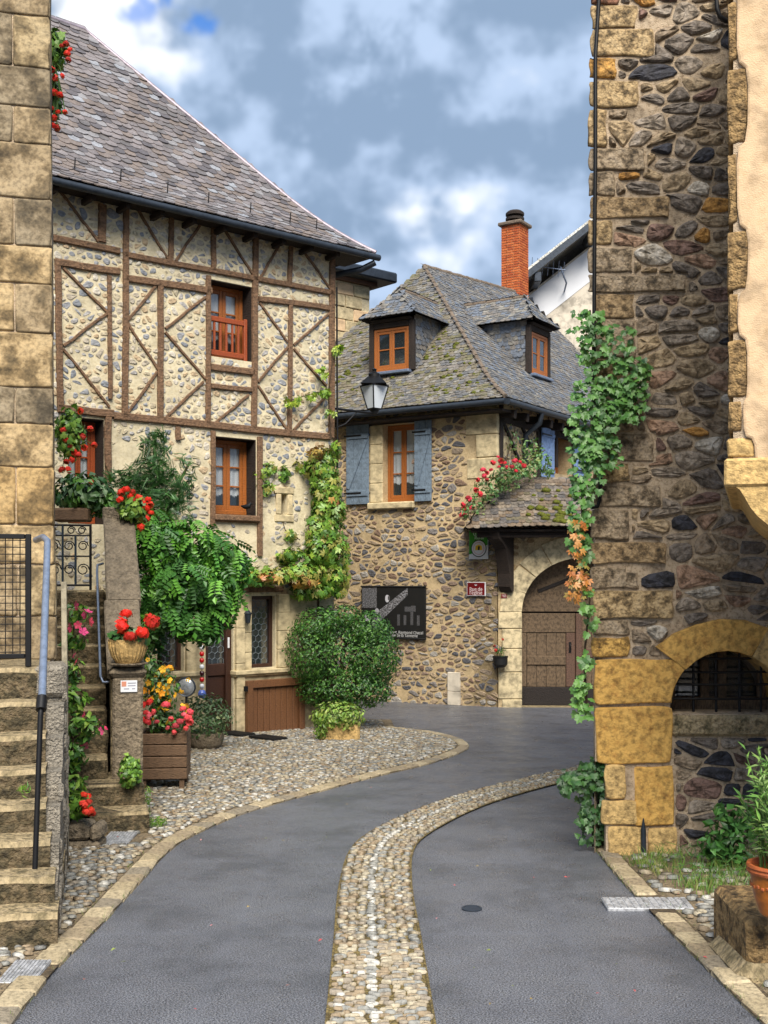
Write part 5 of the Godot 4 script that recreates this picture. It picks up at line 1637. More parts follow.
# ---------------------------------------------------------------- corbelled, rendered bay in front of it
func corbelled_bay() -> void:
	var F := frame(1.68, 0.0, 5.6, 0.952, -0.305)
	var h := thing("corbelled_bay", "overhanging cream rendered wall with rough quoins on an ochre corbel", "building", F)
	var top := 5.6
	var low := Vector2(-0.009, 2.053).y
	var m := MB.new()
	bb(m, Vector3(0.02, low + 0.01, -1.95), Vector3(1.6, top, 0.0))
	obj("wall", m, M.mortar_pink, h)
	# render: its left edge steps round the quoins
	var xs := [[Vector2(0.107, 2.162).y, 0.125], [Vector2(0.107, 2.273).y, 0.115], [Vector2(0.051, 2.294).y, 0.07], [Vector2(0.051, 2.450).y, 0.065], [Vector2(0.084, 2.487).y, 0.085], [Vector2(0.088, 2.749).y, 0.085], [Vector2(0.042, 2.790).y, 0.04], [Vector2(0.042, 2.975).y, 0.045], [Vector2(0.088, 3.010).y, 0.085], [Vector2(0.093, 3.281).y, 0.09], [Vector2(0.042, 3.325).y, 0.04], [Vector2(0.033, 3.676).y, 0.035], [Vector2(0.084, 3.728).y, 0.085], [Vector2(0.074, 4.059).y, 0.09], [Vector2(0.005, 4.117).y, 0.035], [Vector2(0.005, 4.390).y, 0.04], [top, 0.05]]
	var o := PackedVector2Array([Vector2(1.55, top), Vector2(1.55, xs[0][0] + 0.0)])
	o.append(Vector2(0.21, xs[0][0] - 0.01))
	for e in xs: o.append(Vector2(e[1], e[0]))
	m = MB.new()
	var so := soft(o, 1)
	prism(m, so, -0.05, 0.016)
	prism(m, shrink(so, 0.004), 0.0, 0.019)
	prism(m, shrink(so, 0.009), 0.0, 0.021)
	obj("render", m, M.render, h)
	var bl := [rc(-0.009, 2.190, 0.116, 2.282), rc(0.000, 2.316, 0.060, 2.459), rc(-0.005, 2.482, 0.084, 2.759), rc(0.000, 2.793, 0.042, 2.985), rc(-0.009, 3.008, 0.093, 3.291), rc(-0.005, 3.329, 0.037, 3.665), rc(-0.009, 3.719, 0.084, 4.077), rc(-0.005, 4.118, 0.037, 4.404), rc(-0.009, 4.431, 0.079, 4.698)]
	for r in bl:
		var one := MB.new()
		bb(one, Vector3(r.position.x, r.position.y, -0.5), Vector3(r.end.x - 0.004, r.end.y, 0.0), 0.012, 0.005)
		stone(one, soft(rough_rect(r, 0.002, 0.006), 1), 0.0, 0.012, 0.7, 0.003)
		obj("quoin", one, M.corbel if r == bl[0] else M.stone_tan, h)
	# the corbel: a square course and a long curved stone below it
	var c1 := MB.new()
	bb(c1, Vector3(-0.02, low - 0.005, -1.9), Vector3(1.5, Vector2(-0.009, 2.185).y, 0.045), 0.012, 0.003)
	obj("corbel_course", c1, M.corbel, h)
	var cp := PackedVector2Array([Vector2(0.03, low - 0.006), Vector2(0.051, 2.032), Vector2(0.074, 1.993), Vector2(0.097, 1.949), Vector2(0.130, 1.905), Vector2(0.180, 1.860), Vector2(0.258, 1.821), Vector2(0.459, 1.795), Vector2(1.45, low - 0.25), Vector2(1.45, low - 0.006)])
	var c2 := MB.new()
	prism(c2, cp, -1.85, 0.03)
	obj("corbel", c2, M.corbel, h)
	var c3 := MB.new()
	bb(c3, Vector3(1.0, -0.25, -1.9), Vector3(1.6, low - 0.3, -0.5))
	obj("wall", c3, M.mortar_pink, h)

# ---------------------------------------------------------------- ashlar house on the left
func ashlar_house() -> void:
	var F := frame(-1.574, -0.164, 5.47, 0.97, 0.24)
	var h := thing("ashlar_house", "weathered tan ashlar house corner above the near stone steps", "house", F)
	var m := MB.new()
	var z := -2.2
	prism(m, PackedVector2Array([Vector2(-4.0, 0), Vector2(-0.10, 0), Vector2(-0.10, 1.9), Vector2(-0.125, 6.8), Vector2(-4.0, 6.8)]), z - 0.6, z)
	m.quad(Vector3(-0.11, 0, z - 0.1), Vector3(-0.8, 0, z - 3.0), Vector3(-0.8, 6.8, z - 3.0), Vector3(-0.13, 6.8, z - 0.1))
	m.quad(Vector3(-0.8, 0, z - 3.0), Vector3(-4.0, 0, z - 3.0), Vector3(-4.0, 6.8, z - 3.0), Vector3(-0.8, 6.8, z - 3.0))
	obj("wall", m, M.mortar_pink, h)
	var ys := [1.23, 1.52, 1.86, 2.12, 2.5, 2.78, 3.02, 3.38, 3.70, 3.95, 4.26, 4.62, 4.86, 5.12, 5.46, 5.8, 6.15, 6.5, 6.8]
	var tones := [Color(0.76, 0.69, 0.55), Color(0.70, 0.63, 0.51), Color(0.80, 0.71, 0.55), Color(0.64, 0.59, 0.50), Color(0.76, 0.65, 0.46)]
	var list := []
	for k in ys.size() - 1:
		var x := -0.075 - 0.035 * clampf((ys[k] - 1.9) / 4.9, 0, 1) + (0.012 if k < 2 else 0.0)
		var n := 0
		while x > -1.1:
			var w := rr(0.28, 0.62)
			if n == 0: w = 0.24 if k & 1 else 0.5
			var r := Rect2(x - w, ys[k], w, ys[k + 1] - ys[k])
			var one := MB.new()
			bb(one, Vector3(r.position.x + 0.003, r.position.y + 0.003, z - 0.25), Vector3(r.end.x - 0.003, r.end.y - 0.003, z + 0.008), 0.008, 0.003)
			stone(one, rough_rect(r, 0.006, 0.006), z + 0.008, rr(0.004, 0.011), 0.85, 0.002, 2)
			list.append([one, 4 if k in [3, 4] and rng.randf() < 0.6 else rng.randi() % 4, 1.0, Transform3D.IDENTITY])
			x -= w
			n += 1
	pieces(list, M.ashlar, tones, h, "ashlar_block", "ashlar")

# ---------------------------------------------------------------- near stairs on the left
func near_stairs() -> void:
	var F := frame(-1.574, -0.164, 5.47, 0.97, 0.24)
	var h := thing("stone_staircase", "worn mossy stone steps with rough cheek rising to wire gate", "stairs", F)
	var st := [[0.169, 0.0], [0.295, -0.206], [0.432, -0.412], [0.576, -0.62], [0.728, -0.825], [0.886, -1.03], [1.051, -1.235], [1.232, -1.44]]
	for k in st.size():
		var one := MB.new()
		var tread := MB.new()
		var v0: float = -0.3 if k == 0 else st[k - 1][0] - 0.004
		var xr: float = [0.02, 0.0, -0.03, -0.06, -0.07, -0.08, -0.09, -0.1][k]
		# a slab with worn, uneven nosing
		var n := 7
		for i in n:
			var x0 := -1.4 + (1.4 + xr) * i / n
			var x1 := -1.4 + (1.4 + xr) * (i + 1) / n
			var a: float = st[k][1] + 0.012 * sin(i * 1.7 + k * 2.1)
			var b: float = st[k][1] + 0.012 * sin((i + 1) * 1.7 + k * 2.1)
			var ya: float = st[k][0] + 0.006 * sin(i * 2.3 + k)
			var yb: float = st[k][0] + 0.006 * sin((i + 1) * 2.3 + k)
			var bk: float = -2.2
			one.quad(Vector3(x0, v0, a - 0.01), Vector3(x1, v0, b - 0.01), Vector3(x1, yb - 0.025, b), Vector3(x0, ya - 0.025, a))
			tread.quad(Vector3(x0, ya - 0.025, a), Vector3(x1, yb - 0.025, b), Vector3(x1, yb, b - 0.025), Vector3(x0, ya, a - 0.025))
			tread.quad(Vector3(x0, ya, a - 0.025), Vector3(x1, yb, b - 0.025), Vector3(x1, yb + 0.004, bk), Vector3(x0, ya + 0.004, bk))
			if i == n - 1: one.quad(Vector3(x1, v0, b - 0.01), Vector3(x1, v0, bk), Vector3(x1, yb, bk), Vector3(x1, yb, b - 0.01))
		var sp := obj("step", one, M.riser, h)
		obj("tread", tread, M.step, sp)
	var prof := PackedVector2Array([Vector2(0.15, -0.3), Vector2(0.15, 0.13)])
	prof = PackedVector2Array([Vector2(-0.25, -0.3), Vector2(-0.25, 0.27)])
	for k in range(2, 8):
		prof.append(Vector2(st[k][1] - 0.02, st[k - 1][0] - 0.02)); prof.append(Vector2(st[k][1] - 0.035, st[k][0] - 0.02))
	prof.append(Vector2(-2.25, 1.21)); prof.append(Vector2(-2.25, -0.3))
	var ck := MB.new()
	prism(ck, prof, -0.0, 0.11)
	var turned := MB.new()
	turned.add(ck, put(Vector3(0.012, 0, 0), Basis(Vector3(0, 0, 1), Vector3.UP, Vector3(-1, 0, 0))))
	obj("cheek_wall", turned, M.rough_plaster, h)
	# lumps of rubble under the rough coat
	var lumps := MB.new()
	var pb := pebble(8)
	for k in 70:
		var wz := rr(-2.1, -0.28)
		var topv := 0.0
		for s in st:
			if wz < s[1]: topv = s[0]
		var s := rr(0.05, 0.12)
		lumps.add(pb, put(Vector3(0.005, rr(-0.05, topv - 0.06), wz), Basis(Vector3.BACK, -PI / 2) * Basis.from_scale(Vector3(s, 0.045, s * 1.3))))
	tag(obj("rubble_coat", lumps, M.rough_plaster, h), "", "", "", "stuff")
	var eb := MB.new()
	bb(eb, Vector3(-0.16, 1.06, -1.75), Vector3(0.025, 1.255, -1.42), 0.03, 0.004)
	obj("end_block", eb, M.rough_plaster, h)
	var foot := MB.new()
	bb(foot, Vector3(-1.4, -0.3, -0.1), Vector3(0.03, -0.02, 0.05), 0.03, 0.01)
	obj("footing", foot, M.step, h)
	# wire gate on the landing
	var g := thing("wire_gate", "dark wire-mesh gate standing on top of the near steps", "gate", F * put(Vector3(-0.2, 1.235, -1.56)))
	var fm := MB.new()
	for x in [-1.15, -0.02]: bb(fm, Vector3(x, 0.0, -0.015), Vector3(x + 0.035, 0.80, 0.015), 0.004)
	for y in [0.05, 0.77]: bb(fm, Vector3(-1.12, y, -0.013), Vector3(-0.021, y + 0.03, 0.013), 0.004)
	obj("frame", fm, M.iron, g)
	var wm := MB.new()
	for k in 26: tube(wm, [Vector3(-1.1 + k * 0.042, 0.07, 0), Vector3(-1.1 + k * 0.042, 0.78, 0)], 0.003, 4, false)
	for k in 17: tube(wm, [Vector3(-1.12, 0.09 + k * 0.042, 0.003), Vector3(-0.02, 0.09 + k * 0.042, 0.003)], 0.003, 4, false)
	obj("wire_mesh", wm, M.iron, g)
	var hr := thing("handrail", "grey pipe handrail with black lower post on the near steps", "handrail", put(Vector3(-1.706, 0.188, -5.620)))
	var o := hr.position
	var up := MB.new()
	tube(up, [Vector3(-2.194, 1.846, -7.250) - o, Vector3(-2.090, 1.857, -7.050) - o, Vector3(-2.034, 1.830, -6.950) - o, Vector3(-1.993, 1.712, -6.800) - o, Vector3(-1.710, 0.995, -5.750) - o], 0.02, 10)
	obj("rail", up, M.grey_pipe, hr)
	var dn := MB.new()
	tube(dn, [Vector3(-1.713, 1.004, -5.760) - o, Vector3(-1.703, 0.921, -5.700) - o, Vector3(-1.706, 0.183, -5.620) - o], [0.016, 0.014, 0.014], 8)
	obj("post", dn, M.iron, hr)
	dn = MB.new()
	tube(dn, [Vector3(-1.713, 1.009, -5.760) - o, Vector3(-1.703, 0.950, -5.710) - o], 0.027, 8)
	obj("collar", dn, M.iron, hr)
	var bs := thing("edge_board", "narrow beige board standing upright against the near steps' cheek", "board", put(Vector3(-2.052, -0.213, -7.420)))
	var bm := MB.new()
	timber(bm, Vector3(0, 0, 0), Vector3(-2.031, 1.581, -7.300) - bs.position, Vector3.RIGHT, 0.034, 0.02, 0.001, 3)
	obj("board", bm, M.beige, bs)

# ---------------------------------------------------------------- stairs to the half-timbered house
func middle_stairs() -> void:
	var F := frame(-1.697, -0.25, 8.34, 0.97, 0.24)
	var h := thing("stone_staircase", "stone steps climbing beside a sloping parapet to half-timbered house", "stairs", F)
	for k in 11:
		var one := MB.new()
		var v: float = 0.158 * (k + 1)
		var z: float = -0.277 * k
		var x1: float = [0.0, -0.03, -0.29, -0.29, -0.3, -0.3, -0.3, -0.3, -0.3, -0.3, -0.3][k]
		var x0: float = -0.42 if k == 0 else (-0.66 if k == 1 else -1.3)
		bb(one, Vector3(x0, v - 0.175 if k else -0.3, z - 0.62), Vector3(x1, v, z), 0.022, 0.007)
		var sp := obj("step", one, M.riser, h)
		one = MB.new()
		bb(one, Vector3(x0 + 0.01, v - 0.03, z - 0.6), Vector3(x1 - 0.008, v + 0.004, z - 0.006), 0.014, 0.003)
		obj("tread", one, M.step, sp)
	var fill := MB.new()
	for k in 9: bb(fill, Vector3(-1.3, -0.3, -0.277 * (k + 2) - 0.9), Vector3(-0.31, 0.158 * (k + 2) + 0.02, -0.277 * (k + 2) - 0.24))
	bb(fill, Vector3(-3.2, -0.3, -7.5), Vector3(-0.05, 1.70, -3.1))
	obj("core", fill, M.step, h)
	# parapet below the coping
	var par := MB.new()
	var a := PackedVector2Array([Vector2(-0.72, -0.3), Vector2(-0.72, 1.08), Vector2(-2.9, 2.38), Vector2(-4.4, 2.38), Vector2(-4.4, -0.3)])
	var flat := MB.new()
	prism(flat, a, -0.11, 0.11)
	par.add(flat, put(Vector3(-0.16, 0, 0), Basis(Vector3(0, 0, 1), Vector3.UP, Vector3(-1, 0, 0))))
	obj("parapet", par, M.step, h)
	for e in [[-0.70, 1.11, -1.55, 1.635], [-1.56, 1.64, -2.84, 2.40]]:
		var cp := MB.new()
		timber(cp, Vector3(-0.155, e[1], e[0]), Vector3(-0.175, e[3], e[2]), Vector3.RIGHT, 0.29, 0.09, 0.002, 3)
		obj("coping", cp, M.coping, h)
	var pl := part("pillar", h)
	var sh := MB.new()
	bb(sh, Vector3(-0.26, 0.14, -0.72), Vector3(-0.03, 1.10, -0.50), 0.02, 0.003)
	obj("shaft", sh, M.coping, pl)
	sh = MB.new()
	bb(sh, Vector3(-0.285, 1.101, -0.745), Vector3(-0.005, 1.17, -0.475), 0.03, 0.002)
	obj("cap", sh, M.coping, pl)
	sh = MB.new()
	bb(sh, Vector3(-0.20, 0.985, -0.50), Vector3(-0.075, 1.075, -0.488), 0.003)
	obj("plaque", sh, M.white, pl)
	sh = MB.new()
	bb(sh, Vector3(-0.192, 1.03, -0.488), Vector3(-0.157, 1.068, -0.486))
	obj("plaque_print", sh, mat(Color(0.78, 0.52, 0.42), 0.6), pl)
	sh = MB.new()
	for e in [[-0.145, 1.055, -0.085], [-0.145, 1.035, -0.088], [-0.175, 1.012, -0.135], [-0.115, 1.012, -0.09]]: bb(sh, Vector3(e[0], e[1] - 0.003, -0.488), Vector3(e[2], e[1] + 0.003, -0.486))
	obj("plaque_print", sh, mat(Color(0.50, 0.50, 0.58), 0.6), pl)
	# thin bent rail on the steps
	var hr := thing("handrail", "thin pale bent rail beside the sloping parapet's steps", "handrail", put(Vector3(-2.216, 0.793, -9.100)))
	var o := hr.position
	var m := MB.new()
	tube(m, [Vector3(-2.188, 0.780, -9.150) - o, Vector3(-2.236, 0.780, -9.150) - o, Vector3(-2.256, 0.828, -9.150) - o, Vector3(-2.645, 1.665, -10.600) - o, Vector3(-2.666, 1.730, -10.700) - o, Vector3(-2.639, 1.746, -10.800) - o], 0.011, 6)
	obj("rail", m, M.grey_pipe, hr)
	# iron gate at the head of the steps
	var g := thing("iron_gate", "dark scrolled iron gate at the head of the parapet steps", "gate", F * put(Vector3(-0.86, 1.74, -3.0)))
	var bars := [[-0.02, 0.0, -0.02, 0.64, 0.014], [0.42, 0.0, 0.42, 0.64, 0.014], [-0.02, 0.63, 0.42, 0.63, 0.012], [-0.02, 0.53, 0.42, 0.53, 0.009], [-0.02, 0.33, 0.42, 0.33, 0.009], [-0.02, 0.05, 0.42, 0.05, 0.012], [0.16, 0.05, 0.16, 0.63, 0.012], [0.28, 0.05, 0.28, 0.53, 0.012]]
	for e in bars:
		var one := MB.new()
		tube(one, [Vector3(e[0], e[1], 0), Vector3(e[2], e[3], 0)], e[4], 6)
		obj("bar", one, M.blue_iron if e[0] in [0.16, 0.28] else M.iron, g)
	for e in [[0.07, 0.43, 0.07], [0.22, 0.43, 0.05], [0.35, 0.43, 0.05], [0.07, 0.2, 0.08], [0.22, 0.2, 0.05], [0.35, 0.2, 0.06], [0.06, 0.58, 0.04], [0.24, 0.58, 0.04], [0.34, 0.58, 0.04]]:
		var one := MB.new()
		var ring := []
		for k in 14:
			var t := TAU * 1.35 * k / 13.0
			var r: float = e[2] * (1.0 - 0.5 * k / 13.0)
			ring.append(Vector3(e[0] + cos(t) * r, e[1] + sin(t) * r, 0))
		tube(one, ring, 0.006, 5)
		obj("scroll", one, M.iron, g)

func lettering(what: String, size: float, depth: float, col: Color) -> MeshInstance3D:
	var t := TextMesh.new()
	t.text = what
	var f := SystemFont.new()
	f.font_names = PackedStringArray(["Droid Sans"])
	t.font = f
	t.font_size = 32
	t.pixel_size = size / 24.0
	t.depth = depth
	var m := MeshInstance3D.new()
	m.mesh = t
	m.material_override = mat(col, 0.7)
	return m

# ---------------------------------------------------------------- plants
var shapes := {}
func leaf_shape(kind: String) -> MB:   # one leaf or spray, about 1 long along +y, face towards +z
	if shapes.has(kind): return shapes[kind]
	var m := MB.new()
	match kind:
		"oval":
			for s in [-1.0, 1.0]:
				var a := Vector3(0, 0, 0)
				var b := Vector3(0.27 * s, 0.42, 0.09)
				var c := Vector3(0, 1.0, -0.12)
				var d := Vector3(0, 0.5, 0.0)
				if s > 0:
					m.tri(a, b, d); m.tri(d, b, c)
				else:
					m.tri(a, d, b); m.tri(d, c, b)
		"lance":
			for s in [-1.0, 1.0]:
				var b := Vector3(0.11 * s, 0.4, 0.03)
				if s > 0: m.tri(Vector3.ZERO, b, Vector3(0, 1, -0.2))
				else: m.tri(Vector3.ZERO, Vector3(0, 1, -0.2), b)
		"ivy":
			var p := [Vector2(0, 0.08), Vector2(0.3, -0.04), Vector2(0.52, 0.22), Vector2(0.34, 0.42), Vector2(0.40, 0.66), Vector2(0.17, 0.68), Vector2(0, 1.0), Vector2(-0.17, 0.68), Vector2(-0.40, 0.66), Vector2(-0.34, 0.42), Vector2(-0.52, 0.22), Vector2(-0.3, -0.04)]
			for k in p.size():
				var a: Vector2 = p[k]
				var b: Vector2 = p[(k + 1) % p.size()]
				m.tri(Vector3(0, 0.38, 0.04), Vector3(a.x, a.y, -0.12 * absf(a.x)), Vector3(b.x, b.y, -0.12 * absf(b.x)))
		"pinnate":
			for k in 11:
				var t := 0.12 + 0.8 * (k / 2) / 5.0
				var s := 0.0 if k == 10 else (-1.0 if k & 1 else 1.0)
				var r := Vector3(0, t, -0.35 * t * t)
				var dir := Vector3(s * 0.9, 0.5, -0.1).normalized() if s != 0.0 else Vector3(0, 0.9, -0.5).normalized()
				var ln := 0.34
				var side := dir.cross(Vector3.BACK).normalized() * 0.10
				m.tri(r, r + dir * ln * 0.45 + side + Vector3(0, 0, 0.02), r + dir * ln + Vector3(0, -0.06, -0.05))
				m.tri(r, r + dir * ln + Vector3(0, -0.06, -0.05), r + dir * ln * 0.45 - side + Vector3(0, 0, 0.02))
		"fern":
			for k in 18:
				var t := 0.05 + 0.9 * (k / 2) / 9.0
				var s := -1.0 if k & 1 else 1.0
				var r := Vector3(0, t, -0.2 * t * t)
				var dir := Vector3(s, 0.7, 0.0).normalized()
				m.tri(r, r + dir * 0.2 + Vector3(0, 0.05, 0.02), r + dir * (0.34 * (1.1 - t)) + Vector3(0, -0.03, -0.02))
		"lobed":
			for k in 5:
				var g := lerpf(-1.5, 1.5, k / 4.0)
				var l: float = [0.55, 0.85, 1.0, 0.85, 0.55][k]
				var d := Vector3(sin(g), cos(g), -0.2)
				var s := Vector3(cos(g), -sin(g), 0) * 0.17
				m.tri(Vector3.ZERO, d * l * 0.6 + s, d * l); m.tri(Vector3.ZERO, d * l, d * l * 0.6 - s)
		"blade":
			m.tri(Vector3(-0.03, 0, 0), Vector3(0.03, 0, 0), Vector3(0.02, 0.55, 0.06)); m.tri(Vector3(-0.03, 0, 0), Vector3(0.02, 0.55, 0.06), Vector3(-0.02, 0.55, 0.06)); m.tri(Vector3(-0.02, 0.55, 0.06), Vector3(0.02, 0.55, 0.06), Vector3(0.0, 1.0, 0.24))
		"umbel":   # a round head of many small petals
			for k in 60:
				var y := 1.0 - 1.4 * (k + 0.5) / 60.0
				var g := k * 2.39996
				var r := sqrt(max(0.0, 1 - y * y))
				var d := Vector3(cos(g) * r, y * 0.8, sin(g) * r) * rr(0.72, 1.12)
				var b := look(d, Vector3(0.3, 0.2, 0.9))
				var a := rr(0, TAU)
				var u := (b.x * cos(a) + b.z * sin(a)) * rr(0.14, 0.26)
				var w := (b.x * -sin(a) + b.z * cos(a)) * rr(0.10, 0.2)
				m.quad(d * 0.40 - u, d * 0.46 + w, d * 0.52 + u, d * 0.46 - w)
		"floret":   # five open petals
			for k in 5:
				var g := TAU * k / 5.0
				var d := Vector3(sin(g), cos(g), 0)
				var s := Vector3(cos(g), -sin(g), 0) * 0.2
				m.tri(Vector3.ZERO, d * 0.34 + s + Vector3(0, 0, 0.1), d * 0.5 + Vector3(0, 0, 0.14)); m.tri(Vector3.ZERO, d * 0.5 + Vector3(0, 0, 0.14), d * 0.34 - s + Vector3(0, 0, 0.1))
		"bell":   # tubular hanging flower
			for k in 6:
				var g := TAU * k / 6.0
				var h := TAU * (k + 1) / 6.0
				m.tri(Vector3(0, 0.5, 0), Vector3(cos(g) * 0.25, -0.4, sin(g) * 0.25), Vector3(cos(h) * 0.25, -0.4, sin(h) * 0.25))
	shapes[kind] = m
	return shapes[kind]
# leaves gathered as [transform, colour]
func leaf_at(list: Array, p: Vector3, n: Vector3, size: float, col: Color, droop := 0.5) -> void:
	var z := (n + Vector3(rr(-0.6, 0.6), rr(-0.4, 0.6), rr(-0.6, 0.6))).normalized()
	var y := Vector3(rr(-1, 1), rr(-1, 1) - droop, rr(-1, 1))
	y = (y - z * y.dot(z)).normalized()
	list.append([Transform3D(Basis(y.cross(z), y, z).scaled(Vector3.ONE * size), p), col])
func pick(pal: Array) -> Color:
	var a: Color = pal[rng.randi() % pal.size()]
	var k := rr(0.78, 1.22)
	return Color(a.r * k, a.g * k, a.b * k * rr(0.85, 1.1))
func blob(list: Array, c: Vector3, r: Vector3, n: int, s0: float, s1: float, pal: Array, droop := 0.5, shell := 0.62) -> void:
	for k in n:
		var d := Vector3(rng.randfn(), rng.randfn(), rng.randfn()).normalized()
		var t := lerpf(shell, 1.0, sqrt(rng.randf())) * rr(0.9, 1.08)
		leaf_at(list, c + d * r * t, (d / r).normalized(), rr(s0, s1), pick(pal), droop)
func leaves(list: Array, kind: String, parent: Node, called := "foliage", m: Material = null) -> void:
	var src := leaf_shape(kind)
	var inv: Transform3D = parent.transform.affine_inverse() if parent.get_parent() == self else Transform3D.IDENTITY
	var all := MB.new()
	for e in list: all.add(src, inv * e[0], e[1])
	obj(called, all, m if m else M.leaf, parent)
func stems(paths: Array, r: float, parent: Node, m: Material = null, called := "stem") -> void:
	var mb := MB.new()
	for p in paths:
		var q := []
		var rad := []
		for i in p.size():
			q.append(p[i] - parent.position)
			rad.append(r * (1.0 - 0.6 * i / p.size()))
		tube(mb, q, rad, 5)
	obj(called, mb, m if m else M.stem, parent)
var flower_meshes := {}
func flower_mesh(kind: String) -> ArrayMesh:
	if not flower_meshes.has(kind): flower_meshes[kind] = leaf_shape(kind).mesh()
	return flower_meshes[kind]
func heads(list: Array, parent: Node, col: Color, kind := "umbel") -> void:   # single flower heads: [position, size]
	var pms := []
	for k in 4:
		var pm := leafmat(0.7)
		pm.vertex_color_use_as_albedo = false
		pm.albedo_color = [col, col.darkened(0.22), col.lightened(0.12), col.lerp(Color(0.9, 0.35, 0.25), 0.25)][k]
		pms.append(pm)
	for e in list:
		obj("flower", flower_mesh(kind), pms[rng.randi() % 4], parent, put(e[0] - parent.position, Basis(Vector3(rr(-1, 1), 1, rr(-1, 1)).normalized(), rr(0, TAU)) * Basis.from_scale(Vector3.ONE * e[1])))
const GREEN := [Color(0.045, 0.13, 0.02), Color(0.07, 0.18, 0.03), Color(0.03, 0.09, 0.02), Color(0.10, 0.22, 0.04)]
const DARK := [Color(0.025, 0.085, 0.022), Color(0.04, 0.12, 0.03), Color(0.02, 0.06, 0.02), Color(0.05, 0.14, 0.03)]
const LIME := [Color(0.16, 0.30, 0.04), Color(0.11, 0.24, 0.03), Color(0.20, 0.32, 0.05), Color(0.07, 0.16, 0.03)]
const SAGE := [Color(0.12, 0.20, 0.10), Color(0.16, 0.25, 0.13), Color(0.08, 0.16, 0.07)]
const IVY := [Color(0.06, 0.17, 0.035), Color(0.085, 0.22, 0.045), Color(0.04, 0.12, 0.03), Color(0.12, 0.28, 0.06)]
const RED := Color(0.86, 0.08, 0.05)

func bowl(mb: MB, r0: float, r1: float, h: float, ribs := 0) -> void:
	var p := [[0.0, 0.0], [r0, 0.0], [lerpf(r0, r1, 0.55), h * 0.3], [lerpf(r0, r1, 0.85), h * 0.62], [r1 * 0.98, h * 0.9], [r1, h], [r1 * 0.93, h], [r1 * 0.9, h * 0.86], [0.0, h * 0.86]]
	lathe(mb, p, 28)
	for k in ribs:
		var g := TAU * k / ribs
		var d := Vector3(cos(g), 0, sin(g))
		tube(mb, [d * (r0 + 0.002) + Vector3.UP * 0.01, d * lerpf(r0, r1, 0.56) + Vector3.UP * h * 0.3, d * lerpf(r0, r1, 0.86) + Vector3.UP * h * 0.62, d * r1 * 0.98 + Vector3.UP * h * 0.92], 0.006, 5)

func geranium(t: Node3D, c: Vector3, r: Vector3, n: int, leaf: float, fl: Array, fs: float, col: Color, pal := GREEN) -> void:
	var l := []
	blob(l, c, r, n, leaf * 0.7, leaf * 1.2, pal, 0.2, 0.3)
	leaves(l, "ivy", t)
	var fh := []
	var sp := []
	for f in fl:
		fh.append([f, fs * rr(0.8, 1.15)])
		sp.append([c + (f - c) * 0.3 - Vector3(0, r.y * 0.3, 0), c.lerp(f, 0.7) + Vector3(0, 0.01, 0), f])
	heads(fh, t, col)
	stems(sp, 0.006, t, M.green_stem)

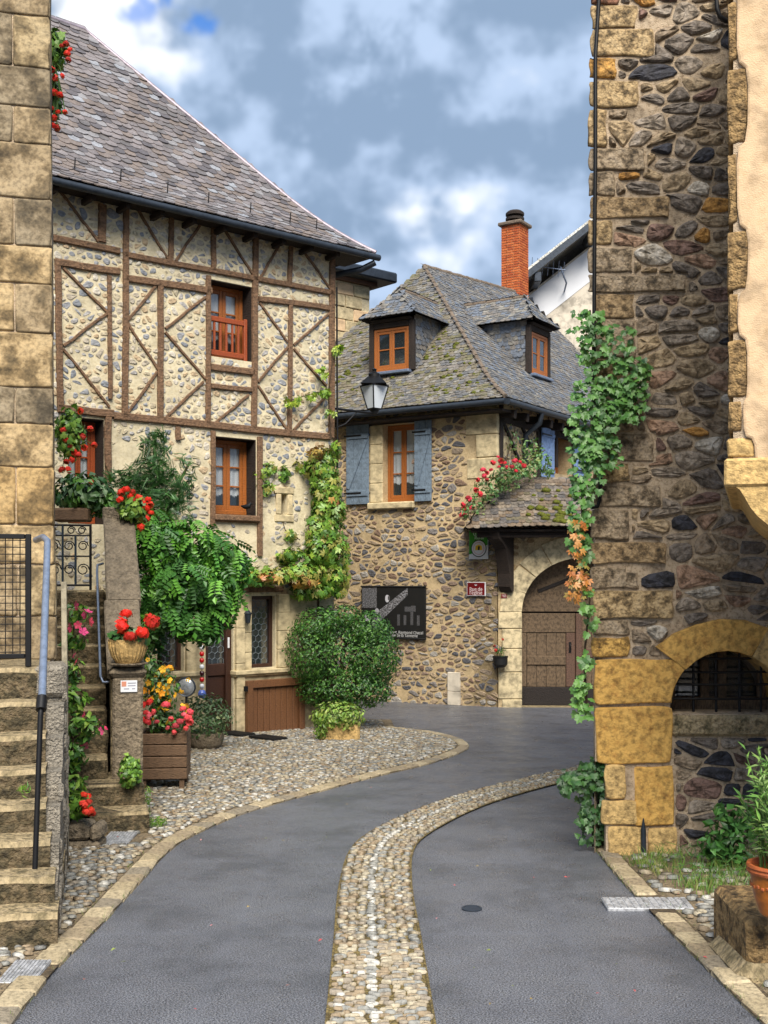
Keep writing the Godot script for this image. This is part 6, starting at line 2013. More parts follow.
func plants_on_stairs() -> void:
	# bowl of geraniums on the pillar
	var t := thing("flower_bowl", "fluted tan stone bowl on saucer atop the pillar", "bowl", put(Vector3(-1.970, 0.930, -8.850)))
	var m := MB.new()
	lathe(m, [[0.0, 0.0], [0.10, 0.0], [0.155, 0.018], [0.155, 0.026], [0.0, 0.02]], 24)
	obj("saucer", m, M.coping, t)
	m = MB.new()
	bowl(m, 0.085, 0.15, 0.185, 28)
	obj("bowl", m, M.corbel, t, put(Vector3(0, 0.022, 0)))
	var g := thing("geranium", "red geranium with six round heads in the fluted bowl", "plant", put(Vector3(-1.970, 1.092, -8.850)))
	var fl := []
	for e in [[-1.974, 1.332, -8.80], [-2.001, 1.242, -8.75], [-1.922, 1.161, -8.70], [-1.835, 1.191, -8.72], [-1.768, 1.271, -8.80], [-1.837, 1.281, -8.95], [-1.992, 1.164, -8.95]]: fl.append(at(e))
	geranium(g, Vector3(-1.955, 1.154, -8.850), Vector3(0.15, 0.07, 0.13), 150, 0.07, fl, 0.11, RED, DARK)
	# stone trough with red geraniums at the foot
	t = thing("stone_trough", "low rough stone trough beside the bottom steps", "trough", put(Vector3(-2.049, -0.294, -7.750)))
	for e in [[-0.1, 0.0, 0.13, 0.12, 0.0], [-0.1, 0.125, 0.06, 0.24, 0.0], [0.065, 0.127, 0.14, 0.235, 0.01]]:
		var one := MB.new()
		bb(one, Vector3(e[0], e[1], -0.22), Vector3(e[2], e[3], e[4]), 0.02, 0.006)
		obj("stone", one, M.coping, t)
	g = thing("geranium", "low orange-red geranium growing in the rough stone trough", "plant", put(Vector3(-2.062, -0.041, -7.800)))
	fl = []
	for e in [[-2.022, 0.144, -7.75], [-1.982, 0.100, -7.70], [-1.962, 0.053, -7.70], [-2.002, 0.097, -7.65], [-2.021, 0.112, -7.85], [-1.968, 0.016, -7.75], [-1.982, 0.050, -7.65]]: fl.append(at(e))
	geranium(g, Vector3(-2.089, 0.060, -7.800), Vector3(0.09, 0.1, 0.1), 190, 0.05, fl, 0.06, Color(0.88, 0.13, 0.06), LIME)
	# clematis climbing by the steps
	t = thing("clematis", "leafy clematis with magenta flowers climbing beside the beige board", "plant", put(Vector3(-2.266, 0.005, -8.300)))
	var l := []
	var path := []
	for e in [[-2.266, 0.005, -8.30], [-2.265, 0.431, -8.35], [-2.291, 0.780, -8.50], [-2.333, 1.144, -8.60], [-2.330, 1.350, -8.70]]: path.append(at(e))
	stems([path, [path[1], Vector3(-2.122, 0.546, -8.300), Vector3(-2.046, 0.545, -8.200)], [path[3], Vector3(-2.236, 1.256, -8.600)]], 0.008, t)
	for e in [[-2.303, 1.353, -8.60, 0.09, 60], [-2.318, 1.144, -8.60, 0.09, 70], [-2.299, 0.927, -8.50, 0.09, 70], [-2.278, 0.711, -8.45, 0.10, 90], [-2.235, 0.512, -8.40, 0.12, 110], [-2.122, 0.546, -8.30, 0.08, 50], [-2.258, 0.322, -8.35, 0.10, 90], [-2.252, 0.135, -8.30, 0.10, 90]]: blob(l, at(e), Vector3.ONE * e[3], e[4], 0.05, 0.09, GREEN + LIME, 0.6, 0.1)
	leaves(l, "oval", t)
	fl = []
	for e in [[-2.270, 1.402, -8.45], [-2.234, 1.372, -8.45], [-2.197, 1.335, -8.45], [-2.160, 1.284, -8.45], [-2.300, 1.240, -8.45], [-2.248, 1.262, -8.45], [-2.212, 1.211, -8.45], [-2.285, 1.042, -8.45], [-2.256, 0.990, -8.45], [-2.101, 0.549, -8.45], [-2.079, 0.483, -8.45], [-2.057, 0.505, -8.45], [-2.197, 0.593, -8.45], [-2.204, 0.380, -8.45], [-2.175, 1.358, -8.45]]: fl.append([at(e), rr(0.055, 0.085)])
	heads(fl, t, Color(0.78, 0.12, 0.42), "floret")
	# hanging geraniums high on the ashlar house
	t = thing("hanging_geranium", "trailing red geranium hanging high beside the ashlar house corner", "plant", put(Vector3(-2.294, 5.097, -7.900)))
	fl = []
	for e in [[-2.198, 5.238, -7.85], [-2.171, 5.252, -7.85], [-2.164, 5.184, -7.85], [-2.143, 5.211, -7.85], [-2.266, 5.074, -7.85], [-2.246, 5.020, -7.85], [-2.212, 4.904, -7.85], [-2.253, 4.924, -7.85], [-2.178, 4.788, -7.85], [-2.225, 4.788, -7.85], [-2.232, 4.679, -7.85], [-2.253, 4.747, -7.85], [-2.198, 5.034, -7.85], [-2.273, 4.815, -7.85], [-2.157, 5.143, -7.85], [-2.259, 4.692, -7.85]]: fl.append(at(e))
	var hp := Vector3(-2.330, 5.174, -7.950)
	geranium(t, Vector3(-2.281, 5.257, -7.950), Vector3(0.08, 0.14, 0.1), 200, 0.06, fl, 0.045, RED, LIME)
	l = []
	blob(l, Vector3(-2.274, 4.911, -7.950), Vector3(0.05, 0.16, 0.07), 90, 0.03, 0.06, GREEN, 0.8, 0.1)
	leaves(l, "ivy", t)
	m = MB.new()
	lathe(m, [[0.0, 0.0], [0.07, 0.0], [0.1, 0.14], [0.09, 0.14], [0.0, 0.12]], 16)
	obj("pot", m, M.terra, t, put(hp - t.position - Vector3(0.05, 0.1, 0)))
	# geraniums by the upper door
	t = thing("geranium", "tall red geranium beside the upper door of half-timbered house", "plant", put(Vector3(-3.401, 2.659, -12.300)))
	fl = []
	for e in [[-3.225, 3.382, -12.20], [-3.119, 3.191, -12.20], [-3.193, 3.106, -12.20], [-3.077, 3.022, -12.20], [-3.374, 3.075, -12.20], [-3.331, 3.000, -12.20], [-3.289, 2.947, -12.20], [-3.310, 2.862, -12.20], [-3.374, 2.841, -12.20], [-3.246, 2.915, -12.20], [-3.416, 2.756, -12.20], [-3.395, 3.181, -12.20], [-3.352, 2.756, -12.20], [-3.183, 2.990, -12.20]]: fl.append(at(e))
	geranium(t, Vector3(-3.358, 3.140, -12.300), Vector3(0.16, 0.3, 0.16), 330, 0.07, fl, 0.075, RED, LIME)
	t = thing("leafy_shrub", "dark leafy shrub in planter above the scrolled iron gate", "plant", put(Vector3(-3.119, 2.205, -11.800)))
	l = []
	blob(l, Vector3(-3.104, 2.480, -11.900), Vector3(0.33, 0.24, 0.22), 620, 0.07, 0.13, DARK + SAGE + GREEN, 0.7, 0.2)
	blob(l, Vector3(-2.815, 2.366, -11.900), Vector3(0.2, 0.14, 0.2), 220, 0.06, 0.11, GREEN, 0.7, 0.2)
	leaves(l, "oval", t)
	m = MB.new()
	bb(m, Vector3(-0.25, -0.02, -0.12), Vector3(0.1, 0.12, 0.1), 0.02)
	obj("planter", m, M.planter, t)
	t = thing("geranium", "orange-red geranium in a stone box on the coping top", "plant", put(Vector3(-2.596, 2.141, -11.100)))
	m = MB.new()
	bb(m, Vector3(-0.1, 0.0, -0.1), Vector3(0.1, 0.15, 0.1), 0.015, 0.004)
	obj("planter", m, M.coping, t)
	fl = []
	for e in [[-2.504, 2.419, -10.95], [-2.457, 2.447, -10.95], [-2.409, 2.390, -10.95], [-2.380, 2.333, -10.95], [-2.333, 2.371, -10.95], [-2.285, 2.324, -10.95], [-2.304, 2.257, -10.95], [-2.257, 2.276, -10.95], [-2.219, 2.228, -10.95], [-2.266, 2.171, -10.95], [-2.314, 2.095, -10.95], [-2.228, 2.305, -10.95], [-2.514, 2.352, -10.95], [-2.390, 2.428, -10.95], [-2.247, 2.352, -10.95]]: fl.append(at(e))
	geranium(t, Vector3(-2.382, 2.260, -11.000), Vector3(0.16, 0.15, 0.15), 260, 0.07, fl, 0.075, Color(0.9, 0.12, 0.05), LIME)
	# tuft at the pillar foot and plants by the bottom step
	t = thing("leafy_tuft", "round bright green tuft at the pillar's foot", "plant", put(Vector3(-1.899, 0.022, -8.600)))
	l = []
	blob(l, Vector3(-1.888, 0.165, -8.550), Vector3(0.085, 0.13, 0.08), 420, 0.025, 0.045, LIME, 0.3, 0.3)
	leaves(l, "ivy", t)
	t = thing("herb_clump", "yellow-green herbs growing beside the bottom step stone", "plant", put(Vector3(-1.678, -0.226, -8.500)))
	l = []
	blob(l, Vector3(-1.803, -0.082, -8.750), Vector3(0.04, 0.12, 0.06), 130, 0.02, 0.04, LIME, 0.1, 0.2)
	blob(l, Vector3(-1.678, -0.196, -8.500), Vector3(0.09, 0.04, 0.08), 220, 0.02, 0.04, LIME, 0.1, 0.2)
	leaves(l, "lance", t)
	t = thing("step_weed", "small green weed sprouting on a near mossy step", "plant", put(Vector3(-1.873, 0.463, -6.000)))
	l = []
	blob(l, Vector3(-1.867, 0.498, -5.980), Vector3(0.03, 0.025, 0.03), 22, 0.03, 0.05, LIME, -0.5, 0.1)
	leaves(l, "lance", t)

func at(e: Array) -> Vector3: return Vector3(e[0], e[1], e[2])

# ---------------------------------------------------------------- things standing about
func street_details() -> void:
	# wooden planter with yellow and pink flowers
	var t := thing("wooden_planter", "square brown slatted wooden planter on short legs", "planter", put(Vector3(-2.009, -0.299, -10.550), Basis(Vector3.UP, 0.08)))
	for k in 4:
		for s in 4:
			var one := MB.new()
			var b := Basis(Vector3.UP, s * PI / 2)
			box(one, Transform3D(b, b * Vector3(0, 0.145 + k * 0.105, 0.205)), Vector3(0.43 if s % 2 == 0 else 0.385, 0.098, 0.022), 0.006, 0.002)
			obj("slat", one, M.planter, t)
	for e in [[-0.17, -0.17], [0.17, -0.17], [-0.17, 0.17], [0.17, 0.17]]:
		var one := MB.new()
		bb(one, Vector3(e[0] - 0.022, 0, e[1] - 0.022), Vector3(e[0] + 0.022, 0.5, e[1] + 0.022), 0.004)
		obj("leg", one, M.planter, t)
	var soil := MB.new()
	bb(soil, Vector3(-0.19, 0.09, -0.19), Vector3(0.19, 0.46, 0.19))
	obj("soil", soil, M.soil, t)
	t = thing("flowering_plants", "yellow, pink and red flowers filling the wooden planter", "plant", put(Vector3(-2.009, 0.169, -10.550)))
	var l := []
	for e in [[-2.045, 0.587, -10.50, 0.17, 0.26, 420], [-2.000, 0.294, -10.50, 0.21, 0.12, 320], [-2.118, 0.787, -10.50, 0.08, 0.14, 120]]: blob(l, at(e), Vector3(e[3], e[4], 0.16), e[5], 0.04, 0.075, GREEN + SAGE, 0.3, 0.1)
	leaves(l, "oval", t)
	var f := []
	for k in 62: f.append([Vector3(-2.026, 0.596, -10.400) + Vector3(rng.randfn(0, 0.10), rng.randfn(0, 0.12), rr(-0.1, 0.12)), rr(0.045, 0.075)])
	heads(f, t, Color(0.93, 0.68, 0.06), "floret")
	f = []
	for e in [[-1.791, 0.382, -10.30], [-1.755, 0.355, -10.30], [-1.827, 0.319, -10.30], [-1.863, 0.283, -10.30], [-1.773, 0.265, -10.30], [-1.935, 0.265, -10.30], [-1.908, 0.346, -10.30], [-1.953, 0.471, -10.30], [-1.738, 0.409, -10.30], [-1.800, 0.436, -10.30], [-2.060, 0.409, -10.30], [-2.105, 0.373, -10.30], [-1.738, 0.319, -10.30], [-1.881, 0.230, -10.30], [-2.033, 0.319, -10.30]]: f.append([at(e), rr(0.05, 0.085)])
	heads(f, t, Color(0.90, 0.30, 0.38))
	f = []
	for e in [[-2.150, 0.471, -10.30], [-2.132, 0.400, -10.30], [-2.159, 0.337, -10.30], [-2.123, 0.319, -10.30], [-2.096, 0.498, -10.30]]: f.append([at(e), rr(0.06, 0.08)])
	heads(f, t, Color(0.80, 0.08, 0.12))
	# round reflector on a stake
	t = thing("round_reflector", "round silver reflector disc on dark stake behind yellow flowers", "reflector", put(Vector3(-1.928, 0.061, -11.200)))
	var c := Vector3(-1.928, 0.548, -11.200) - t.position
	var m := MB.new()
	tube(m, [Vector3(0, -0.25, 0), c + Vector3(0, -0.07, -0.02)], 0.012, 6)
	obj("stake", m, M.iron, t)
	m = MB.new()
	lathe(m, [[0.0, -0.015], [0.092, -0.015], [0.097, 0.0], [0.09, 0.015], [0.082, 0.012]], 28)
	obj("rim", m, M.zinc, t, put(c, Basis(Vector3.RIGHT, PI / 2)))
	m = MB.new()
	lathe(m, [[0.083, 0.010], [0.06, 0.022], [0.03, 0.028], [0.0, 0.03]], 28)
	obj("disc", m, M.mirror, t, put(c, Basis(Vector3.RIGHT, PI / 2)))
	# variegated bush in a pot by the door
	t = thing("variegated_bush", "pale variegated bush spilling over a stone pot by the door", "plant", put(Vector3(-2.090, -0.396, -13.500)))
	m = MB.new()
	bowl(m, 0.15, 0.22, 0.2)
	obj("pot", m, M.coping, t)
	l = []
	blob(l, Vector3(-2.101, -0.032, -13.500), Vector3(0.34, 0.30, 0.28), 950, 0.035, 0.07, SAGE + [Color(0.30, 0.36, 0.18), Color(0.07, 0.15, 0.05)], 0.6, 0.5)
	leaves(l, "oval", t)
	# string of coloured balls by the door
	t = thing("bead_string", "hanging string of red, white and dark balls beside the door", "ornament", put(Vector3(-2.308, 1.385, -14.550)))
	m = MB.new()
	tube(m, [Vector3.ZERO, Vector3(-2.295, 0.150, -14.500) - t.position], 0.004, 4)
	obj("cord", m, M.iron, t)
	var bead := MB.new()
	lathe(bead, [[0.0, -0.032], [0.02, -0.028], [0.03, -0.01], [0.03, 0.01], [0.02, 0.028], [0.0, 0.032]], 12)
	var bmesh := bead.mesh()
	var cols := [M.bead_red, M.bead_navy, M.bead_red, M.bead_white, M.bead_dark, M.bead_white, M.bead_red, M.bead_red, M.bead_white, M.bead_dark, M.bead_red, M.bead_white]
	for k in 12: obj("bead", bmesh, cols[k], t, put((Vector3(-2.295, 0.150, -14.500) - t.position) * (0.2 + 0.72 * k / 11.0)))
	obj("bead", bmesh, M.bead_blue, t, put(Vector3(-2.295, 0.150, -14.500) - t.position, Basis.from_scale(Vector3.ONE * 1.7)))
	# low plank door leaning against the plinth
	var F := frame(-0.72, -0.49, 16.24, 0.758, 0.652)
	var hr := rc(-1.534, 0.746, -0.591, -0.021)
	t = thing("cellar_hatch", "low brown framed plank hatch against the half-timbered house's plinth", "hatch", F * put(Vector3(hr.position.x, hr.position.y, 0.12)))
	var w := hr.size.x
	var hh := hr.size.y
	for e in [[0.0, 0.0, 0.09, hh], [w - 0.09, 0.0, w, hh], [0.09, hh - 0.1, w - 0.09, hh], [0.09, 0.0, w - 0.09, 0.06]]:
		var one := MB.new()
		bb(one, Vector3(e[0] + 0.001, e[1], -0.05), Vector3(e[2] - 0.001, e[3], 0.02), 0.006)
		obj("frame", one, M.hatch, t)
	for k in 8:
		var one := MB.new()
		var x0 := 0.09 + (w - 0.18) * k / 8.0
		bb(one, Vector3(x0 + 0.003, 0.06, -0.045), Vector3(x0 + (w - 0.18) / 8.0 - 0.003, hh - 0.1, -0.018), 0.007)
		obj("plank", one, M.hatch, t)
	for y in [0.06, hh - 0.1]:
		var one := MB.new()
		bb(one, Vector3(-0.05, y - 0.035, -0.01), Vector3(0.0, y + 0.035, 0.03), 0.004)
		obj("hinge", one, M.iron, t)
	var lt := MB.new()
	bb(lt, Vector3(w - 0.08, hh * 0.68, 0.021), Vector3(w + 0.02, hh * 0.75, 0.035), 0.003)
	obj("latch", lt, M.iron, t)
	# door mats
	for e in [[-1.904, 14.899, 0.42, 0.26, "dark ribbed mat at the half-timbered house's door"], [-1.456, 14.431, 0.46, 0.24, "dark flat mat in front of the plank hatch"]]:
		t = thing("door_mat", e[4], "mat", Transform3D(Basis(Vector3.UP, -0.7), gp(e[0], e[1], 0.045)))
		m = MB.new()
		bb(m, Vector3(-e[2] / 2, -0.01, -e[3] / 2), Vector3(e[2] / 2, 0.006, e[3] / 2), 0.003)
		obj("base", m, M.black, t)
		for k in 9:
			var one := MB.new()
			var z: float = e[3] * ((k + 0.5) / 9.0 - 0.5)
			bb(one, Vector3(-e[2] / 2 + 0.01, 0.006, z - 0.008), Vector3(e[2] / 2 - 0.01, 0.014, z + 0.008), 0.002)
			obj("rib", one, M.black, t)
	# drain covers
	for e in [["silver ribbed drain cover cut into the right kerb", 1.194, 6.185, 1.680, 6.378, 13], ["grey metal cover at the near steps' foot", -1.680, 4.953, -1.498, 5.220, 10], ["ribbed metal cover on cobbles before the bottom step", -1.975, 7.914, -1.762, 8.270, 9]]:
		var a := Vector2(e[1], e[2])
		var b := Vector2(e[3], e[4])
		var mid := (a + b) / 2
		t = thing("drain_cover", e[0], "drain cover", Transform3D(Basis(Vector3.RIGHT, FALL), gp(mid.x, mid.y, 0.020)), "metal drain covers")
		var sx := absf(b.x - a.x) - 0.02
		var sz := absf(b.y - a.y)
		m = MB.new()
		bb(m, Vector3(-sx / 2, -0.02, -sz / 2), Vector3(sx / 2, 0.0, sz / 2), 0.004)
		obj("plate", m, M.cover, t)
		for k in e[5]:
			var one := MB.new()
			var x: float = sx * ((k + 0.5) / e[5] - 0.5)
			bb(one, Vector3(x - sx / e[5] * 0.38, 0.0, -sz / 2 + 0.006), Vector3(x + sx / e[5] * 0.38, 0.004, sz / 2 - 0.006), 0.001)
			obj("rib", one, M.cover, t)
	t = thing("valve_cover", "small dark iron cover set in the asphalt", "cover", Transform3D(Basis(Vector3.RIGHT, FALL), gp(0.476, 6.227, 0.004)))
	m = MB.new()
	lathe(m, [[0.055, -0.02], [0.055, 0.002], [0.045, 0.003], [0.042, 0.001], [0.0, 0.001]], 20)
	obj("lid", m, M.zinc, t)
	# street lantern on the corner of the half-timbered house
	t = thing("street_lantern", "black street lantern with frosted panes on half-timbered house's corner bracket", "lantern", F * put(Vector3(0, Vector2(0.036, 4.494).y, 0)))
	var arm := 0.78
	m = MB.new()
	tube(m, [Vector3(0.0, 0.0, 0.03), Vector3(arm, 0.0, 0.03)], 0.018, 8)
	tube(m, [Vector3(0.0, -0.28, 0.03), Vector3(0.2, -0.2, 0.03), Vector3(0.42, 0.0, 0.03)], 0.010, 6)
	obj("bracket", m, M.iron, t)
	var o := Vector3(arm - 0.04, 0.03, 0.03)
	m = MB.new()
	lathe(m, [[0.05, -0.04], [0.06, 0.0], [0.075, 0.02], [0.075, 0.035], [0.0, 0.035]], 12, o)
	obj("base", m, M.iron, t)
	m = MB.new()
	for k in 4:
		var g0 := PI / 4 + k * PI / 2
		var d := Vector3(cos(g0), 0, sin(g0))
		tube(m, [o + d * 0.10 + Vector3.UP * 0.03, o + d * 0.205 + Vector3.UP * 0.37], 0.010, 5)
		var d2 := Vector3(cos(g0 + PI / 2), 0, sin(g0 + PI / 2))
		tube(m, [o + d * 0.205 + Vector3.UP * 0.37, o + d2 * 0.205 + Vector3.UP * 0.37], 0.012, 5)
		tube(m, [o + d * 0.10 + Vector3.UP * 0.035, o + d2 * 0.10 + Vector3.UP * 0.035], 0.010, 5)
	obj("frame", m, M.iron, t)
	for k in 4:
		var g0 := PI / 4 + k * PI / 2
		var d := Vector3(cos(g0), 0, sin(g0))
		var d2 := Vector3(cos(g0 + PI / 2), 0, sin(g0 + PI / 2))
		var one := MB.new()
		one.quad(o + d2 * 0.097 + Vector3.UP * 0.04, o + d * 0.097 + Vector3.UP * 0.04, o + d * 0.20 + Vector3.UP * 0.365, o + d2 * 0.20 + Vector3.UP * 0.365)
		one.quad(o + d * 0.093 + Vector3.UP * 0.04, o + d2 * 0.093 + Vector3.UP * 0.04, o + d2 * 0.196 + Vector3.UP * 0.365, o + d * 0.196 + Vector3.UP * 0.365)
		obj("pane", one, M.frost, t)
	m = MB.new()
	lathe(m, [[0.25, 0.37], [0.26, 0.385], [0.13, 0.49], [0.11, 0.50], [0.11, 0.54], [0.06, 0.56], [0.035, 0.585], [0.045, 0.61], [0.0, 0.63]], 4, o)
	obj("roof", m, M.iron, t, Transform3D(Basis(Vector3.UP, 0), Vector3.ZERO))
	signs(F)

func sign_text(parent: Node, called: String, what: String, size: float, at_: Vector3, col: Color) -> void:
	var o := lettering(what, size, 0.002, col)
	o.name = called
	parent.add_child(o, true)
	o.position = at_

func signs(F: Transform3D) -> void:
	var L := frame(1.934, -0.59, 19.68, 0.843, -0.538)
	var PO := frame(1.934, -0.59, 19.68, 0.998, -0.06)
	# black and white photograph panel
	var r := rc(-2.748, 2.052, -1.390, 1.126)
	var t := thing("photo_panel", "black panel with an old black-and-white photograph on the rubble wall", "panel", L * put(Vector3(r.position.x, r.position.y, 0.06)))
	var m := MB.new()
	bb(m, Vector3(0, 0, -0.04), Vector3(r.size.x, r.size.y, 0.0), 0.004)
	obj("board", m, M.black, t)
	for y in [0.0, r.size.y]:
		var one := MB.new()
		tube(one, [Vector3(-0.01, y, 0.0), Vector3(r.size.x + 0.01, y, 0.0)], 0.018, 6)
		obj("batten", one, M.black, t)
	var q := QuadMesh.new()
	q.size = Vector2(r.size.x - 0.04, r.size.y - 0.04)
	var pm := StandardMaterial3D.new()
	pm.albedo_texture = old_photo()
	pm.roughness = 0.6
	obj("photograph", q, pm, t, put(Vector3(r.size.x / 2, r.size.y / 2, 0.004)))
	sign_text(t, "caption", "...eyrenet, Raymond Chazal", 0.052, Vector3(r.size.x * 0.66, 0.105, 0.005), Color(0.72, 0.72, 0.72))
	sign_text(t, "caption", "rue de la Tannerie", 0.052, Vector3(r.size.x * 0.68, 0.05, 0.005), Color(0.72, 0.72, 0.72))
	# green and white lodging sign
	r = rc(-0.511, 3.029, -0.142, 2.533)
	t = thing("lodging_sign", "green and white sign with round emblem beside the dark canopy bracket", "sign", L * put(Vector3(r.position.x, r.position.y, 0.06)))
	var w := r.size.x
	var h := r.size.y
	m = MB.new()
	bb(m, Vector3(0, 0, -0.02), Vector3(w, h, 0.0), 0.003)
	obj("plate", m, M.white, t)
	m = MB.new()
	prism(m, PackedVector2Array([Vector2(0.005, h * 0.17), Vector2(w * 0.35, h * 0.22), Vector2(w - 0.005, h * 0.5), Vector2(w - 0.005, h - 0.005), Vector2(0.005, h - 0.005)]), 0.0, 0.003)
	obj("green_field", m, mat(Color(0.16, 0.55, 0.10), 0.5), t)
	sign_text(t, "lettering", "GÎTES", 0.075, Vector3(w * 0.56, h * 0.89, 0.004), Color(0.9, 0.95, 0.9))
	sign_text(t, "lettering", "Rural", 0.06, Vector3(w * 0.55, h * 0.74, 0.004), Color(0.9, 0.95, 0.9))
	var em := [[0.15, M.black, 0.004], [0.135, M.white, 0.005], [0.105, M.bead_red, 0.006], [0.10, M.white, 0.007]]
	for e in em:
		var one := MB.new()
		var pp := PackedVector2Array()
		for k in 24: pp.append(Vector2(w * 0.52 + cos(TAU * k / 24) * e[0], h * 0.37 + sin(TAU * k / 24) * e[0]))
		prism(one, pp, 0.0035, e[2])
		obj("ring", one, e[1], t)
	m = MB.new()
	prism(m, PackedVector2Array([Vector2(w * 0.52 - 0.07, h * 0.31), Vector2(w * 0.52 + 0.07, h * 0.31), Vector2(w * 0.52 + 0.06, h * 0.46), Vector2(w * 0.52, h * 0.5), Vector2(w * 0.52 - 0.06, h * 0.46)]), 0.0075, 0.009)
	obj("emblem", m, mat(Color(0.92, 0.75, 0.10), 0.5), t)
	m = MB.new()
	prism(m, PackedVector2Array([Vector2(w * 0.52 - 0.015, h * 0.31), Vector2(w * 0.52 + 0.02, h * 0.31), Vector2(w * 0.52 + 0.025, h * 0.44), Vector2(w * 0.52 - 0.01, h * 0.45)]), 0.0095, 0.011)
	obj("emblem_figure", m, M.black, t)
	# street name plate
	r = rc(-0.555, 2.138, -0.195, 1.898)
	t = thing("street_sign", "dark red street name plate with white border on rubble wall", "sign", L * put(Vector3(r.position.x, r.position.y, 0.06)))
	w = r.size.x
	h = r.size.y
	m = MB.new()
	bb(m, Vector3(0, 0, -0.03), Vector3(w, h, 0.0), 0.004)
	obj("plate", m, M.white, t)
	m = MB.new()
	bb(m, Vector3(0.012, 0.012, -0.01), Vector3(w - 0.012, h - 0.012, 0.003))
	obj("field", m, mat(Color(0.42, 0.04, 0.07), 0.4), t)
	sign_text(t, "lettering", "Rue de", 0.062, Vector3(w * 0.5, h * 0.48, 0.004), Color(0.9, 0.85, 0.85))
	sign_text(t, "lettering", "l'église", 0.062, Vector3(w * 0.5, h * 0.22, 0.004), Color(0.9, 0.85, 0.85))
	m = MB.new()
	tube(m, [Vector3(w * 0.44, h * 0.8, 0.004), Vector3(w * 0.5, h * 0.74, 0.004), Vector3(w * 0.56, h * 0.8, 0.004)], 0.008, 4)
	obj("crest", m, M.white, t)
	# house number
	var n := Vector2(0.117, 1.900)
	t = thing("house_number", "tiny dark red house number plate beside the arch", "sign", PO * put(Vector3(n.x, n.y, 0.062)))
	m = MB.new()
	bb(m, Vector3(-0.048, -0.036, -0.012), Vector3(0.048, 0.036, 0.0), 0.003)
	obj("plate", m, mat(Color(0.42, 0.05, 0.07), 0.4), t)
	sign_text(t, "lettering", "10", 0.045, Vector3(0, 0, 0.001), Color(0.9, 0.85, 0.85))
	# hanging pot on the wall
	n = Vector2(0.119, 0.801)
	t = thing("wall_pot", "small black pot hanging on the wall beside the arch", "pot", PO * put(Vector3(0.05, Vector2(0.029, 0.693).y, 0.16)))
	m = MB.new()
	lathe(m, [[0.0, 0.0], [0.08, 0.0], [0.12, 0.05], [0.125, 0.15], [0.135, 0.19], [0.12, 0.19], [0.0, 0.17]], 18)
	obj("pot", m, M.black, t)
	var wp := thing("potted_plant", "small wiry plant with red blooms in the black wall pot", "plant", put(t.position + Vector3(0, 0.17, 0)))
	var l := []
	blob(l, wp.position + Vector3(0, 0.1, 0), Vector3(0.1, 0.1, 0.08), 60, 0.04, 0.07, GREEN, 0.0, 0.1)
	leaves(l, "lance", wp)
	stems([[wp.position, wp.position + Vector3(0.02, 0.15, 0), wp.position + Vector3(0.04, 0.3, 0.0)], [wp.position, wp.position + Vector3(-0.03, 0.1, 0), wp.position + Vector3(-0.09, 0.2, 0.0)]], 0.006, wp)
	heads([[wp.position + Vector3(0.04, 0.3, 0), 0.05], [wp.position + Vector3(-0.08, 0.12, 0.05), 0.06], [wp.position + Vector3(-0.1, 0.19, 0.02), 0.05]], wp, Color(0.7, 0.1, 0.12))
	# meter boxes on the wall
	r = rc(-0.943, 0.561, -0.703, -0.020)
	t = thing("meter_box", "two stacked cream meter boxes at the foot of rubble wall", "box", L * put(Vector3(r.position.x, r.position.y, 0.0)))
	for k in 2:
		var one := MB.new()
		bb(one, Vector3(0, r.size.y * (0.0 if k == 0 else 0.42) + 0.004, -0.02), Vector3(r.size.x, r.size.y * (0.42 if k == 0 else 1.0), 0.06), 0.008)
		obj("box", one, M.white_render, t)
	# iron ornament and a bird on the half-timbered house
	n = Vector2(-2.445, 3.192)
	t = thing("wrought_iron_bracket", "black scrolled iron bracket on wall beside the lower oak window", "bracket", F * put(Vector3(n.x, n.y, 0.04)))
	for e in [[0.0, 0.0, 0.07], [0.08, -0.05, 0.05], [0.1, 0.06, 0.04]]:
		var one := MB.new()
		var ring := []
		for k in 13:
			var g := TAU * 1.3 * k / 12.0
			ring.append(Vector3(e[0] + cos(g) * e[2] * (1 - 0.04 * k), e[1] + sin(g) * e[2] * (1 - 0.04 * k), 0.03))
		tube(one, ring, 0.007, 5)
		obj("scroll", one, M.iron, t)
	m = MB.new()
	tube(m, [Vector3(-0.02, -0.15, 0.0), Vector3(-0.02, 0.1, 0.03)], 0.009, 5)
	obj("stem", m, M.iron, t)
	n = Vector2(-1.480, 2.965)
	t = thing("bird_figure", "small dark bird figure on the lower oak window's sill", "figurine", F * put(Vector3(n.x, n.y, 0.03)))
	m = MB.new()
	tube(m, [Vector3(-0.09, 0.09, 0), Vector3(-0.03, 0.08, 0), Vector3(0.03, 0.09, 0), Vector3(0.06, 0.13, 0), Vector3(0.10, 0.12, 0)], [0.008, 0.03, 0.035, 0.02, 0.004], 8)
	obj("body", m, M.iron, t)
	for s in [-0.012, 0.012]:
		var one := MB.new()
		tube(one, [Vector3(0.01, 0.0, s), Vector3(0.0, 0.07, s)], 0.004, 4)
		obj("leg", one, M.iron, t)
	n = Vector2(-1.534, 1.576)
	t = thing("wall_lamp", "small dark iron lamp on the pilaster beside the door", "lamp", F * put(Vector3(n.x, n.y, 0.06)))
	m = MB.new()
	tube(m, [Vector3(0, 0.14, 0.0), Vector3(0, 0.16, 0.06), Vector3(0, 0.1, 0.08)], 0.008, 5)
	obj("arm", m, M.iron, t)
	m = MB.new()
	lathe(m, [[0.0, -0.08], [0.035, -0.06], [0.05, 0.05], [0.06, 0.06], [0.0, 0.12]], 6, Vector3(0, 0, 0.08))
	obj("lamp_body", m, M.zinc, t)

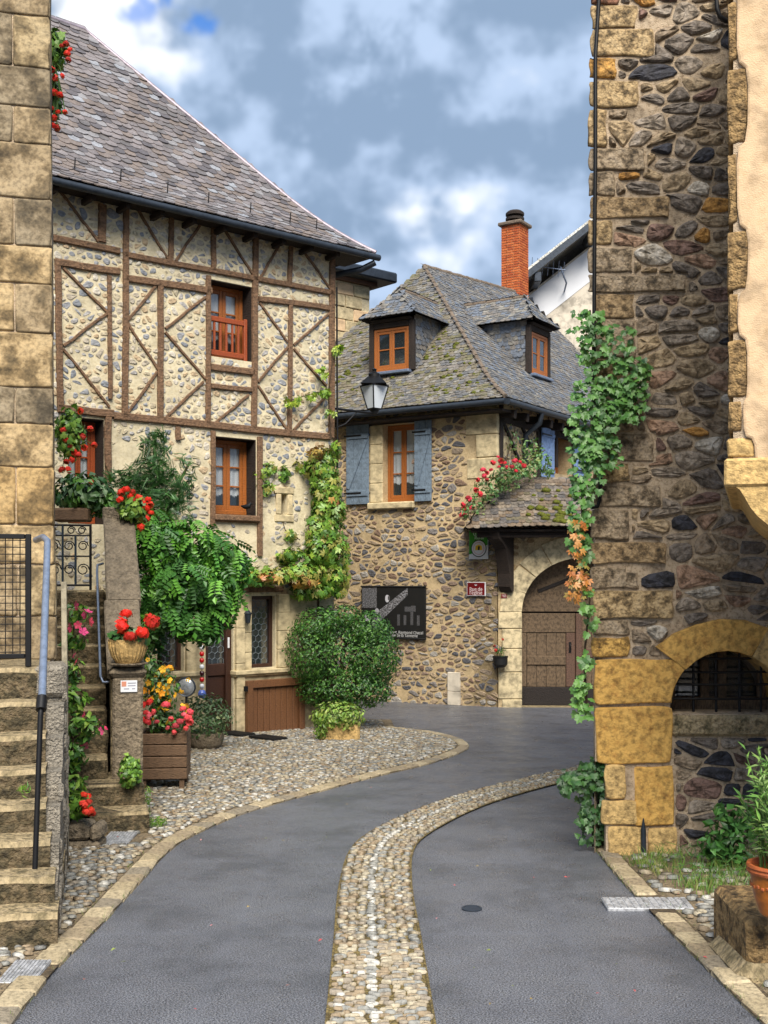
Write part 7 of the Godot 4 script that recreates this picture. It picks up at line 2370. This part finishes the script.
func old_photo() -> ImageTexture:   # a dim group at a long table: pale shapes on black
	var im := Image.create(256, 192, false, Image.FORMAT_RGB8)
	im.fill(Color(0.05, 0.05, 0.055))
	var nz := FastNoiseLite.new()
	nz.seed = 77; nz.frequency = 0.09
	for y in 192:
		for x in 256:
			var v := 0.045 + 0.02 * nz.get_noise_2d(x * 3, y * 3)
			if x < 62 and y < 80: v = 0.22 + 0.45 * max(0.0, nz.get_noise_2d(x * 2.2, y * 2.2) + 0.25)
			var d := (y - 135.0) + (x - 60.0) * 0.92   # table edge runs up to the right
			if x > 40 and x < 190 and d < 12 and d > -38 + (x - 60) * 0.16: v = 0.38 + 0.4 * nz.get_noise_2d(x * 1.2, y * 1.5)
			for f in [[105, 42, 9, 15, 0.72], [22, 118, 13, 15, 0.62], [62, 92, 9, 12, 0.6], [30, 100, 18, 14, 0.06], [112, 40, 5, 9, 0.3]]:
				if pow((x - f[0]) / float(f[2]), 2) + pow((y - f[1]) / float(f[3]), 2) < 1: v = f[4] + 0.15 * nz.get_noise_2d(x * 3, y * 3)
			for f in [[152, 125, 6, 22], [178, 125, 6, 20], [206, 118, 6, 26], [232, 125, 6, 20], [190, 82, 14, 10], [212, 80, 10, 12]]:
				if absf(x - f[0]) < f[2] and absf(y - f[1]) < f[3]: v = 0.18 + 0.3 * max(0.0, nz.get_noise_2d(x * 4, y * 4) + 0.3)
			im.set_pixel(x, y, Color(v, v, v * 1.04))
	return ImageTexture.create_from_image(im)

# ---------------------------------------------------------------- climbers and bushes
func climbers() -> void:
	# conifer-like climber and wisteria in front of the half-timbered house
	var t := thing("pyracantha", "dark feathery shrub climbing between upper door and lower oak window", "shrub", put(Vector3(-2.668, 1.821, -13.400)))
	var l := []
	for e in [[-2.668, 3.126, -13.40, 0.16, 0.22, 150], [-2.706, 2.803, -13.30, 0.30, 0.22, 260], [-2.858, 2.622, -13.20, 0.25, 0.2, 180], [-2.470, 2.660, -13.40, 0.24, 0.22, 200], [-2.686, 2.449, -13.20, 0.42, 0.2, 260], [-2.382, 2.340, -13.30, 0.2, 0.2, 100], [-3.030, 2.759, -13.20, 0.14, 0.1, 40], [-2.318, 2.889, -13.60, 0.08, 0.2, 30]]: blob(l, at(e), Vector3(e[3], e[4], 0.2), e[5], 0.10, 0.19, DARK + [Color(0.07, 0.17, 0.05)], -0.1, 0.2)
	leaves(l, "fern", t)
	stems([[t.position, Vector3(-2.702, 2.524, -13.450), Vector3(-2.688, 3.290, -13.500)], [t.position, Vector3(-2.960, 2.637, -13.400), Vector3(-3.099, 2.870, -13.400)], [t.position, Vector3(-2.472, 2.653, -13.600), Vector3(-2.328, 3.004, -13.800)]], 0.025, t)
	t = thing("wisteria", "big bright wisteria spilling over the door behind the pillar", "shrub", put(Vector3(-2.535, -0.262, -12.900)))
	l = []
	for e in [[-2.415, 1.967, -12.40, 0.32, 0.3, 130], [-2.054, 1.970, -12.50, 0.36, 0.3, 150], [-1.756, 1.832, -12.70, 0.24, 0.24, 90], [-2.182, 1.589, -12.30, 0.42, 0.3, 170], [-1.837, 1.480, -12.50, 0.3, 0.3, 120], [-2.396, 1.375, -12.30, 0.28, 0.32, 120], [-2.038, 1.179, -12.40, 0.28, 0.22, 90], [-2.543, 2.241, -12.50, 0.2, 0.16, 50], [-2.545, 1.104, -12.40, 0.14, 0.28, 50], [-1.668, 1.644, -12.70, 0.14, 0.3, 40]]: blob(l, at(e), Vector3(e[3], e[4], 0.34), e[5], 0.17, 0.29, [Color(0.06, 0.20, 0.025), Color(0.10, 0.28, 0.03), Color(0.035, 0.12, 0.02), Color(0.14, 0.34, 0.05), Color(0.05, 0.15, 0.03)], 1.4, 0.35)
	leaves(l, "pinnate", t)
	stems([[t.position, Vector3(-2.513, 0.804, -12.900), Vector3(-2.308, 1.810, -12.700), Vector3(-1.881, 1.978, -12.800)], [Vector3(-2.513, 0.804, -12.900), Vector3(-2.542, 1.699, -12.600), Vector3(-2.564, 2.192, -12.600)]], 0.035, t)
	# vine on the right corner of the half-timbered house
	t = thing("virginia_creeper", "yellow-green creeper with reddening leaves on half-timbered house's corner", "climber", put(Vector3(-0.863, -0.362, -16.000)))
	l = []
	var VINE := [Color(0.14, 0.27, 0.03), Color(0.22, 0.34, 0.05), Color(0.08, 0.18, 0.03), Color(0.26, 0.26, 0.06), Color(0.10, 0.22, 0.03)]
	for e in [[-0.852, 3.098, -15.80, 0.24, 0.30, 240], [-0.797, 2.823, -15.80, 0.24, 0.3, 160], [-0.769, 2.548, -15.80, 0.27, 0.3, 260], [-0.824, 2.273, -15.80, 0.28, 0.3, 200], [-0.824, 1.998, -15.80, 0.30, 0.3, 260], [-0.705, 1.586, -15.90, 0.24, 0.28, 200], [-1.139, 1.695, -15.60, 0.36, 0.16, 150], [-1.517, 1.640, -15.30, 0.34, 0.14, 130], [-1.733, 1.587, -15.10, 0.14, 0.1, 40], [-1.275, 1.926, -15.60, 0.2, 0.12, 60], [-0.672, 3.406, -16.10, 0.08, 0.14, 40], [-1.010, 1.423, -15.70, 0.3, 0.14, 80], [-0.549, 1.938, -16.20, 0.07, 0.3, 50]]: blob(l, at(e), Vector3(e[3], e[4], 0.2), int(e[5] * 1.8), 0.05, 0.11, VINE, 0.6, 0.2)
	for e in [[-0.901, 3.334, -15.70, 0.16, 0.10, 34], [-1.105, 1.560, -15.50, 0.25, 0.1, 34], [-1.602, 1.613, -15.10, 0.3, 0.1, 30], [-0.710, 2.679, -15.70, 0.12, 0.2, 12]]: blob(l, at(e), Vector3(e[3], e[4], 0.2), e[5], 0.07, 0.13, [Color(0.34, 0.13, 0.05), Color(0.42, 0.22, 0.06), Color(0.28, 0.20, 0.05)], 0.6, 0.2)
	leaves(l, "lobed", t)
	stems([[t.position, Vector3(-0.915, 1.309, -15.950), Vector3(-0.823, 2.423, -16.050), Vector3(-0.758, 3.482, -16.150)], [Vector3(-0.915, 1.309, -15.950), Vector3(-1.150, 1.655, -15.750), Vector3(-1.777, 1.587, -15.250)], [Vector3(-0.915, 1.309, -15.950), Vector3(-1.082, 2.141, -15.950), Vector3(-1.161, 2.277, -15.900)]], 0.022, t)
	t = thing("vine_tendril", "thin vine tendril with few leaves above the slit window", "climber", put(Vector3(-1.590, 2.395, -15.500)))
	stems([[Vector3(-1.644, 1.923, -15.500), Vector3(-1.617, 2.665, -15.500), Vector3(-1.590, 3.137, -15.500), Vector3(-1.291, 3.029, -15.800), Vector3(-0.918, 3.325, -16.000)], [Vector3(-1.590, 3.137, -15.500), Vector3(-1.352, 2.269, -15.700), Vector3(-1.154, 2.136, -15.800)]], 0.012, t)
	l = []
	for e in [[-1.599, 2.823, -15.45, 30], [-1.537, 3.096, -15.50, 26], [-1.361, 3.043, -15.65, 24], [-1.154, 3.153, -15.80, 20], [-1.634, 2.993, -15.40, 10], [-1.283, 2.201, -15.70, 20]]: blob(l, at(e), Vector3(0.12, 0.1, 0.05), e[3], 0.06, 0.11, VINE, 0.6, 0.1)
	leaves(l, "lobed", t)
	t = thing("vine_tendril", "thin yellow-green vine sprig across the upper right timbers", "climber", put(Vector3(-0.754, 3.959, -16.050)))
	stems([[Vector3(-0.742, 3.546, -16.100), Vector3(-0.784, 4.176, -16.100), Vector3(-0.918, 4.202, -16.000), Vector3(-1.357, 4.001, -15.600)], [Vector3(-0.784, 4.176, -16.100), Vector3(-0.728, 4.596, -16.100), Vector3(-0.676, 4.967, -16.200)]], 0.010, t)
	l = []
	for e in [[-0.818, 4.194, -15.95, 22], [-0.992, 4.122, -15.85, 14], [-1.201, 4.044, -15.70, 14], [-1.329, 3.987, -15.60, 6], [-0.860, 4.471, -15.95, 12], [-0.660, 4.816, -16.15, 26], [-0.751, 3.923, -16.00, 8]]: blob(l, at(e), Vector3(0.09, 0.08, 0.04), e[3], 0.05, 0.10, [Color(0.24, 0.36, 0.04), Color(0.32, 0.42, 0.05), Color(0.14, 0.26, 0.03)], 0.6, 0.1)
	leaves(l, "lobed", t)
	# climbing rose over the canopy
	t = thing("climbing_rose", "climbing rose with pink-red blooms along the canopy's upper edge", "climber", put(Vector3(1.451, 2.595, -19.400)))
	l = []
	for e in [[1.519, 2.835, -19.20, 0.2, 0.2, 90], [1.745, 3.094, -19.30, 0.26, 0.24, 160], [2.041, 3.304, -19.40, 0.3, 0.24, 200], [2.352, 3.458, -19.60, 0.3, 0.24, 200], [2.651, 3.614, -19.80, 0.24, 0.26, 160], [2.539, 3.878, -20.00, 0.24, 0.2, 90], [1.352, 2.719, -19.20, 0.1, 0.12, 40], [2.226, 4.017, -20.00, 0.1, 0.3, 40], [2.852, 3.496, -20.00, 0.12, 0.22, 50]]: blob(l, at(e), Vector3(e[3], e[4], 0.2), e[5], 0.05, 0.10, [Color(0.09, 0.20, 0.06), Color(0.14, 0.26, 0.09), Color(0.06, 0.14, 0.04), Color(0.22, 0.28, 0.10)], 0.4, 0.2)
	leaves(l, "oval", t)
	stems([[t.position, Vector3(1.797, 3.075, -19.500), Vector3(2.342, 3.477, -19.800), Vector3(2.828, 3.866, -20.200)], [Vector3(1.967, 3.279, -19.500), Vector3(2.290, 4.204, -20.100)]], 0.015, t)
	var f := []
	for e in [[1.893, 3.626, -19.10], [1.810, 3.527, -19.10], [1.943, 3.560, -19.10], [2.010, 3.527, -19.10], [2.176, 3.560, -19.10], [2.259, 3.543, -19.10], [2.043, 3.460, -19.10], [2.126, 3.460, -19.10], [2.192, 3.394, -19.10], [1.711, 3.361, -19.10], [1.644, 3.410, -19.10], [1.661, 3.311, -19.10], [1.777, 3.410, -19.10], [1.561, 3.244, -19.10], [1.395, 2.945, -19.10], [1.312, 2.829, -19.10], [1.362, 2.696, -19.10], [1.462, 2.779, -19.10], [1.528, 3.078, -19.10], [1.428, 2.912, -19.10], [1.594, 3.012, -19.10], [1.295, 2.663, -19.10], [1.711, 3.244, -19.10], [2.325, 3.477, -19.10], [1.910, 3.460, -19.10], [1.329, 2.779, -19.10]]: f.append([at(e), rr(0.06, 0.11)])
	heads(f, t, Color(0.78, 0.07, 0.22))

func bushes() -> void:
	var t := thing("round_bush", "large clipped round green bush at half-timbered house's corner", "bush", put(Vector3(-0.584, -0.390, -16.000)))
	var l := []
	for e in [[-0.577, 0.487, -15.80, 0.72, 0.62, 3600], [-0.137, 0.556, -15.80, 0.38, 0.46, 1300], [-1.004, 0.637, -15.60, 0.36, 0.46, 1200], [-0.532, 0.085, -15.70, 0.68, 0.30, 1800], [-0.901, 0.958, -15.70, 0.34, 0.26, 800], [-0.247, 0.899, -15.80, 0.36, 0.27, 800], [-0.577, 1.064, -15.80, 0.3, 0.2, 500]]: blob(l, at(e), Vector3(e[3], e[4], 0.55), int(e[5] * 1.5), 0.035, 0.065, [Color(0.035, 0.105, 0.018), Color(0.05, 0.145, 0.022), Color(0.022, 0.07, 0.016), Color(0.09, 0.21, 0.035)], 0.1, 0.72)
	leaves(l, "oval", t)
	stems([[t.position, Vector3(-0.581, 0.480, -15.900), Vector3(-0.470, 1.033, -15.900)], [t.position, Vector3(-0.879, 0.625, -15.800)], [t.position, Vector3(-0.263, 0.618, -15.900)]], 0.04, t)
	t = thing("low_bush", "small yellow-green bush in a stone trough beside the hatch", "bush", put(Vector3(-0.555, -0.430, -14.500)))
	var m := MB.new()
	bb(m, Vector3(-0.24, 0.0, -0.18), Vector3(0.25, 0.2, 0.15), 0.03, 0.008)
	obj("trough", m, M.corbel, t)
	l = []
	blob(l, Vector3(-0.578, -0.121, -14.450), Vector3(0.34, 0.2, 0.26), 700, 0.04, 0.085, [Color(0.18, 0.30, 0.05), Color(0.26, 0.38, 0.07), Color(0.10, 0.20, 0.03), Color(0.34, 0.40, 0.12)], 0.6, 0.5)
	blob(l, Vector3(-0.776, -0.266, -14.400), Vector3(0.12, 0.14, 0.12), 120, 0.04, 0.08, [Color(0.2, 0.3, 0.06), Color(0.12, 0.22, 0.04)], 0.8, 0.3)
	leaves(l, "oval", t)

# leaf by leaf: the largest as single parts
func ivy_leaves(list: Array, t: Node3D, tones: Array, kind := "ivy") -> void:
	list.sort_custom(func(a, b): return a[0].basis.x.length() > b[0].basis.x.length())
	var mats := []
	for k in tones:
		var pm := leafmat(0.45)
		pm.vertex_color_use_as_albedo = false
		pm.albedo_color = k.linear_to_srgb()
		mats.append(pm)
	var rest := []
	for i in list.size():
		if i < MOST: obj("leaf", flower_mesh(kind), mats[rng.randi() % mats.size()], t, t.transform.affine_inverse() * list[i][0])
		else: rest.append(list[i])
	if rest.size():
		leaves(rest, kind, t, "leaves")
		t.get_child(t.get_child_count() - 1).set_meta("kind", "stuff")

func right_corner() -> void:
	# ivy on the tower corner
	var t := thing("ivy", "thick green ivy hanging down the rubble house's corner", "climber", put(Vector3(1.409, 1.463, -7.500)))
	var l := []
	for e in [[1.322, 3.245, -7.45, 0.11, 0.10, 34], [1.432, 3.116, -7.45, 0.18, 0.13, 60], [1.496, 2.922, -7.45, 0.19, 0.13, 70], [1.432, 2.760, -7.45, 0.20, 0.14, 80], [1.546, 2.763, -7.47, 0.16, 0.12, 40], [1.367, 2.598, -7.45, 0.15, 0.14, 56], [1.399, 2.436, -7.45, 0.13, 0.12, 44], [1.322, 2.306, -7.45, 0.10, 0.14, 40], [1.270, 2.112, -7.45, 0.07, 0.16, 34], [1.257, 1.917, -7.45, 0.06, 0.12, 22], [1.291, 2.474, -7.50, 0.1, 0.14, 34], [1.689, 2.950, -7.50, 0.05, 0.04, 8], [1.670, 2.767, -7.50, 0.05, 0.05, 8]]:
		for k in int(e[5] * 1.6):
			var c := at(e) + Vector3(rr(-1, 1) * e[3], rr(-1, 1) * e[4], rr(-0.03, 0.04))
			leaf_at(l, c, Vector3(-0.2, 0.5, 1.2), rr(0.036, 0.062), pick(IVY), 1.6)
	ivy_leaves(l, t, IVY)
	stems([[Vector3(1.326, 1.462, -7.550), Vector3(1.295, 2.117, -7.520), Vector3(1.396, 2.637, -7.500), Vector3(1.343, 3.354, -7.500)], [Vector3(1.396, 2.637, -7.500), Vector3(1.576, 2.836, -7.520), Vector3(1.731, 2.957, -7.540)]], 0.012, t)
	t = thing("autumn_creeper", "orange autumn leaves hanging below the ivy at corner", "climber", put(Vector3(1.278, 1.463, -7.500)))
	l = []
	for e in [[1.239, 1.929, -7.42, 0.05, 0.07, 18], [1.239, 1.774, -7.42, 0.05, 0.07, 16], [1.252, 1.626, -7.42, 0.06, 0.06, 22], [1.213, 1.516, -7.42, 0.05, 0.05, 14], [1.290, 1.542, -7.42, 0.05, 0.07, 20]]:
		for k in e[5]: leaf_at(l, at(e) + Vector3(rr(-1, 1) * e[3], rr(-1, 1) * e[4], rr(-0.03, 0.05)), Vector3(-0.2, 0.3, 1), rr(0.026, 0.05), pick([Color(0.5, 0.17, 0.03)]), 1.2)
	ivy_leaves(l, t, [Color(0.55, 0.20, 0.04), Color(0.42, 0.13, 0.03), Color(0.60, 0.28, 0.08), Color(0.30, 0.22, 0.05)], "lobed")
	t = thing("ivy", "slim ivy strand trailing beside the arched barn door", "climber", put(Vector3(1.300, 0.674, -7.550)))
	l = []
	for e in [[1.309, 1.464, -7.45, 0.04, 0.08, 16], [1.293, 1.788, -7.47, 0.03, 0.1, 12], [1.343, 1.300, -7.50, 0.03, 0.06, 8], [1.299, 1.074, -7.47, 0.04, 0.07, 16], [1.280, 0.911, -7.47, 0.05, 0.08, 24], [1.286, 0.775, -7.47, 0.045, 0.06, 18], [1.247, 0.879, -7.47, 0.03, 0.04, 8]]:
		for k in e[5]: leaf_at(l, at(e) + Vector3(rr(-1, 1) * e[3], rr(-1, 1) * e[4], rr(-0.03, 0.05)), Vector3(-0.2, 0.4, 1), rr(0.04, 0.07), pick(LIME), 1.2)
	ivy_leaves(l, t, [Color(0.08, 0.22, 0.04), Color(0.12, 0.28, 0.05), Color(0.05, 0.14, 0.03)])
	stems([[Vector3(1.339, 0.674, -7.550), Vector3(1.308, 1.070, -7.520), Vector3(1.352, 1.462, -7.550), Vector3(1.300, 1.856, -7.550)]], 0.010, t)
	t = thing("ivy_bush", "dark ivy bush at the foot of the rubble corner", "climber", put(Vector3(1.420, -0.223, -7.850)))
	l = []
	for e in [[1.422, 0.178, -7.75, 0.10, 0.20, 150], [1.402, -0.024, -7.75, 0.10, 0.14, 90], [1.307, 0.245, -7.75, 0.12, 0.06, 60], [1.232, 0.214, -7.70, 0.05, 0.05, 18], [1.442, 0.313, -7.75, 0.05, 0.1, 40]]:
		for k in e[5]: leaf_at(l, at(e) + Vector3(rr(-1, 1) * e[3], rr(-1, 1) * e[4], rr(-0.1, 0.1)), Vector3(-0.2, 0.4, 1), rr(0.035, 0.06), pick(DARK), 0.8)
	ivy_leaves(l, t, DARK)
	stems([[t.position, Vector3(1.451, 0.101, -7.800), Vector3(1.321, 0.259, -7.750), Vector3(1.205, 0.214, -7.700)], [t.position, Vector3(1.465, 0.305, -7.800)]], 0.012, t)
	# sage-like shrub by the wall
	t = thing("leafy_shrub", "broad-leaved green shrub at the rubble infill below window", "plant", put(Vector3(2.169, -0.247, -7.250)))
	l = []
	for e in [[2.154, -0.003, -7.20, 0.14, 0.14, 130], [2.054, -0.084, -7.20, 0.08, 0.08, 50], [2.260, 0.091, -7.20, 0.08, 0.14, 70], [2.131, 0.131, -7.25, 0.05, 0.06, 30], [2.182, -0.135, -7.15, 0.12, 0.05, 60]]: blob(l, at(e), Vector3(e[3], e[4], 0.12), e[5], 0.05, 0.09, [Color(0.06, 0.18, 0.04), Color(0.09, 0.24, 0.05), Color(0.04, 0.11, 0.03)], 0.2, 0.1)
	leaves(l, "oval", t)
	var sp := []
	for k in 7: sp.append([t.position, t.position + Vector3(rr(-0.1, 0.1), 0.2, rr(-0.08, 0.08)), t.position + Vector3(rr(-0.16, 0.16), rr(0.28, 0.42), rr(-0.1, 0.1))])
	stems(sp, 0.007, t, M.green_stem)
	# stone block with terracotta pot
	t = thing("stone_block", "mossy low stone block under the terracotta pot", "block", put(Vector3(1.700, -0.165, -5.000)))
	var m := MB.new()
	bb(m, Vector3(-0.12, -0.05, -0.55), Vector3(0.5, 0.29, 0.0), 0.025, 0.012)
	obj("stone", m, M.stone_tan, t)
	m = MB.new()
	bb(m, Vector3(-0.15, -0.08, -0.5), Vector3(0.45, 0.10, 0.06), 0.05, 0.02)
	obj("stone", m, M.step, t)
	t = thing("terracotta_pot", "glazed terracotta pot with dark rim on mossy stone block", "pot", put(Vector3(1.670, 0.183, -4.850)))
	m = MB.new()
	lathe(m, [[0.0, 0.0], [0.075, 0.0], [0.085, 0.01], [0.105, 0.07], [0.118, 0.13], [0.122, 0.19], [0.0, 0.17]], 28)
	obj("body", m, M.terra_glaze, t)
	m = MB.new()
	lathe(m, [[0.120, 0.175], [0.134, 0.18], [0.137, 0.19], [0.133, 0.198], [0.138, 0.206], [0.134, 0.216], [0.12, 0.216], [0.118, 0.18]], 28)
	obj("rim", m, M.terra, t)
	for k in 30:
		var g := TAU * k / 30.0
		if k < 1: m = MB.new()
		box(m, Transform3D(Basis(Vector3.UP, -g), Vector3(cos(g) * 0.119, 0.125 + 0.005 * (k % 2), sin(g) * 0.119)), Vector3(0.008, 0.014, 0.016), 0.003)
	obj("band", m, M.terra, t)
	var rp := thing("rosemary", "tall narrow-leaved herb growing in the terracotta pot", "plant", put(t.position + Vector3(0, 0.19, 0)))
	l = []
	sp = []
	for k in 32:
		var b := rp.position + Vector3(rr(-0.07, 0.07), 0, rr(-0.07, 0.07))
		var e := rp.position + Vector3(rr(-0.16, 0.12), rr(0.2, 0.5), rr(-0.14, 0.14))
		sp.append([b, b.lerp(e, 0.5) + Vector3(0, 0.03, 0), e])
		for q in 26:
			var p := b.lerp(e, rr(0.15, 1.0)) + Vector3(0, 0.02, 0)
			leaf_at(l, p, Vector3(rr(-1, 1), 0.6, rr(-0.2, 1)), rr(0.035, 0.06), pick([Color(0.16, 0.30, 0.06), Color(0.10, 0.22, 0.05), Color(0.22, 0.34, 0.10)]), -0.8)
	leaves(l, "lance", rp)
	stems(sp, 0.004, rp, M.green_stem)
	# grass and weeds on the verge
	l = []
	for k in 5200:
		var d := rr(6.15, 7.55)
		var x := rr(1.42, 2.5)
		if x < 1.36 + (7.6 - d) * 0.22 + 0.12: continue
		var dens := 0.55 + 0.5 * sin(x * 7.0 + d * 3.0) * sin(d * 9.0 - x * 4.0)
		if d < 6.5: dens *= 0.35
		if rng.randf() > dens: continue
		var y := Vector3(rr(-0.5, 0.5), 1.0, rr(-0.5, 0.5)).normalized()
		var b := look(y, Vector3(rr(-1, 1), 0, rr(-1, 1)))
		var s := rr(0.03, 0.10)
		l.append([Transform3D(b.scaled(Vector3.ONE * s), gp(x, d, 0.012)), pick([Color(0.12, 0.24, 0.04), Color(0.08, 0.18, 0.03), Color(0.20, 0.28, 0.06), Color(0.26, 0.27, 0.09)])])
	for k in 420:
		var d := rr(6.6, 7.5)
		leaf_at(l, gp(rr(1.75, 2.4), d, 0.05 + rr(0, 0.06)), Vector3(0, 1, 0.4), rr(0.04, 0.09), pick(GREEN), 0.0)
	var gr := Node3D.new()
	gr.name = "grass"
	add_child(gr)
	tag(gr, "rough grass and weeds on the verge below the barred window", "grass", "", "stuff")
	leaves(l, "blade", gr, "blades")
	# weeds in the joints along the kerbs and walls
	l = []
	for e in [[left_edge, 160], [right_edge, 90]]:
		var cp := curve_points(e[0], 0.05)
		for k in e[1]:
			var q: Array = cp[int(rng.randf() * rng.randf() * cp.size())] if k % 2 else cp[rng.randi() % cp.size()]
			var side := Vector2(q[1].y, -q[1].x)
			var c: Vector2 = q[0] - side * (0.005 if rng.randf() < 0.6 else 0.145)
			if c.y < 4.0: continue
			for b in 4:
				var y := Vector3(rr(-0.8, 0.8), 1.0, rr(-0.8, 0.8)).normalized()
				l.append([Transform3D(look(y, Vector3(rr(-1, 1), 0, rr(-1, 1))).scaled(Vector3.ONE * rr(0.012, 0.04)), gp(c.x + rr(-0.02, 0.02), c.y + rr(-0.02, 0.02), 0.012)), pick([Color(0.14, 0.22, 0.05), Color(0.22, 0.24, 0.07), Color(0.10, 0.18, 0.04)])])
	var wd := Node3D.new()
	wd.name = "kerb_weeds"
	add_child(wd)
	tag(wd, "tiny weeds growing in the joints along both kerbs", "weeds", "", "stuff")
	leaves(l, "blade", wd, "blades")
	# a few fallen petals and leaves
	l = []
	for k in 90:
		var d := rr(4.5, 14.0)
		var p := gp(rr(-0.28, 0.30) * d, d, 0.03)
		leaf_at(l, p, Vector3.UP * 2.0, rr(0.012, 0.03), pick([Color(0.5, 0.08, 0.08), Color(0.35, 0.25, 0.08), Color(0.2, 0.25, 0.05), Color(0.45, 0.2, 0.2)]), 0.0)
	var lit := Node3D.new()
	lit.name = "fallen_petals"
	add_child(lit)
	tag(lit, "scattered fallen petals and small leaves on road and cobbles", "petals", "", "stuff")
	leaves(l, "oval", lit, "petals")
